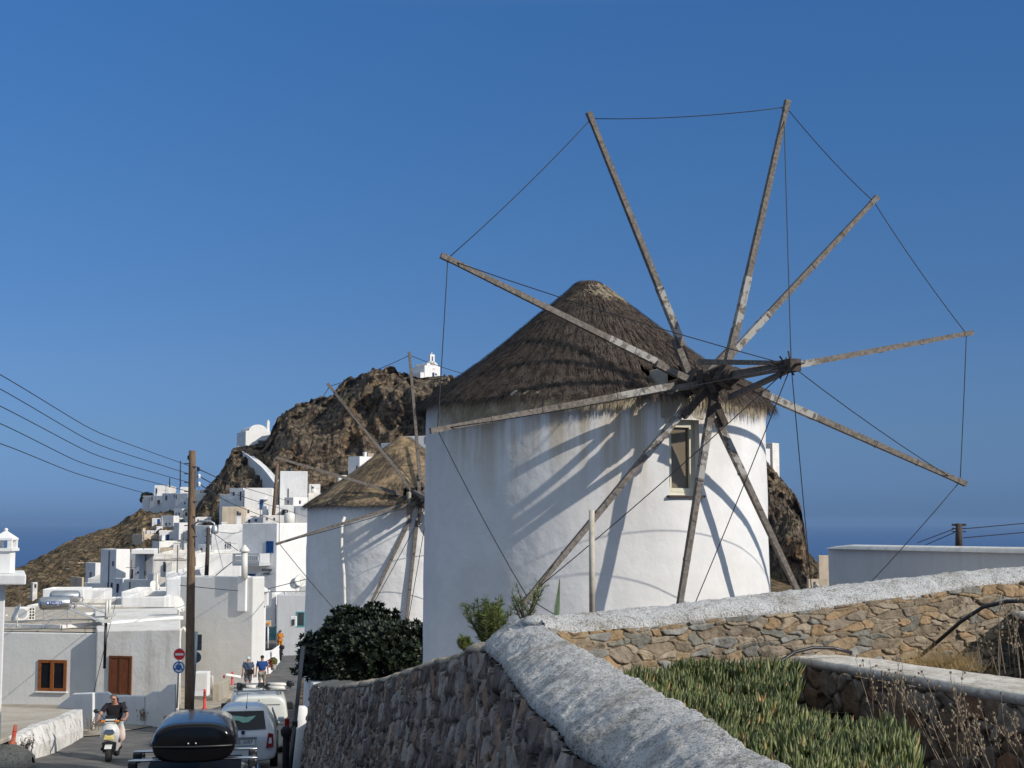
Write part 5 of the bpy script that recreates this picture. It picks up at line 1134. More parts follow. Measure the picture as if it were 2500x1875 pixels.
# far-left house corner with chimney
fl = thing('house', 'bright white house corner with a slab canopy and pointed chimney at the left edge', 'house', W(0, 1700, 34))
mb = MB(); p = W(11, 1500, 34); q = W(7, 1722, 34); zt_ = W(0, 1420, 34).z; P_ = [Vector((p.x - 4, 34, zt_)), Vector((p.x, 34, zt_)), Vector((p.x * 37 / 34 - .02, 37, zt_)), Vector((p.x - 4, 37, zt_))]; mb.prism(P_, (0, 0, -6)); mb.build('wall', M['white'], fl, bevel=.03)
mb = MB(); a = W(64, 1403, 33.6); P_ = [Vector((a.x - 4, 33.6, a.z)), Vector((a.x, 33.6, a.z)), Vector((a.x * 36.5 / 33.6 - .05, 36.5, a.z)), Vector((a.x - 4, 36.5, a.z))]; mb.prism(P_, (0, 0, -.24)); mb.build('canopy', M['white'], fl, bevel=.03)
cb = W(4, 1400, 34.2); mb = MB(); mb.box((cb.x, 34.4, (cb.z + W(4, 1345, 34).z) / 2), (.36, .36, W(4, 1345, 34).z - cb.z)); s_ = mb.build('chimney', M['white'], fl)
z1, z2, z3, z4 = [W(4, y, 34.4).z for y in (1345, 1338, 1318, 1291)]; cx_ = cb.x
mb = MB(); mb.box((cx_, 34.4, (z1 + z2) / 2), (.50, .50, z2 - z1))
for sx, sy in ((-1, -1), (1, -1), (1, 1), (-1, 1)): mb.box((cx_ + sx * .17, 34.4 + sy * .17, (z2 + z3) / 2), (.10, .10, z3 - z2))
mb.box((cx_, 34.4, z3 + .02), (.46, .46, .05))
b = .22; mb.add([Vector((cx_ + x, 34.4 + y, z3 + .045)) for x, y in ((-b, -b), (b, -b), (b, b), (-b, b))] + [Vector((cx_, 34.4, z4 - .03))], [(0, 1, 4), (1, 2, 4), (2, 3, 4), (3, 0, 4), (3, 2, 1, 0)])
mb.lathe([(.02, 0), (.05, .03), (.045, .07), (.01, .09)], 8, c=(cx_, 34.4, z4 - .07)); mb.build('chimney_hood', M['white'], s_)

# ------------------------------------------------------------------ solar water heaters
def heater(px, py, d, label, words, tilt=0.0):
    sc_ = 1.0; base = W(px, py, d)
    t = thing('solar_water_heater', label, 'solar heater', base, math.radians(18), local=True, group='solar water heaters on the flat roof')
    mb = MB(); Lh = .56; r = .27; zc = 1.02
    Mx = Matrix.Rotation(math.pi / 2, 3, 'Y')
    mb.lathe([(.02, -Lh - .12), (.14, -Lh - .10), (.23, -Lh - .04), (r, -Lh + .03), (r, Lh - .03), (.23, Lh + .04), (.14, Lh + .10), (.02, Lh + .12)], 28, c=(0, 0, zc), M=Mx); tk = mb.build('tank', M['tank'], t)
    if words:
        lb = MB(); rows = []
        for i in range(7):
            a = -1.25 + i * .1; a = math.radians(-8) + i * math.radians(5); rows.append([(-.36, -math.cos(a) * (r + .004), zc + math.sin(a) * (r + .004)), (.26, -math.cos(a) * (r + .004), zc + math.sin(a) * (r + .004))])
        lb.grid(rows); lbo = lb.build('label', M['bluelabel'], tk)
        Mt = Matrix.Translation((.02, -(r + .010), zc + .03)) @ Matrix.Rotation(math.pi / 2, 4, 'X'); textobj(words, .15, Mt, M['signwhite'], lbo, 'lettering', .004)
        sb = MB(); sb.tube([(-.29, -(r + .008), zc + .035), (-.29, -(r + .014), zc + .035)], .045, 12); sb.build('logo_disc', M['signwhite'], lbo)
        Mt = Matrix.Translation((.12, -(r + .006), zc - .055)) @ Matrix.Rotation(math.pi / 2, 4, 'X'); textobj('solar', .05, Mt, M['signwhite'], lbo, 'lettering', .003)
    fr = MB()
    for x in (-.45, .5):
        fr.bar((x, -.05, 0), (x, -.05, .8), .04); fr.bar((x, .5, 0), (x, .1, .8), .035); fr.bar((x, -.05, .05), (x, .5, .05), .03)
    fr.bar((-.45, -.05, .1), (.5, -.05, .62), .025); fr.bar((.5, -.05, .1), (-.45, -.05, .62), .025); fr.bar((-.45, -.05, .78), (.5, -.05, .78), .04)
    for x in (-.45, .5): fr.bar((x, -.05, .8), (x - (.0), -.05, .78), .09)
    fr.build('frame', M['galv'], t)
    pl = MB(); a = Vector((.55, .25, .75)); dirp = Vector((1.55, .35, -.70)); wv = Vector((-.15, .95, 0)); nn = dirp.cross(wv).normalized() * .09
    pl.add([a, a + dirp, a + dirp + wv, a + wv, a + nn, a + dirp + nn, a + dirp + wv + nn, a + wv + nn], [(3, 2, 1, 0), (4, 5, 6, 7), (0, 1, 5, 4), (1, 2, 6, 5), (2, 3, 7, 6), (3, 0, 4, 7)]); pnl = pl.build('collector', M['galv'], t)
    gl = MB(); g0 = a + nn * 1.03; gl.add([g0 + dirp * .03 + wv * .04, g0 + dirp * .97 + wv * .04, g0 + dirp * .97 + wv * .96, g0 + dirp * .03 + wv * .96], [(0, 1, 2, 3)]); gl.build('collector_glass', M['tile'], pnl)
    pp = MB(); pp.tube([(.58, .0, .95), (.75, .1, .98), (.8, .25, .85), (.72, .35, .72)], .018, 6); pp.build('hose', M['black'], t)
    return t
heater(133, 1533, 60.0, 'front steel solar water tank with a blue label on a lattice frame', 'NOBEL')
heater(157, 1512, 65.0, 'rear steel solar water tank partly hidden behind the labelled one', '')
def dish(px, py, d, r, rz, label, group='satellite dishes on the roofs'):
    base = W(px, py, d); t = thing('satellite_dish', label, 'satellite dish', base, rz, local=True, group=group)
    mb = MB(); Mx = Matrix.Rotation(math.radians(65), 3, 'X'); n = 18
    mb.lathe([(.02, -.10 * r / .4), (r * .4, -.08 * r / .4), (r * .75, -.04 * r / .4), (r, 0), (r * 1.01, .012), (r * .74, -.02), (.02, -.08 * r / .4)], n, c=(0, 0, r * 1.25 + .15), M=Mx); mb.build('reflector', M['pipe'], t)
    mb = MB(); mb.tube([(0, .06, 0), (0, .06, r * 1.25 + .1)], .022, 6); mb.tube([(0, 0, r * .5 + .2), (0, -r * 1.0, r * .75 + .2)], .014, 5)
    for a in (0, 2.1, 4.2): mb.bar((0, .06, .12), (.2 * math.cos(a), .06 + .2 * math.sin(a), 0), .025)
    mb.build('mast', M['pipe'], t)
    mb = MB(); mb.box((0, -r * 1.0, r * .78 + .22), (.07, .09, .07)); mb.build('receiver', M['pipe'], t); return t
dish(38, 1532, 60, .38, math.radians(-60), 'white satellite dish on a tripod left of the water tanks')
dish(437, 1510, 66, .42, math.radians(70), 'grey satellite dish low on the roof beside the wooden utility pole')
dish(378, 1458, 92, .42, math.radians(60), 'small grey dish on the far low roof')
dish(735, 1444, 104, .5, math.radians(20), 'pale dish right beside the smaller mill above the cafe roof')
dish(722, 1448, 104, .45, math.radians(-10), 'pale round dish standing left of the others above the cafe roof')
# air-conditioning units
def ac(px, py, d, label, rz=0.15):
    t = thing('air_conditioner', label, 'air conditioner', W(px, py, d), rz, local=True)
    mb = MB(); mb.box((0, 0, .32), (.85, .34, .60)); mb.build('casing', M['pipe'], t, bevel=.02)
    mb = MB()
    for i in range(2):
        for j in range(4): mb.box((.22 + i * .12, -.175, .12 + j * .13), (.07, .02, .08))
    mb.build('grille', M['black'], t)
    mb = MB(); mb.tube([(-.15, -.165, .33), (-.15, -.185, .33)], .22, 16); mb.build('fan_cover', M['galv'], t)
ac(60, 1515, 65, 'white air conditioner unit on the roof behind the tripod dish', .5)
# low rooftop walls in the middle distance
house('low white roof wall behind the solar water heaters', 100, 104, 205, 1438, 1480, 96, 6, 'white', dl=3, group='low rooftop walls', name='rooftop_house')
house('white slanting parapet house right of the rear water tank', 205, 207, 256, 1440, 1478, 100, 6, 'white', dl=3, group='low rooftop walls', name='rooftop_house')
house('bare white block with a long shaded face behind the white utility mast', 293, 297, 404, 1457, 1505, 76, 6, 'white2', dl=7, group='low rooftop walls', name='rooftop_house')
house('wide low white house behind the bare block', 293, 296, 410, 1444, 1470, 88, 6, 'white', dl=6, group='low rooftop walls', name='rooftop_house')
house('small white roof room left of the wooden pole with a pipe on its front', 403, 406, 442, 1412, 1500, 78, 6, 'white2', dl=4, group='low rooftop walls', name='rooftop_house')
house('long low white house edge between the tanks and the stone ruins', 60, 64, 300, 1478, 1520, 84, 4, 'white3', dl=8, group='low rooftop walls', name='rooftop_house')
house('plain white yard wall beyond the low rooftops', 250, 254, 300, 1462, 1500, 108, 4, 'white2', dl=3, group='low rooftop walls', name='rooftop_house')

# ------------------------------------------------------------------ street furniture
up_ = thing('utility_pole', 'tall weathered wooden utility pole with insulators beside the road signs', 'utility pole', W(461, 1742, 50))
bt, tp = W(462, 1742, 50), W(469.5, 1100, 50)
pts = [bt.lerp(tp, s) + Vector((.02 * noise.noise(Vector((0, 0, s * 5))), 0, 0)) for s in np.linspace(0, 1, 14)]
mb = MB(); mb.tube(pts, [.165 - .045 * s for s in np.linspace(0, 1, 14)], 14); mb.build('pole', M['polewood'], up_)
mb = MB()
for y_, side in ((1132, -1), (1157, -1), (1140, 1), (1178, -1), (1200, -1), (1225, 1), (1245, -1), (1262, 1), (1283, -1), (1310, 1)):
    p = W(467, y_, 50); mb.bar(p - Vector((.22, .1, 0)) if side < 0 else p + Vector((-.05, -.1, 0)), p + Vector((.22, -.1, 0)) if side > 0 else p + Vector((.05, -.1, 0)), .035)
mb.bar(W(481, 1147, 49.9), W(481, 1190, 49.9), .03)
mb.build('pole_irons', M['rope'], up_)
for px, y_ in ((484, 1145), (486, 1163), (486, 1182), (461, 1117)):
    mb = MB(); p = W(px, y_, 50); mb.lathe([(.03, -.08), (.06, -.05), (.04, 0), (.065, .03), (.03, .08)], 10, c=p); mb.build('insulator', M['signwhite'] if px == 486 else M['black'], up_)
arm = [W(469, 1288, 49.9), W(478, 1276, 49.8), W(490, 1272, 49.7), W(515, 1273, 49.6), W(523, 1278, 49.6), W(524, 1288, 49.6)]
mb = MB(); mb.tube(arm, .035, 6); mb.lathe([(.05, .1), (.09, .05), (.14, -.12), (.12, -.2), (.02, -.22)], 12, c=arm[-1]); mb.build('lamp_arm', M['galv'], up_)
def mast(label, p0, p1, r, mat, cat='utility pole', name='utility_pole', extra=None):
    t = thing(name, label, cat, p0); mb = MB(); mb.tube([p0, p0.lerp(p1, .5), p1], [r * 1.15, r * 1.05, r * .9], 8); mb.build('pole', M[mat], t)
    if extra: extra(t, p0, p1)
    return t
def irons(t, p0, p1):
    mb = MB()
    for s in (.97, .93, .82, .7): p = p0.lerp(p1, s); mb.bar(p - Vector((.3, 0, 0)), p + Vector((.3, 0, 0)), .05)
    mb.build('crossbar', M['rope'], t)
mast('dark wooden utility pole rising between the blue-door house and the tall white house', W(666, 1278, 190), W(677.5, 1133, 190), .22, 'polewood', extra=irons)
mast('short dark utility pole standing before the long white house front', W(504, 1408, 120), W(509.5, 1288, 120), .16, 'wooddark', extra=irons)
mast('distant pole with two insulators above the grey parapet wall', W(2341, 1345, 60), W(2341, 1278, 60), .14, 'wooddark', extra=lambda t, a, b: [irons(t, a, b)])
mast('thin rooftop antenna mast at the left of the wooden utility pole', W(440, 1192, 292), W(440.5, 1125, 292), .12, 'rope', cat='antenna mast', name='antenna_mast')
mast('short thin antenna mast on the far left hilltop roof', W(414, 1190, 298), W(414.5, 1166, 298), .12, 'rope', cat='antenna mast', name='antenna_mast')
mast('thin white pipe standing on the low roofs between the tanks and the pole', W(382, 1450, 90), W(384, 1400, 90), .07, 'pipe', cat='pipe', name='vent_pipe')
t = thing('cable_mast', 'steel cable mast with a cream upper sleeve in front of the louvred door house', 'mast', W(255, 1632, 52.6))
mb = MB(); mb.tube([W(255, 1632, 52.7), W(259, 1508, 52.7)], .055, 8); mb.build('mast', M['black'], t)
mb = MB(); mb.tube([W(259, 1510, 52.7), W(262, 1466, 52.7)], .06, 8); mb.tube([W(266, 1503, 52.7), W(268.5, 1464, 52.7)], .055, 8); mb.build('sleeve', M['pipe'], t)
mb = MB(); mb.box(W(272, 1501, 52.6), (.35, .1, .13)); mb.box(W(264, 1516, 52.6), (.25, .2, .13)); mb.build('cable_box', M['pipe'], t)
mb = MB(); mb.tube([W(456, 1545, 60) + Vector((0, 0, 0))] + [W(px, py, 60) for px, py in ((448, 1532), (440, 1540), (438, 1560), (438, 1720))], .07, 6); tag(mb.build('drainpipe', M['pipe']), 'white drainpipe bending down the wall beside the no-entry sign', 'pipe')

# round road signs
def disc(c, r, th, n=28):
    m_ = MB(); m_.tube([c, c + Vector((0, th, 0))], r, n); return m_
sp = thing('road_sign', 'red no-entry sign above a blue roundabout sign on a thin post', 'road sign', W(432, 1725, 48.5))
mb = MB(); mb.tube([W(432, 1728, 48.5), W(438, 1582, 48.5)], .028, 8); mb.build('post', M['galv'], sp)
c = W(438, 1597.5, 48.4); d1 = disc(c, .20, .015).build('no_entry_disc', M['signred'], sp)
mb = MB(); mb.box(c + Vector((0, -.008, 0)), (.27, .012, .07)); mb.build('white_bar', M['signwhite'], d1)
mb = MB()
for i in range(36): a, b = i * math.pi / 18, (i + 1) * math.pi / 18; mb.bar(c + Vector((math.cos(a) * .193, -.004, math.sin(a) * .193)), c + Vector((math.cos(b) * .193, -.004, math.sin(b) * .193)), .014, .012, up=(0, 1, 0))
mb.build('white_rim', M['signwhite'], d1)
c = W(436.5, 1629, 48.4); d2 = disc(c, .205, .015).build('roundabout_disc', M['signblue'], sp)
for k in range(3):
    mb = MB(); a0 = math.radians(100 + k * 120); n_ = 10; o_, i_ = .155, .105
    aa = [a0 + math.radians(80) * j / n_ for j in range(n_ + 1)]
    for j in range(n_): mb.prism([c + Vector((math.cos(x) * r, -.012, math.sin(x) * r)) for x, r in ((aa[j], i_), (aa[j], o_), (aa[j + 1], o_), (aa[j + 1], i_))], (0, .01, 0))
    e = aa[-1]; ed = math.radians(20); mb.prism([c + Vector((math.cos(x) * r, -.012, math.sin(x) * r)) for x, r in ((e, .08), (e, .18), (e + ed, .13))], (0, .01, 0)); mb.build('arrow', M['signwhite'], d2)
mb = MB()
for i in range(36): a, b = i * math.pi / 18, (i + 1) * math.pi / 18; mb.bar(c + Vector((math.cos(a) * .198, -.004, math.sin(a) * .198)), c + Vector((math.cos(b) * .198, -.004, math.sin(b) * .198)), .012, .012, up=(0, 1, 0))
mb.build('white_rim', M['signwhite'], d2)
sp = thing('road_sign', 'galvanised post carrying a rectangular and a round sign seen from the back', 'road sign', W(471, 1715, 51.5))
mb = MB(); mb.tube([W(470, 1718, 51.5), W(479.5, 1542, 51.5)], .06, 10); mb.build('post', M['galv'], sp)
mb = MB(); a, b = W(470, 1549, 51.7), W(492, 1588, 51.7); mb.box((a + b) / 2, (abs(b.x - a.x), .03, abs(a.z - b.z))); mb.build('sign_plate', M['signback'], sp)
disc(W(477.5, 1605, 51.7), .20, .02).build('sign_disc', M['signback'], sp)

# bollards
def bollard(loc, label, h=.72, tilt=0, mat='red'):
    t = thing('bollard', label, 'bollard', loc, 0, 'red plastic road bollards', local=True); t.rotation_euler = (0, tilt, 0)
    mb = MB(); mb.lathe([(.10, 0), (.10, .03), (.055, .05), (.05, h - .12), (.045, h - .02), (.03, h)], 12); mb.build('post', M[mat], t)
    for k in range(3): mb = MB(); mb.lathe([(.052, 0), (.0525, .04)], 12, c=(0, 0, h - .16 - k * .09)); mb.build('band', M['wooddark'] if mat == 'red' else M['red'], t)
darkred = cm('faded_red', (0.20, 0.02, 0.03), .6); M['darkred'] = darkred; M['rust'] = noisy('rusty_red', (0.30, 0.07, 0.04), (0.42, 0.14, 0.09), 6, bump=.3)
for px, py, d, lab, ml, tl in ((499, 1731, 56, 'red bollard nearest to the roof box in front of the cream panel', 'red', 0), (546, 1689, 67, 'red bollard at the kerb corner, first of the three by the walking men', 'red', 0), (566, 1678, 70.5, 'red bollard in the middle of the three by the walking men', 'red', .02),
                       (579, 1670, 74, 'red bollard closest to the walking men', 'red', .03), (389, 1747, 51.5, 'bright red bollard in front of the shaded garden wall left of the signs', 'red', .05), (339, 1756, 50.5, 'dark red tilted bollard right of the scooter rider', 'darkred', .12), (285, 1758, 50.2, 'dark red bollard partly hidden behind the rider', 'darkred', 0), (31, 1816, 35.4, 'rusty tilted bollard at the lower left corner', 'rust', .12)):
    bollard(W(px, py, d), lab, .76 if d > 40 else .46, tl, ml)
# café corner at the end of the street
def railing(p0, p1, hgt, label, n=14):
    t = thing('railing', label, 'railing', (p0 + p1) / 2, group='teal cafe railings'); mb = MB(); mb.bar(p0 + Vector((0, 0, hgt)), p1 + Vector((0, 0, hgt)), .07); mb.bar(p0 + Vector((0, 0, hgt * .62)), p1 + Vector((0, 0, hgt * .62)), .05); mb.bar(p0 + Vector((0, 0, .12)), p1 + Vector((0, 0, .12)), .06); mb.build('rail', M['teal'], t)
    mb = MB()
    for i in range(n + 1):
        p = p0.lerp(p1, i / n); mb.bar(p, p + Vector((0, 0, hgt)), .045)
        if i < n: q = p0.lerp(p1, (i + 1) / n); mb.bar(p + Vector((0, 0, .12)), q + Vector((0, 0, hgt * .62)), .03); mb.bar(q + Vector((0, 0, .12)), p + Vector((0, 0, hgt * .62)), .03); mb.bar(p + Vector((0, 0, hgt * .62)), q + Vector((0, 0, hgt)), .03)
    mb.build('balusters', M['teal'], t)
railing(W(706, 1571, 111), W(747, 1573, 107), 1.0, 'teal crossed cafe railing right of the man in pale clothes', 9)
railing(W(655, 1563, 112), W(684, 1565, 112), 1.1, 'teal cafe railing behind the lantern post', 8)
t = thing('wall_lantern', 'cream framed lantern box with a round orange pane on a white post', 'lantern', W(654, 1582, 88))
mb = MB(); mb.tube([W(654, 1583, 88), W(654.5, 1528, 88)], .05, 8); mb.build('post', M['pipe'], t)
mb = MB(); mb.box(W(655, 1522, 88), (.32, .14, .36)); bx_ = mb.build('box', M['palewin'], t); mb = MB(); mb.tube([W(656, 1522, 87.9), W(656, 1522, 87.85)], .09, 12); mb.build('pane', M['orange'], bx_)
t = thing('round_sign', 'small round teal sign on a thin white post at the cafe corner', 'road sign', W(693, 1548, 108))
mb = MB(); mb.tube([W(693, 1550, 108), W(693, 1505, 108)], .05, 6); mb.build('post', M['pipe'], t); disc(W(693, 1503, 107.8), .12, .02, 16).build('disc', M['teal'], t)
mb = MB(); mb.box(W(696, 1517, 107.8), (.14, .1, .26)); mb.build('traffic_box', M['black'], t)
t = thing('menu_board', 'navy and white cafe display panel beside the white corner house', 'display board', W(652, 1566, 96)); mb = MB(); mb.box(W(651.5, 1548, 96), (.28, .1, 1.0)); mb.build('panel', M['navy'], t)
t = thing('white_lamp_case', 'white wall cabinet with a dark pane beside the cafe opening', 'cabinet', W(717, 1527, 104)); mb = MB(); mb.box(W(717, 1517, 104), (.42, .3, .75)); b_ = mb.build('case', M['white'], t, bevel=.03); mb = MB(); mb.box(W(716, 1519, 103.8), (.2, .04, .42)); mb.build('pane', M['paneglass'], b_)
t = thing('garden_wall', 'short white wall dropping down beside the walking men to the road corner', 'wall', W(655, 1630, 82))
wallpoly(t, [(630, 1591), (662, 1588), (681, 1575), (682, 1617), (668, 1634), (655, 1650), (630, 1652)], 82, 86, .3, M['white'])
t = thing('geranium', 'bushy potted geranium against the white wall above the walking man', 'potted plant', W(667, 1632, 80.5))
mb = MB(); mb.lathe([(.12, 0), (.2, .3), (.22, .34), (.18, .34), (.02, .30)], 12, c=W(667, 1636, 80.5)); mb.build('pot', M['white3'], t)
mb = MB(); rn = random.Random(5); cc = W(667, 1617, 80.5)
for _ in range(700):
    v_ = Vector((rn.gauss(0, 1), rn.gauss(0, 1), rn.gauss(0, 1))).normalized() * rn.uniform(.6, 1); c_ = cc + Vector((v_.x * .24, v_.y * .24, v_.z * .30)); a_ = Vector((rn.gauss(0, 1), rn.gauss(0, 1), rn.gauss(0, 1))).normalized() * .05; b_ = a_.cross(v_).normalized() * .04
    mb.add([c_ - a_, c_ - b_, c_ + a_, c_ + b_], [(0, 1, 2, 3)])
mb.build('foliage', M['tamarisk'], t, fix=False)
mb = MB()
for _ in range(60): c_ = cc + Vector((rn.uniform(-.25, .02), -.24, rn.uniform(-.24, .16))); mb.box(c_, (.05, .05, .05))
mb.build('blooms', M['rust'], t)
t = thing('black_post', 'black wrought post with a rounded head at the end of the white wall', 'post', W(686, 1613, 84))
mb = MB(); mb.tube([W(685, 1613, 84), W(685.5, 1595, 84), W(686.5, 1586, 84)], [.05, .09, .11], 8); mb.lathe([(.05, -.14), (.14, -.1), (.17, 0), (.12, .1), (.03, .13)], 10, c=W(688, 1580, 84)); mb.bar(W(687, 1592, 84), W(691, 1599, 84), .07); mb.build('post', M['tblack'], t)
# steps, panel and rail at the left kerb
t = thing('utility_cabinet', 'cream panel with a white frame standing beside the galvanised sign post', 'cabinet', W(490, 1700, 57))
mb = MB(); a, b = W(475, 1641, 57), W(506, 1700, 57); mb.box((a + b) / 2 + Vector((0, .25, 0)), (abs(a.x - b.x), .5, abs(a.z - b.z))); cb_ = mb.build('cabinet', M['white'], t, bevel=.02)
mb = MB(); a, b = W(476, 1645, 57), W(502, 1684, 57); mb.box((a + b) / 2, (abs(a.x - b.x), .02, abs(a.z - b.z))); mb.build('panel', M['white3'], cb_)
t = thing('handrail', 'thin white handrail right of the cream panel', 'railing', W(513, 1680, 60)); mb = MB(); mb.tube([W(506, 1651, 60), W(519, 1651, 60), W(519, 1680, 60)], .03, 6); mb.build('rail', M['pipe'], t)
mb = MB(); a, b = W(520, 1668, 63), W(537, 1690, 63); mb.box(((a.x + b.x) / 2, 64, (a.z + b.z) / 2 - .2), (abs(a.x - b.x), 2.2, abs(a.z - b.z) + .4)); tag(mb.build('low_wall', M['concrete'], bevel=.03), 'short ochre concrete block at the left kerb', 'wall')
mb = MB(); P = [W(537, 1694, 64), W(600, 1692, 66), W(600, 1668, 74), W(537, 1668, 70)]; mb.prism(P, (0, 0, -.5)); tag(mb.build('pavement', M['pave']), 'raised paved kerb island with the red bollards', kind='structure')
mb = MB(); mb.bar(W(551, 1646, 69.5), W(592, 1653, 70), .16, .1); tag(mb.build('bench_slab', M['white']), 'narrow white slab ledge along the big grey wall', 'ledge')
# leaning steel pole, white pier and black post on the right of the road
t = thing('barrier_pole', 'long leaning steel pole painted black below with a clamp, beside the white pier', 'pole', W(708, 1885, 31))
a, b = W(706, 1900, 30.5), W(740, 1579, 32); mid = a.lerp(b, .52)
mb = MB(); mb.tube([mid, b], .045, 10); mb.build('upper_pole', M['signback'], t); mb = MB(); mb.tube([a, mid], .045, 10); mb.build('lower_pole', M['black'], t)
mb = MB(); mb.box(a.lerp(b, .40), (.11, .13, .15)); mb.build('clamp', M['black'], t, bevel=.02)
t = thing('white_pier', 'rounded whitewashed pier at the end of the street wall', 'pier', W(733, 1850, 33))
mb = MB(); c_ = W(733, 1850, 33); hh = W(733, 1724, 33).z - c_.z; mb.lathe([(.20, -.6), (.17, hh * .5), (.15, hh - .05), (.10, hh), (.01, hh + .01)], 16, c=c_); mb.build('pier', M['white2'], t)
t = thing('white_wall', 'bluish white plastered wall end between the pier and the street wall', 'wall', W(755, 1830, 33.5))
mb = MB(); P = [W(741, 1650, 36), W(764, 1668, 33), W(764, 1850, 33), W(741, 1850, 36)]; mb.prism(P, (.5, .3, 0)); mb.build('wall', M['white2'], t, bevel=.03)
t = thing('black_post', 'stout black post with a bulging head low beside the white van', 'post', W(697, 1890, 31))
mb = MB(); c_ = W(697, 1900, 30); mb.lathe([(.08, -.3), (.07, .75), (.065, .82), (.11, .88), (.12, .98), (.06, 1.05), (.01, 1.06)], 12, c=c_); mb.build('post', M['tblack'], t)

# ------------------------------------------------------------------ vehicles
def loft(secs, n_sub=1, cap=True):
    """secs: list of (y, half width, z bottom, z belt, roof half width, z roof)"""
    mb = MB(); rows = []
    for y, wl, zb, zk, wt, zr in secs:
        h = [(wl * .9, zb), (wl, zb + .14), (wl, (zb + zk) / 2), (wl * .985, zk), (wt + (wl - wt) * .35, zk + (zr - zk) * .55), (wt, zr - (zr - zk) * .12 - .01), (wt * .72, zr - .008), (wt * .3, zr)]
        rows.append([(-x, y, z) for x, z in h] + [(x, y, z) for x, z in reversed(h)])
    mb.grid(rows)
    if cap:
        k = len(rows[0]); b = len(mb.v) - len(rows) * k
        for off in (0, (len(rows) - 1) * k):
            for i in range(k // 2 - 1): mb.f.append([b + off + i, b + off + i + 1, b + off + k - 2 - i, b + off + k - 1 - i]); mb.m.append(0); mb.sm.append(True)
        for r in range(len(rows) - 1): mb.f.append([b + r * k, b + r * k + k - 1, b + (r + 1) * k + k - 1, b + (r + 1) * k]); mb.m.append(0); mb.sm.append(False)
    return mb
def sub(o, l=2):
    md = o.modifiers.new('smooth', 'SUBSURF'); md.levels = l; md.render_levels = l; return o
def wheel(parent, x, y, r, wd):
    mb = MB(); Mx = Matrix.Rotation(math.pi / 2, 3, 'Y'); mb.lathe([(r * .6, -wd / 2), (r * .93, -wd / 2), (r, -wd * .3), (r, wd * .3), (r * .93, wd / 2), (r * .6, wd / 2)], 24, c=(x, y, r), M=Mx); o = mb.build('wheel', M['tyre'], parent)
    mb = MB(); mb.lathe([(.02, -wd * .42), (r * .58, -wd * .40), (r * .62, -wd / 2 * .98), (r * .62, wd / 2 * .98), (r * .58, wd * .40), (.02, wd * .42)], 20, c=(x, y, r), M=Mx)
    mb.build('rim', M['chrome'], o)
def slab(parent, name, pts, mat, off=(0, -.012, 0)):
    mb = MB(); mb.prism(pts, off); return mb.build(name, M[mat], parent)
# white hatchback
hx = W(592, 1872, 35); car = thing('parked_car', 'small rounded white hatchback parked behind the dark car', 'car', (hx.x, hx.y, zstreet(hx.x, hx.y) + .02), math.radians(9), local=True)
secs = [(0, .62, .30, .62, .50, .66), (.02, .74, .22, .72, .60, .84), (.10, .79, .20, .86, .61, 1.00), (.30, .81, .20, .90, .58, 1.27), (.52, .815, .2, .92, .55, 1.43), (1.0, .82, .2, .94, .54, 1.49), (1.7, .82, .2, .94, .52, 1.48), (2.2, .81, .2, .93, .50, 1.36), (2.75, .80, .2, .90, .55, 1.00), (3.2, .76, .22, .78, .5, .86), (3.5, .62, .28, .6, .42, .66)]
sub(loft(secs).build('body', M['whitepaint'], car))
def hatchpt(x, z):  # a point just outside the tailgate
    ys = np.interp(z, [.66, .84, 1.0, 1.27, 1.43], [0.0, .02, .10, .30, .52]); return Vector((x, ys - .05 + .12 * abs(x) ** 2, z))
mb = MB(); mb.grid([[hatchpt(x * (1 - .12 * (z - 1.0) / .4), z) for x in np.linspace(-.54, .54, 9)] for z in (1.0, 1.1, 1.2, 1.3, 1.385)]); rg = mb.build('rear_window', M['glass'], car)
mb = MB(); mb.add([hatchpt(x, z) + Vector((0, -.008, 0)) for x, z in ((-.30, 1.30), (-.05, 1.28), (.05, 1.26), (.30, 1.29), (.22, 1.22), (.12, 1.15), (-.02, 1.14), (-.12, 1.19), (-.33, 1.20))], [tuple(range(9))]); mb.build('windscreen_view', M['greenglow'], rg)
for s in (-1, 1):
    pts = [hatchpt(s * .60, .90), hatchpt(s * .72, .88), hatchpt(s * .735, .58), hatchpt(s * .55, .56)]; pts = [p + Vector((0, -.035 - .03, 0)) for p in pts]
    tl_ = slab(car, 'tail_light', pts, 'redlamp', (0, .08, 0)); c_ = sum(pts, Vector()) / 4; inn = [c_ + (p - c_) * .42 + Vector((0, -.01, 0)) for p in pts]; slab(tl_, 'inner_panel', inn, 'whitepaint', (0, .03, 0))
    q = [(s * .80, .75, .95), (s * .80, 1.45, .98), (s * .66, 1.50, 1.33), (s * .66, .95, 1.33)]; slab(car, 'side_window', [Vector(p) + Vector((s * .03, 0, 0)) for p in q], 'glass', (-s * .02, 0, 0))
    mb = MB(); mb.box((s * .90, 1.85, .98), (.16, .09, .12)); mb.build('mirror', M['whitepaint'], car, bevel=.03)
    for y in (.62, 2.85): wheel(car, s * .74, y, .29, .19)
mb = MB(); mb.box((0, -.06, .70), (.56, .03, .13)); pl = mb.build('number_plate', M['signwhite'], car)
textobj('YEE-5097', .12, Matrix.Translation((0, -.08, .70)) @ Matrix.Rotation(math.pi / 2, 4, 'X'), M['emblem'], pl, 'lettering')
mb = MB(); mb.bar((-.33, -.07, .80), (.33, -.07, .80), .05); mb.build('tailgate_handle', M['chrome'], car)
mb = MB(); mb.tube([(0, -.03, .93), (0, -.05, .93)], .05, 14); mb.build('badge', M['navy'], car)
mb = MB(); mb.tube([(.06, .55, 1.44), (.06, .50, 1.50), (.09, .42, 1.82)], [.02, .008, .004], 6); mb.build('aerial', M['black'], car)
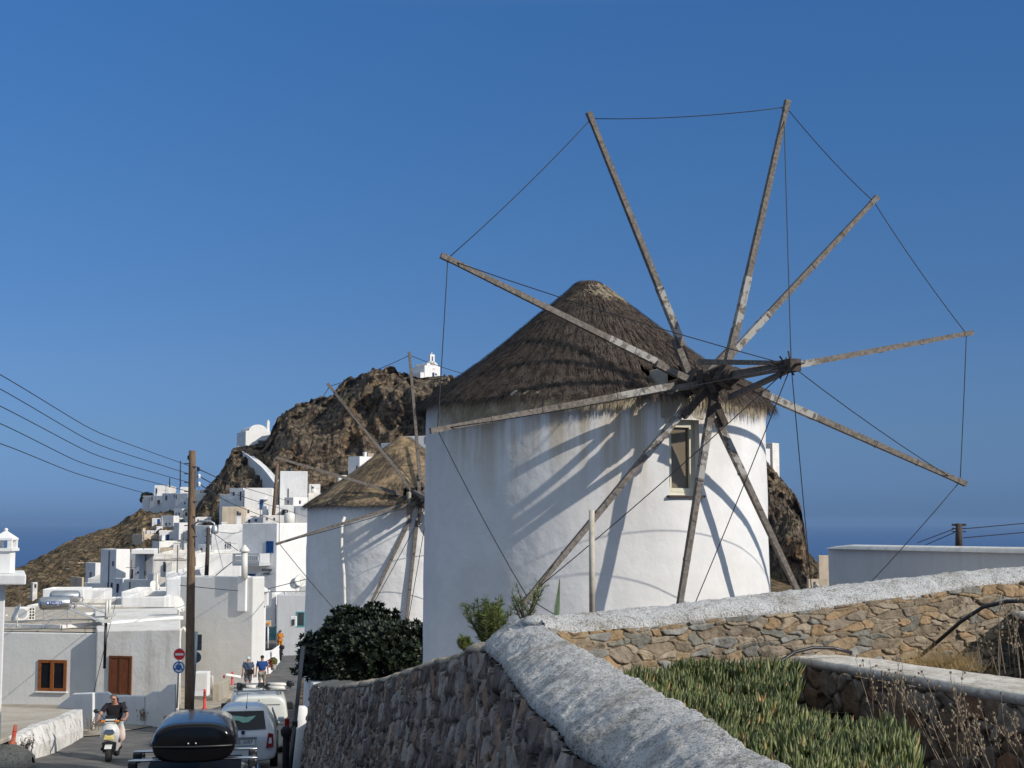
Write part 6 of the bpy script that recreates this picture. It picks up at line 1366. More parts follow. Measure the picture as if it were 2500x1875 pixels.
# white van
vx = W(630, 1880, 41.5); van = thing('parked_van', 'white panel van with a roof rack in front of the walking men', 'van', (vx.x, vx.y, W(630, 1699, 41.5).z - 1.80), math.radians(11), local=True)
secs = [(0, .74, .35, 1.05, .62, 1.72), (.03, .84, .28, 1.08, .72, 1.79), (.2, .87, .25, 1.1, .76, 1.80), (1.5, .88, .25, 1.1, .77, 1.81), (2.6, .88, .25, 1.1, .75, 1.78), (3.1, .87, .25, 1.05, .68, 1.55), (3.6, .85, .25, .95, .62, 1.08), (4.1, .8, .27, .8, .55, .88), (4.3, .68, .35, .6, .45, .7)]
sub(loft(secs).build('body', M['vanpaint'], van))
mb = MB(); mb.bar((0, -.012, .45), (0, -.012, 1.70), .012); mb.bar((-.6, -.012, 1.55), (.6, -.012, 1.55), .014, .012); mb.bar((-.7, -.012, .98), (.7, -.012, .98), .012); mb.build('door_seams', M['signback'], van)
for s in (-1, 1):
    mb = MB(); mb.box((s * .80, .02, .95), (.13, .12, .40)); mb.build('tail_light', M['redlamp'], van, bevel=.02)
    mb = MB(); mb.bar((s * .62, .25, 1.84), (s * .62, 2.3, 1.85), .04); mb.build('roof_rail', M['chrome'], van)
    mb = MB(); mb.box((s * .99, 2.9, 1.15), (.2, .12, .22)); mb.build('mirror', M['black'], van, bevel=.03)
    for y in (.75, 3.4): wheel(van, s * .78, y, .31, .2)
rk = MB()
for y in (.35, 1.3, 2.2): rk.bar((-.72, y, 1.90), (.78, y, 1.90), .045)
rk.build('rack_bars', M['chrome'], van)
ld = thing('carrier_frame', 'folded cream and black carrier clamped on the van roof rack', 'roof carrier', (vx.x, vx.y, ORG[van.name].z), math.radians(11), local=True); ld.location = van.location
mb = MB()
for x0, x1, y, z in ((-.42, .02, .5, 2.02), (.26, .86, .9, 2.03), (.26, .86, .55, 1.97)): mb.tube([(x0, y, z), (x1, y, z - .03)], .055, 10)
mb.build('padded_bars', M['pipe'], ld)
mb = MB(); rn = random.Random(3)
for x in (-.55, -.46, .05, .22, .86, .92):
    for _ in range(3): mb.box((x + rn.uniform(-.04, .04), .6 + rn.uniform(-.2, .3), 1.98 + rn.uniform(-.06, .1)), (.09, .12, .1), rz=rn.random())
for x in (-.5, .12, .9): mb.tube([(x, .4, 1.93), (x + .03, .7, 2.08), (x, 1.0, 1.95)], .014, 5)
mb.build('clamps', M['black'], ld)
# dark car with roof box
dx = Vector((-3.42, 15.35, 0)); dcar = thing('parked_car', 'glossy dark car with aluminium roof bars at the lower edge', 'car', (dx.x, dx.y, -2.84 - 1.50), math.radians(10), local=True)
secs = [(0, .78, .35, .8, .6, .92), (.03, .86, .25, .92, .64, 1.05), (.22, .90, .22, .98, .63, 1.22), (.55, .91, .22, 1.0, .62, 1.44), (1.0, .92, .22, 1.0, .62, 1.50), (2.2, .92, .22, 1.0, .61, 1.49), (2.8, .91, .22, .98, .60, 1.36), (3.5, .90, .22, .92, .6, 1.02), (4.2, .84, .25, .8, .55, .86), (4.45, .7, .32, .6, .45, .7)]
sub(loft(secs).build('body', M['carpaint'], dcar))
def tg(x, z): y = np.interp(z, [.92, 1.05, 1.22, 1.44], [0, .03, .22, .55]); return Vector((x, y - .045 + .1 * x * x, z))
mb = MB(); mb.grid([[tg(x * (1 - .1 * (z - 1)), z) for x in np.linspace(-.6, .6, 9)] for z in (1.06, 1.18, 1.3, 1.40)]); mb.build('rear_window', M['glass'], dcar)
mb = MB(); mb.box((0, 1.45, 1.500), (1.06, 1.5, .024)); mb.build('roof_glass', M['matt'], dcar, bevel=.008)
for s in (-1, 1):
    mb = MB(); mb.tube([(s * .66, .55, 1.46), (s * .67, .75, 1.55), (s * .67, 1.6, 1.585), (s * .66, 2.4, 1.53), (s * .65, 2.5, 1.47)], [.02, .028, .03, .028, .02], 8); mb.build('roof_rail', M['chrome'] if s > 0 else M['carpaint'], dcar)
    q = [(s * .90, .8, 1.02), (s * .90, 2.6, 1.02), (s * .70, 2.3, 1.38), (s * .70, .95, 1.40)]; slab(dcar, 'side_window', [Vector(p) + Vector((s * .025, 0, 0)) for p in q], 'glass', (-s * .02, 0, 0))
    mb = MB(); mb.box((s * 1.02, 2.5, 1.02), (.2, .12, .15)); mb.build('mirror', M['carpaint'], dcar, bevel=.04)
    mb = MB(); mb.box((s * .74, .03, .85), (.22, .1, .2)); mb.build('tail_light', M['redlamp'], dcar, bevel=.02)
    for y in (.85, 3.55): wheel(dcar, s * .80, y, .32, .2)
    for y in (1.0, 1.65):
        mb = MB(); mb.box((s * .66, y, 1.60), (.10, .13, .12)); mb.build('bar_foot', M['black'], dcar, bevel=.02)
for y in (1.0, 1.65):
    mb = MB(); rows = []
    for i in range(25):
        x = -.71 + 1.42 * i / 24; e = 1 if 0 < i < 24 else .4; rows.append([(x, y + .045 * math.cos(a) * e, 1.665 + .016 * math.sin(a) * e) for a in np.linspace(0, 2 * math.pi, 11)])
    mb.grid(rows); mb.build('roof_bar', M['chrome'], dcar)
rb = thing('roof_box', 'glossy black roof box strapped on the dark car', 'roof box', dcar.location, math.radians(10), local=True)
rows = []; NB = 36
for y, sc_, hz in ((.45, .80, .80), (.46, .90, .93), (.50, .97, .99), (.62, 1.0, 1.0), (1.2, 1.0, .98), (1.9, .95, .88), (2.2, .82, .70), (2.35, .6, .48), (2.42, .25, .25)):
    r = []
    for i in range(NB):
        a = 2 * math.pi * i / NB; cx_, sz_ = math.cos(a), math.sin(a); e = .62
        x = .445 * sc_ * math.copysign(abs(cx_) ** e, cx_); z = (.225 if sz_ > 0 else .20) * hz * math.copysign(abs(sz_) ** (e if sz_ < 0 else .8), sz_)
        if abs(z) < .035: x *= 1.035
        r.append((x + .02, y, 1.905 + z - (0 if sz_ > 0 else 0)))
    r.append(r[0]); rows.append(r)
mb = MB(); mb.grid(rows); mb.f.append(list(range(NB))); mb.m.append(0); mb.sm.append(True); sh_ = mb.build('shell', M['gloss'], rb)
mb = MB(); pts = [(.02 + .455 * math.copysign(abs(math.cos(a)) ** .6, math.cos(a)), .452 + .16 * max(0, 1 - abs(math.sin(a))) , 1.905) for a in np.linspace(math.pi, 2 * math.pi, 3)]
mb.tube([(-.42, 1.8, 1.90), (-.445, 1.0, 1.90), (-.44, .56, 1.895), (-.38, .445, 1.89), (.02, .43, 1.885), (.42, .445, 1.89), (.48, .56, 1.895), (.485, 1.0, 1.90), (.46, 1.8, 1.90)], .012, 6); mb.build('seam', M['chrome'] if False else M['black'], sh_)
mb = MB()
for x in (-.03, .05): mb.box((x, .428, 1.925), (.012, .01, .012))
mb.build('rivets', M['signwhite'], sh_)

# ------------------------------------------------------------------ people
def skel(name, V_, E_, R_, mat, parent, root=0, lv=1):
    me = bpy.data.meshes.new(name); org = ORG.get(parent.name, Vector()) if parent else Vector()
    me.from_pydata([tuple(Vector(v) - org) for v in V_], E_, []); o = bpy.data.objects.new(name, me); link(o)
    if parent: o.parent = parent; ORG[o.name] = org
    md = o.modifiers.new('skin', 'SKIN'); sv = me.skin_vertices[0].data if me.skin_vertices else None
    if sv is None:
        bm = bmesh.new(); bm.from_mesh(me); bm.verts.layers.skin.verify(); bm.to_mesh(me); bm.free(); sv = me.skin_vertices[0].data
    for i, r in enumerate(R_): sv[i].radius = (r, r) if not isinstance(r, tuple) else r; sv[i].use_root = (i == root)
    md.use_smooth_shade = True; sub(o, lv); me.materials.append(mat); return o
def person(t, J, shirt, legs, shoe, hair, short_sleeve=True, shortleg=True, cap=None, long_hair=False, face=1, sc_=1.0):
    """J: joints in local metres"""
    V_ = []; E_ = []; R_ = []
    def add(p, r, par=None):
        V_.append(Vector(p) * sc_); R_.append(tuple(x * sc_ for x in r) if isinstance(r, tuple) else r * sc_); i = len(V_) - 1
        if par is not None: E_.append((par, i))
        return i
    pel = add(J['pelvis'], (.15, .11)); ch = add(J['chest'], (.16, .115), add((Vector(J['pelvis']) * .5 + Vector(J['chest']) * .5), (.145, .105), pel))
    nk = add(J['neck'], .06, ch); hd = Vector(J['head']); nv = Vector(J['neck']); hdir = Vector(J.get('face', (0, -face, 0))).normalized()
    h0 = add(hd - Vector((0, 0, .05)), (.068, .075), nk); h1 = add(hd + Vector((0, 0, .03)), (.080, .092), h0); add(hd + Vector((0, 0, .10)), (.060, .07), h1)
    add(hd + hdir * .105 - Vector((0, 0, .01)), .014, h0)
    for s, k in ((-1, 'l'), (1, 'r')):
        sh = add(J['sh' + k], .062, ch); el = add(J['el' + k], .042, sh); wr = add(J['wr' + k], .029, el)
        w_ = Vector(J['wr' + k]); fd = Vector(J.get('hd' + k, (w_ - Vector(J['el' + k])))).normalized(); pal = add(w_ + fd * .07, (.038, .022), wr)
        sdv = fd.cross(Vector((0, 1, 0.2))); sdv = sdv.normalized() if sdv.length > .1 else Vector((1, 0, 0))
        for f_, ln in enumerate((.062, .075, .080, .068)):
            b_ = add(w_ + fd * .105 + sdv * (.03 - .02 * f_), .0095, pal); add(w_ + fd * (.105 + ln) + sdv * (.036 - .024 * f_) + Vector((0, .02, -.01)), .0075, b_)
        add(w_ + fd * .085 + sdv * .062, .010, pal)
        hp = add(J['hip' + k], .10, pel); kn = add(J['kn' + k], .060, hp); an = add(J['an' + k], .040, kn); add(Vector(J['an' + k]) + Vector(J.get('foot', (0, -.16 * face, -.05))), .035, an)
    skel('body', V_, E_, R_, M['skin'], t)
    V_, E_, R_ = [], [], []
    pel = add(Vector(J['pelvis']) + Vector((0, 0, .04)), (.178, .142)); ch = add(J['chest'], (.205, .165), add((Vector(J['pelvis']) * .5 + Vector(J['chest']) * .5), (.182, .146), pel)); add(nv - Vector((0, 0, .03)), .085, add((nv * .5 + Vector(J['chest']) * .5), (.185, .145), ch))
    for k in 'lr':
        sh = add(J['sh' + k], .086, ch); e_ = Vector(J['el' + k]); s_ = Vector(J['sh' + k])
        if short_sleeve: add(s_.lerp(e_, .72), .066, sh)
        else: add(J['wr' + k], .045, add(e_, .055, sh))
    skel('shirt', V_, E_, R_, shirt, t, lv=2)
    V_, E_, R_ = [], [], []
    pel = add(Vector(J['pelvis']) + Vector((0, 0, .02)), (.16, .12))
    for k in 'lr':
        hp = add(J['hip' + k], .118, pel); h_ = Vector(J['hip' + k]); k_ = Vector(J['kn' + k])
        if shortleg: add(h_.lerp(k_, .93), .085, hp)
        else: add(Vector(J['an' + k]) + Vector((0, 0, .04)), .055, add(k_, .078, hp))
    skel('shorts' if shortleg else 'trousers', V_, E_, R_, legs, t)
    for k in 'lr':
        a_ = Vector(J['an' + k]) * sc_; f_ = Vector(J.get('foot', (0, -.16 * face, -.05))) * sc_; mb = MB(); mb.tube([a_ - f_ * .35 + Vector((0, 0, -.035)), a_ + f_ * .3 + Vector((0, 0, -.035)), a_ + f_ * 1.2], [.045, .048, .035], 8); mb.build('shoe', shoe, t)
    mb = MB(); n_ = 12; c_ = (hd + Vector((0, 0, .032))) * sc_ - hdir * .030
    rows = []
    for i in range(7):
        th = i / 6 * math.pi * .60; rows.append([c_ + Vector((math.sin(th) * math.cos(a) * .088, math.sin(th) * math.sin(a) * .098, math.cos(th) * .092)) + (-hdir * .012 if i > 3 else Vector()) + (Vector((0, 0, .03)) if Vector((math.cos(a), math.sin(a), 0)).dot(hdir) > .3 and i > 3 else Vector()) for a in np.linspace(0, 2 * math.pi, 17)])
    mb.grid(rows); mb.build('cap' if cap else 'hair', cap or hair, t)
    if cap: pk = MB(); pk.box(c_ + hdir * .14 + Vector((0, 0, .02)), (.15, .12, .012)); pk.build('cap_peak', cap, t)
def walker(loc, rz, label, shirt, legs, shoe, hair, H=1.75, **kw):
    t = thing('person', label, 'person', loc, rz, 'people walking in the street', local=True); k = H / 1.75; f = kw.get('face', 1) 
    st = kw.pop('stride', .12)
    J = dict(pelvis=(0, 0, .95), chest=(0, .0, 1.28), neck=(0, .0, 1.48), head=(0, -.01, 1.60), shl=(-.185, 0, 1.41), shr=(.185, 0, 1.41), ell=(-.255, .03, 1.13), elr=(.255, .03, 1.13), wrl=(-.27, -.05, .89), wrr=(.27, -.02, .89),
             hipl=(-.09, 0, .90), hipr=(.09, 0, .90), knl=(-.10, -st * .7, .50), knr=(.10, st * .3, .50), anl=(-.10, -st * .6, .09), anr=(.10, st, .10))
    person(t, J, shirt, legs, shoe, hair, sc_=k, **kw); return t
p = W(605, 1694, 66.2); t1 = walker(p, math.radians(14) + math.pi, 'man in slate blue shirt and pale cap with a black shoulder bag, walking away', M['tgrey'], cm('grey_shorts', (.14, .14, .15), .9), M['black'], M['hair'], 1.72, cap=M['twhite'])
bg_ = thing('shoulder_bag', 'black shoulder bag hanging at the hip of the man in slate blue', 'bag', p, 0, local=True); mb = MB(); mb.box((.14, -.20, 1.02), (.26, .10, .22)); mb.build('pouch', M['tblack'], bg_, bevel=.03); mb = MB(); mb.tube([(.16, -.17, 1.1), (.02, -.17, 1.3), (-.14, -.12, 1.47)], .014, 5); mb.build('strap', M['tblack'], bg_)
p = W(639, 1692, 66.8); walker(p, math.radians(10) + math.pi, 'man in a bright blue t-shirt and khaki shorts walking away on the right', M['tblue'], M['shorts'], cm('brown_shoe', (.12, .06, .04), .7), cm('black_hair', (.012, .01, .01), .8), 1.76)
mb = MB(); mb.box((-.03, .158, 1.36), (.05, .02, .09)); 
p = W(706, 1582.5, 112); walker(p, math.radians(20) + math.pi, 'distant white-haired man in pale shirt and trousers by the cafe railing', M['twhite'], cm('olive_trousers', (.22, .21, .16), .9), M['black'], M['hairwhite'], 1.68, shortleg=False)
p = W(684, 1591, 106); walker(p, math.radians(200), 'person in a yellow and orange patterned top behind the white corner wall', M['tyellow'], M['tyellow'], M['black'], M['hair'], 1.60, shortleg=False, stride=.02)

# scooter with rider, facing the camera
sx = W(265, 1866, 38); RZ = math.radians(187)
sco = thing('scooter', 'silver scooter with yellow-lensed headlamp coming towards the camera', 'scooter', (sx.x, sx.y, sx.z), RZ, local=True)
wheel(sco, 0, 0, .225, .11)
mb = MB(); rows = []
for i in range(11):
    a = math.radians(42 + i * 10); rows.append([(x, math.cos(a) * .255, .225 + math.sin(a) * .255 + .0 * x) for x in (-.085, -.07, 0, .07, .085)])
mb.grid(rows); mb.build('front_mudguard', M['silver'], sco)
for s in (-1, 1): mb = MB(); mb.tube([(s * .085, .0, .225), (s * .085, -.14, .60)], .018, 8); mb.build('fork_leg', M['chrome'], sco)
ap = [(-.06, .22, .22, .42), (.08, .30, .27, .34), (-.0, .27, .24, .0)]
rows = []
for z, w_, y0 in ((.28, .18, -.24), (.40, .225, -.16), (.55, .25, -.06), (.68, .25, .02), (.80, .235, .04), (.90, .19, .0), (.97, .12, -.06)):
    rows.append([(w_ * math.sin(a), y0 - w_ * (1 - math.cos(a)) * .9, z) for a in np.linspace(-1.35, 1.35, 13)])
mb = MB(); mb.grid(rows); sub(mb.build('leg_shield', M['silver'], sco), 1)
mb = MB(); mb.prism([Vector(p) for p in ((-.13, .075, .60), (.13, .075, .60), (.09, .09, .72), (0, .095, .69), (-.09, .09, .72))], (0, -.03, 0)); mb.build('headlamp', M['lamp'], sco, bevel=.008)
mb = MB(); mb.prism([Vector(p) for p in ((-.14, .07, .745), (.14, .07, .745), (.09, .06, .84), (-.09, .06, .84))], (0, -.03, 0)); mb.build('front_panel', M['tgrey'], sco)
mb = MB(); mb.prism([Vector(p) for p in ((-.15, .0, .28), (.15, .0, .28), (.17, .02, .52), (.0, .03, .56), (-.17, .02, .52))], (0, -.08, 0)); mb.build('lower_opening', M['black'], sco)
mb = MB(); mb.box((0, -.12, 1.02), (.30, .14, .14)); mb.build('handlebar_cowl', M['silver'], sco, bevel=.04)
mb = MB(); mb.prism([Vector(p) for p in ((-.15, -.04, 1.02), (.15, -.04, 1.02), (.12, -.10, 1.16), (-.12, -.10, 1.16))], (0, -.02, 0)); mb.build('screen', M['glass'], sco)
for s in (-1, 1):
    mb = MB(); mb.tube([(s * .12, -.14, 1.03), (s * .26, -.20, 1.03), (s * .36, -.26, 1.02)], [.016, .018, .02], 8); mb.build('handlebar', M['black'], sco)
    mb = MB(); mb.box((s * .17, -.05, 1.03), (.10, .05, .05)); mb.build('indicator', M['orange'], sco, bevel=.015)
    mb = MB(); mb.tube([(s * .16, -.14, 1.08), (s * .24, -.14, 1.18), (s * .30, -.12, 1.24)], .009, 6); mb.lathe([(.005, -.015), (.05, -.01), (.055, .01), (.01, .02)], 14, c=(s * .345, -.12, 1.27), M=Matrix.Rotation(math.pi / 2, 3, 'X') @ Matrix.Diagonal((1.35, 1, 1))); mb.build('mirror', M['black'], sco)
mb = MB(); mb.box((0, -.55, .27), (.30, .50, .10)); mb.build('floorboard', M['black'], sco, bevel=.02)
mb = MB(); mb.box((0, -1.15, .52), (.34, .80, .36)); mb.build('rear_body', M['silver'], sco, bevel=.08)
mb = MB(); mb.box((0, -1.08, .75), (.28, .75, .11)); mb.build('seat', M['black'], sco, bevel=.05)
wheel(sco, 0, -1.28, .225, .12)
rd = thing('person', 'balding man in a black t-shirt riding the silver scooter', 'person', (sx.x, sx.y, sx.z), RZ, local=True)
J = dict(pelvis=(0, -.92, .88), chest=(0, -.80, 1.20), neck=(-.0, -.74, 1.38), head=(.02, -.68, 1.49), shl=(-.20, -.76, 1.32), shr=(.20, -.76, 1.32), ell=(-.34, -.58, 1.10), elr=(.34, -.58, 1.10), wrl=(-.33, -.34, 1.05), wrr=(.33, -.34, 1.05), hdl=(.1, 1, -.1), hdr=(-.1, 1, -.1),
         hipl=(-.10, -.86, .84), hipr=(.10, -.86, .84), knl=(-.19, -.42, .80), knr=(.19, -.42, .80), anl=(-.19, -.52, .38), anr=(.22, -.52, .36), foot=(0, .16, -.04), face=(-.15, 1, -.1))
person(rd, J, M['tblack'], M['shorts'], M['tblack'], M['hair'], face=-1)
mb = MB()
for x in (-.035, .035): mb.box((.02 + x, -.68 + .086, 1.505), (.022, .012, .009))
mb.bar((-.005, -.68 + .088, 1.445), (.045, -.68 + .088, 1.445), .008); mb.build('eyes_and_mouth', M['tblack'], rd)
bagt = thing('shopping_bag', 'pale translucent shopping bag hanging from the scooter handlebar', 'bag', (sx.x, sx.y, sx.z), RZ, local=True)
rows = []
for z, w_ in ((1.0, .015), (.92, .04), (.80, .075), (.68, .09), (.60, .085), (.555, .05)): rows.append([(-.275 + w_ * math.cos(a), -.16 + w_ * .7 * math.sin(a) + .01 * math.sin(5 * a), z) for a in np.linspace(0, 2 * math.pi, 13)])
mb = MB(); mb.grid(rows); mb.add([rows[-1][i] for i in range(12)], [tuple(range(12))]); mb.build('bag', M['bag'], bagt)

for o_ in (sco, rd, bagt): o_.scale = (1.07, 1.07, 1.07)
# ------------------------------------------------------------------ plants
rn = random.Random(11)
def leafblade(mb, base, dirv, L, wd, curl, sidev, seg=3, tri=True):
    """fleshy three-sided finger leaf"""
    prev = None; d = dirv.normalized(); p = Vector(base); s = sidev.normalized(); rings = []
    for i in range(seg + 1):
        t = i / seg; w_ = wd * (0.75 + .5 * t * (1 - t) * 2) * (1 - .88 * t ** 3); up = d.cross(s).normalized()
        rings.append([p + s * w_, p - s * w_, p + up * w_ * 1.1]); d = (d + Vector((curl.x, curl.y, curl.z)) * (1 / seg)).normalized(); p = p + d * L / seg
    b = len(mb.v)
    for r in rings: mb.v += [tuple(q) for q in r]
    for i in range(seg):
        for j in range(3): mb.f.append([b + i * 3 + j, b + i * 3 + (j + 1) % 3, b + i * 3 + 3 + (j + 1) % 3, b + i * 3 + 3 + j]); mb.m.append(mb.cm); mb.sm.append(True)
    mb.f.append([b + seg * 3, b + seg * 3 + 1, b + seg * 3 + 2]); mb.m.append(mb.cm); mb.sm.append(True)
mb = MB(); PFn = np.array(PF); cnt = 0
def bedz(x, y): return -1.41 + .15 * noise.noise(Vector((x * 1.7, y * 1.7, 3))) + .05 * noise.noise(Vector((x * 5, y * 5, 3))) + interp(y, [(5, -.02), (8, .08), (10.8, .20)])
while cnt < 3500:
    y = rn.uniform(4.5, 11.25); xa = float(np.interp(y, B[:, 1], B[:, 0])) + .02; xb = float(np.interp(y, PFn[::-1, 1], PFn[::-1, 0])) if y > 6 else 4.2
    x = rn.uniform(xa, xb - .12)
    if y < 8.3 and x > 2.65 - .25 * (8.3 - y): 
        if rn.random() < .93: continue
    if xb - x < .75 and 9.0 < y < 10.9 and noise.noise(Vector((x * .9, y * .9, 8))) > -.25: continue
    if y > 8.3 and xb - x < .28 and rn.random() < .8: continue
    z = bedz(x, y); tipp = Vector((x, y, z + .09)); fz_ = tipp.y * math.cos(TH) + tipp.z * math.sin(TH); tx_ = CX + F * x / fz_; ty_ = CY - F * (-tipp.y * math.sin(TH) + tipp.z * math.cos(TH)) / fz_; jit = 22 * noise.noise(Vector((x * 4, y * 4, 6)))
    if tx_ > interp(ty_, [(1600, 1960), (1650, 1945), (1690, 1925), (1730, 1960), (1738, 2170), (1760, 2225), (1875, 2240), (2400, 2250)]) + jit: continue
    cnt += 1; ks = rn.uniform(.75, 1.35) * (1 + .3 * noise.noise(Vector((x * 3, y * 3, 0)))); tx, ty = rn.gauss(0, .22), rn.gauss(0, .22)
    for k in range(rn.randint(3, 5)):
        a = rn.random() * 6.28; lean = rn.uniform(.10, .75); dv = Vector((math.cos(a) * lean + .10, math.sin(a) * lean - .05, 1)) + Vector((tx, ty, 0)); L = rn.uniform(.075, .13) * ks
        mb.cm = 1 if rn.random() < .035 else 0
        leafblade(mb, Vector((x, y, z - .03)) + Vector((math.cos(a), math.sin(a), 0)) * .015, dv, L, rn.uniform(.0115, .017) * ks ** .5, Vector((-math.cos(a) * .25, -math.sin(a) * .25, .35)), Vector((-math.sin(a), math.cos(a), 0)))
tag(mb.build('succulents', [M['succ'], M['succdry']], fix=False), 'dense carpet of upright green finger-leaved succulents filling the bed', 'ground cover', kind='stuff')
# dark base mat of runners below the leaves
mb = MB(); rows = []
for i in range(60):
    y = 4.5 + i * 6.7 / 59; xa = float(np.interp(y, B[:, 1], B[:, 0])) - .05; xb = interp(y, [(4.5, 1.75), (7.5, 2.1), (8.3, 2.3), (9.0, 2.2), (11.2, 2.05)])
    rows.append([(xa + (xb - xa) * j / 30, y, bedz(xa + (xb - xa) * j / 30, y) - .06 - max(0, j - 22) * .075 + .02 * noise.noise(Vector((j * .9, i * .9, 0)))) for j in range(31)])
mb.grid(rows); tag(mb.build('leaf_litter', noisy('brown_litter', (.03, .03, .015), (.14, .09, .045), 14, bump=1, bscale=40, bdist=.03)), 'brown dead runners and litter under the succulents', kind='stuff')
def stems(label, base, n, hgt, spread, lean, mat, name='dry_plant', twigs=6, r=.0035, seedpods=True, seed=1, group='dry stalks around the planter'):
    q = random.Random(seed); t = thing(name, label, 'dry plant', base, group=group); mb = MB(); base = Vector(base)
    for i in range(n):
        b_ = base + Vector((q.uniform(-spread, spread), q.uniform(-spread, spread), 0)); H = hgt * q.uniform(.55, 1.05); dv = Vector((q.gauss(lean[0], .10), q.gauss(lean[1], .12), 1)).normalized(); pts = [b_]
        for k in range(6): dv = (dv + Vector((q.gauss(0, .07), q.gauss(0, .07), 0))).normalized(); pts.append(pts[-1] + dv * H / 6)
        mb.tube(pts, [r * (1 - .1 * k) for k in range(7)], 4, cap=False)
        for _ in range(twigs):
            k = q.randint(2, 5); s = pts[k].lerp(pts[k + 1], q.random()); tv = Vector((q.gauss(0, 1), q.gauss(0, 1), 1.2)).normalized() * H * q.uniform(.04, .13); mb.tube([s, s + tv], [r * .6, r * .4], 4, cap=False)
            if seedpods: c_ = s + tv; mb.box(c_, (r * 3.2, r * 3.2, r * 4), rz=q.random())
    mb.build('stems', M[mat], t); return t
def atz(px, py, z): return Wz(px, py, z)
stems('tall dead stalks leaning over the middle of the succulents', atz(2160, 1775, -1.42), 7, .50, .10, (-.12, 0), 'deadstem', seed=2)
stems('dead stalks rising in front of the planter wall', atz(2215, 1790, -1.45), 7, .55, .12, (-.10, 0), 'deadstem', seed=3)
stems('dead stalks leaning left in the dark lower corner', atz(2330, 1860, -1.50), 12, .60, .14, (-.25, .05), 'deadstem', seed=4)
stems('tangle of grey twigs in the lower right corner', atz(2420, 1880, -1.50), 14, .45, .22, (-.2, .1), 'deadstem', twigs=10, seed=5)
stems('sunlit dead stalks standing behind the planter wall', W(2440, 1650, 10.9), 11, .62, .24, (-.05, 0), 'deadstem', seed=6)
stems('thin dead stalks at the far right behind the planter wall', W(2500, 1650, 10.4), 6, .55, .25, (-.15, 0), 'deadstem', seed=7)
t = thing('dry_grass_tuft', 'golden dry grass tuft at the foot of the tan stone wall', 'dry grass', W(2310, 1630, 11.2)); mb = MB(); b_ = W(2310, 1636, 11.2)
for _ in range(900):
    a = rn.random() * 6.28; l_ = rn.uniform(.05, .26); o_ = b_ + Vector((rn.gauss(0, .13), rn.gauss(0, .07), 0)); e = o_ + Vector((math.cos(a) * l_ * .6, math.sin(a) * l_ * .4, l_ * rn.uniform(.4, 1))); s_ = Vector((.0025, 0, .001)); mb.add([o_ - s_, o_ + s_, e], [(0, 1, 2)])
mb.build('blades', M['drygrass'], t, fix=False)
# dark round bush on the terrace
def bush(label, c, rx, ry, rz_, n, mat, name, leaf, seed, lumps=.3, rose=6):
    q = random.Random(seed); c = Vector(c); t = thing(name, label, 'bush', (c.x, c.y, c.z - rz_)); mb = MB()
    def R_(d): return 1 + lumps * noise.noise(d * 1.7 + Vector((seed, 0, 0))) + lumps * .55 * noise.noise(d * 4.2 + Vector((0, seed, 0)))
    for _ in range(n):
        d = Vector((q.gauss(0, 1), q.gauss(0, 1), q.gauss(0, 1))).normalized(); k = R_(d) * q.uniform(.80, 1.02) ** .6; p = c + Vector((d.x * rx, d.y * ry, d.z * rz_)) * k
        if p.z < c.z - rz_ * .75: continue
        if noise.noise(d * 5 + Vector((seed, 3, 0))) > .38: continue
        nrm = (d + Vector((0, 0, .5)) + Vector((q.gauss(0, .3), q.gauss(0, .3), q.gauss(0, .3)))).normalized(); x_ = nrm.orthogonal().normalized(); y_ = nrm.cross(x_); a0 = q.random() * 6
        for j in range(rose):
            a = a0 + j * 6.283 / rose; dv = (x_ * math.cos(a) + y_ * math.sin(a)) * .8 + nrm * .75; e = p + dv.normalized() * leaf * q.uniform(.8, 1.2); s_ = (x_ * -math.sin(a) + y_ * math.cos(a)) * leaf * .24; m_ = (p + e) / 2 - nrm * leaf * .05
            mb.add([p, m_ + s_, e, m_ - s_], [(0, 1, 2, 3)])
    mb.build('foliage', M[mat], t, fix=False)
    mb = MB(); rows = []
    for i in range(17):
        th = i / 16 * math.pi; rows.append([c + Vector((math.sin(th) * math.cos(a) * rx, math.sin(th) * math.sin(a) * ry, math.cos(th) * rz_)) * .84 * R_(Vector((math.sin(th) * math.cos(a), math.sin(th) * math.sin(a), math.cos(th)))) for a in np.linspace(0, 2 * math.pi, 33)])
    mb.grid(rows); mb.build('inner_foliage', M[mat], t)
    mb = MB()
    for _ in range(7): a = q.random() * 6.28; mb.tube([c + Vector((0, 0, -rz_ * 1.25)), c + Vector((math.cos(a) * rx * .3, math.sin(a) * ry * .3, -rz_ * .5)), c + Vector((math.cos(a) * rx * .7, math.sin(a) * ry * .7, 0))], [.06, .04, .02], 6)
    mb.build('branches', M['wooddark'], t)
bush('dark rounded evergreen bush on the wall in front of the smaller mill', W(893, 1592, 34.5), 1.36, 1.3, .92, 4200, 'bush', 'evergreen_bush', .125, 4, lumps=.42)
bush('olive green bush clinging to the left end of the hilltop houses', W(360, 1217, 301), 1.3, 1.2, 1.1, 420, 'bush', 'hilltop_bush', .42, 9, lumps=.3)
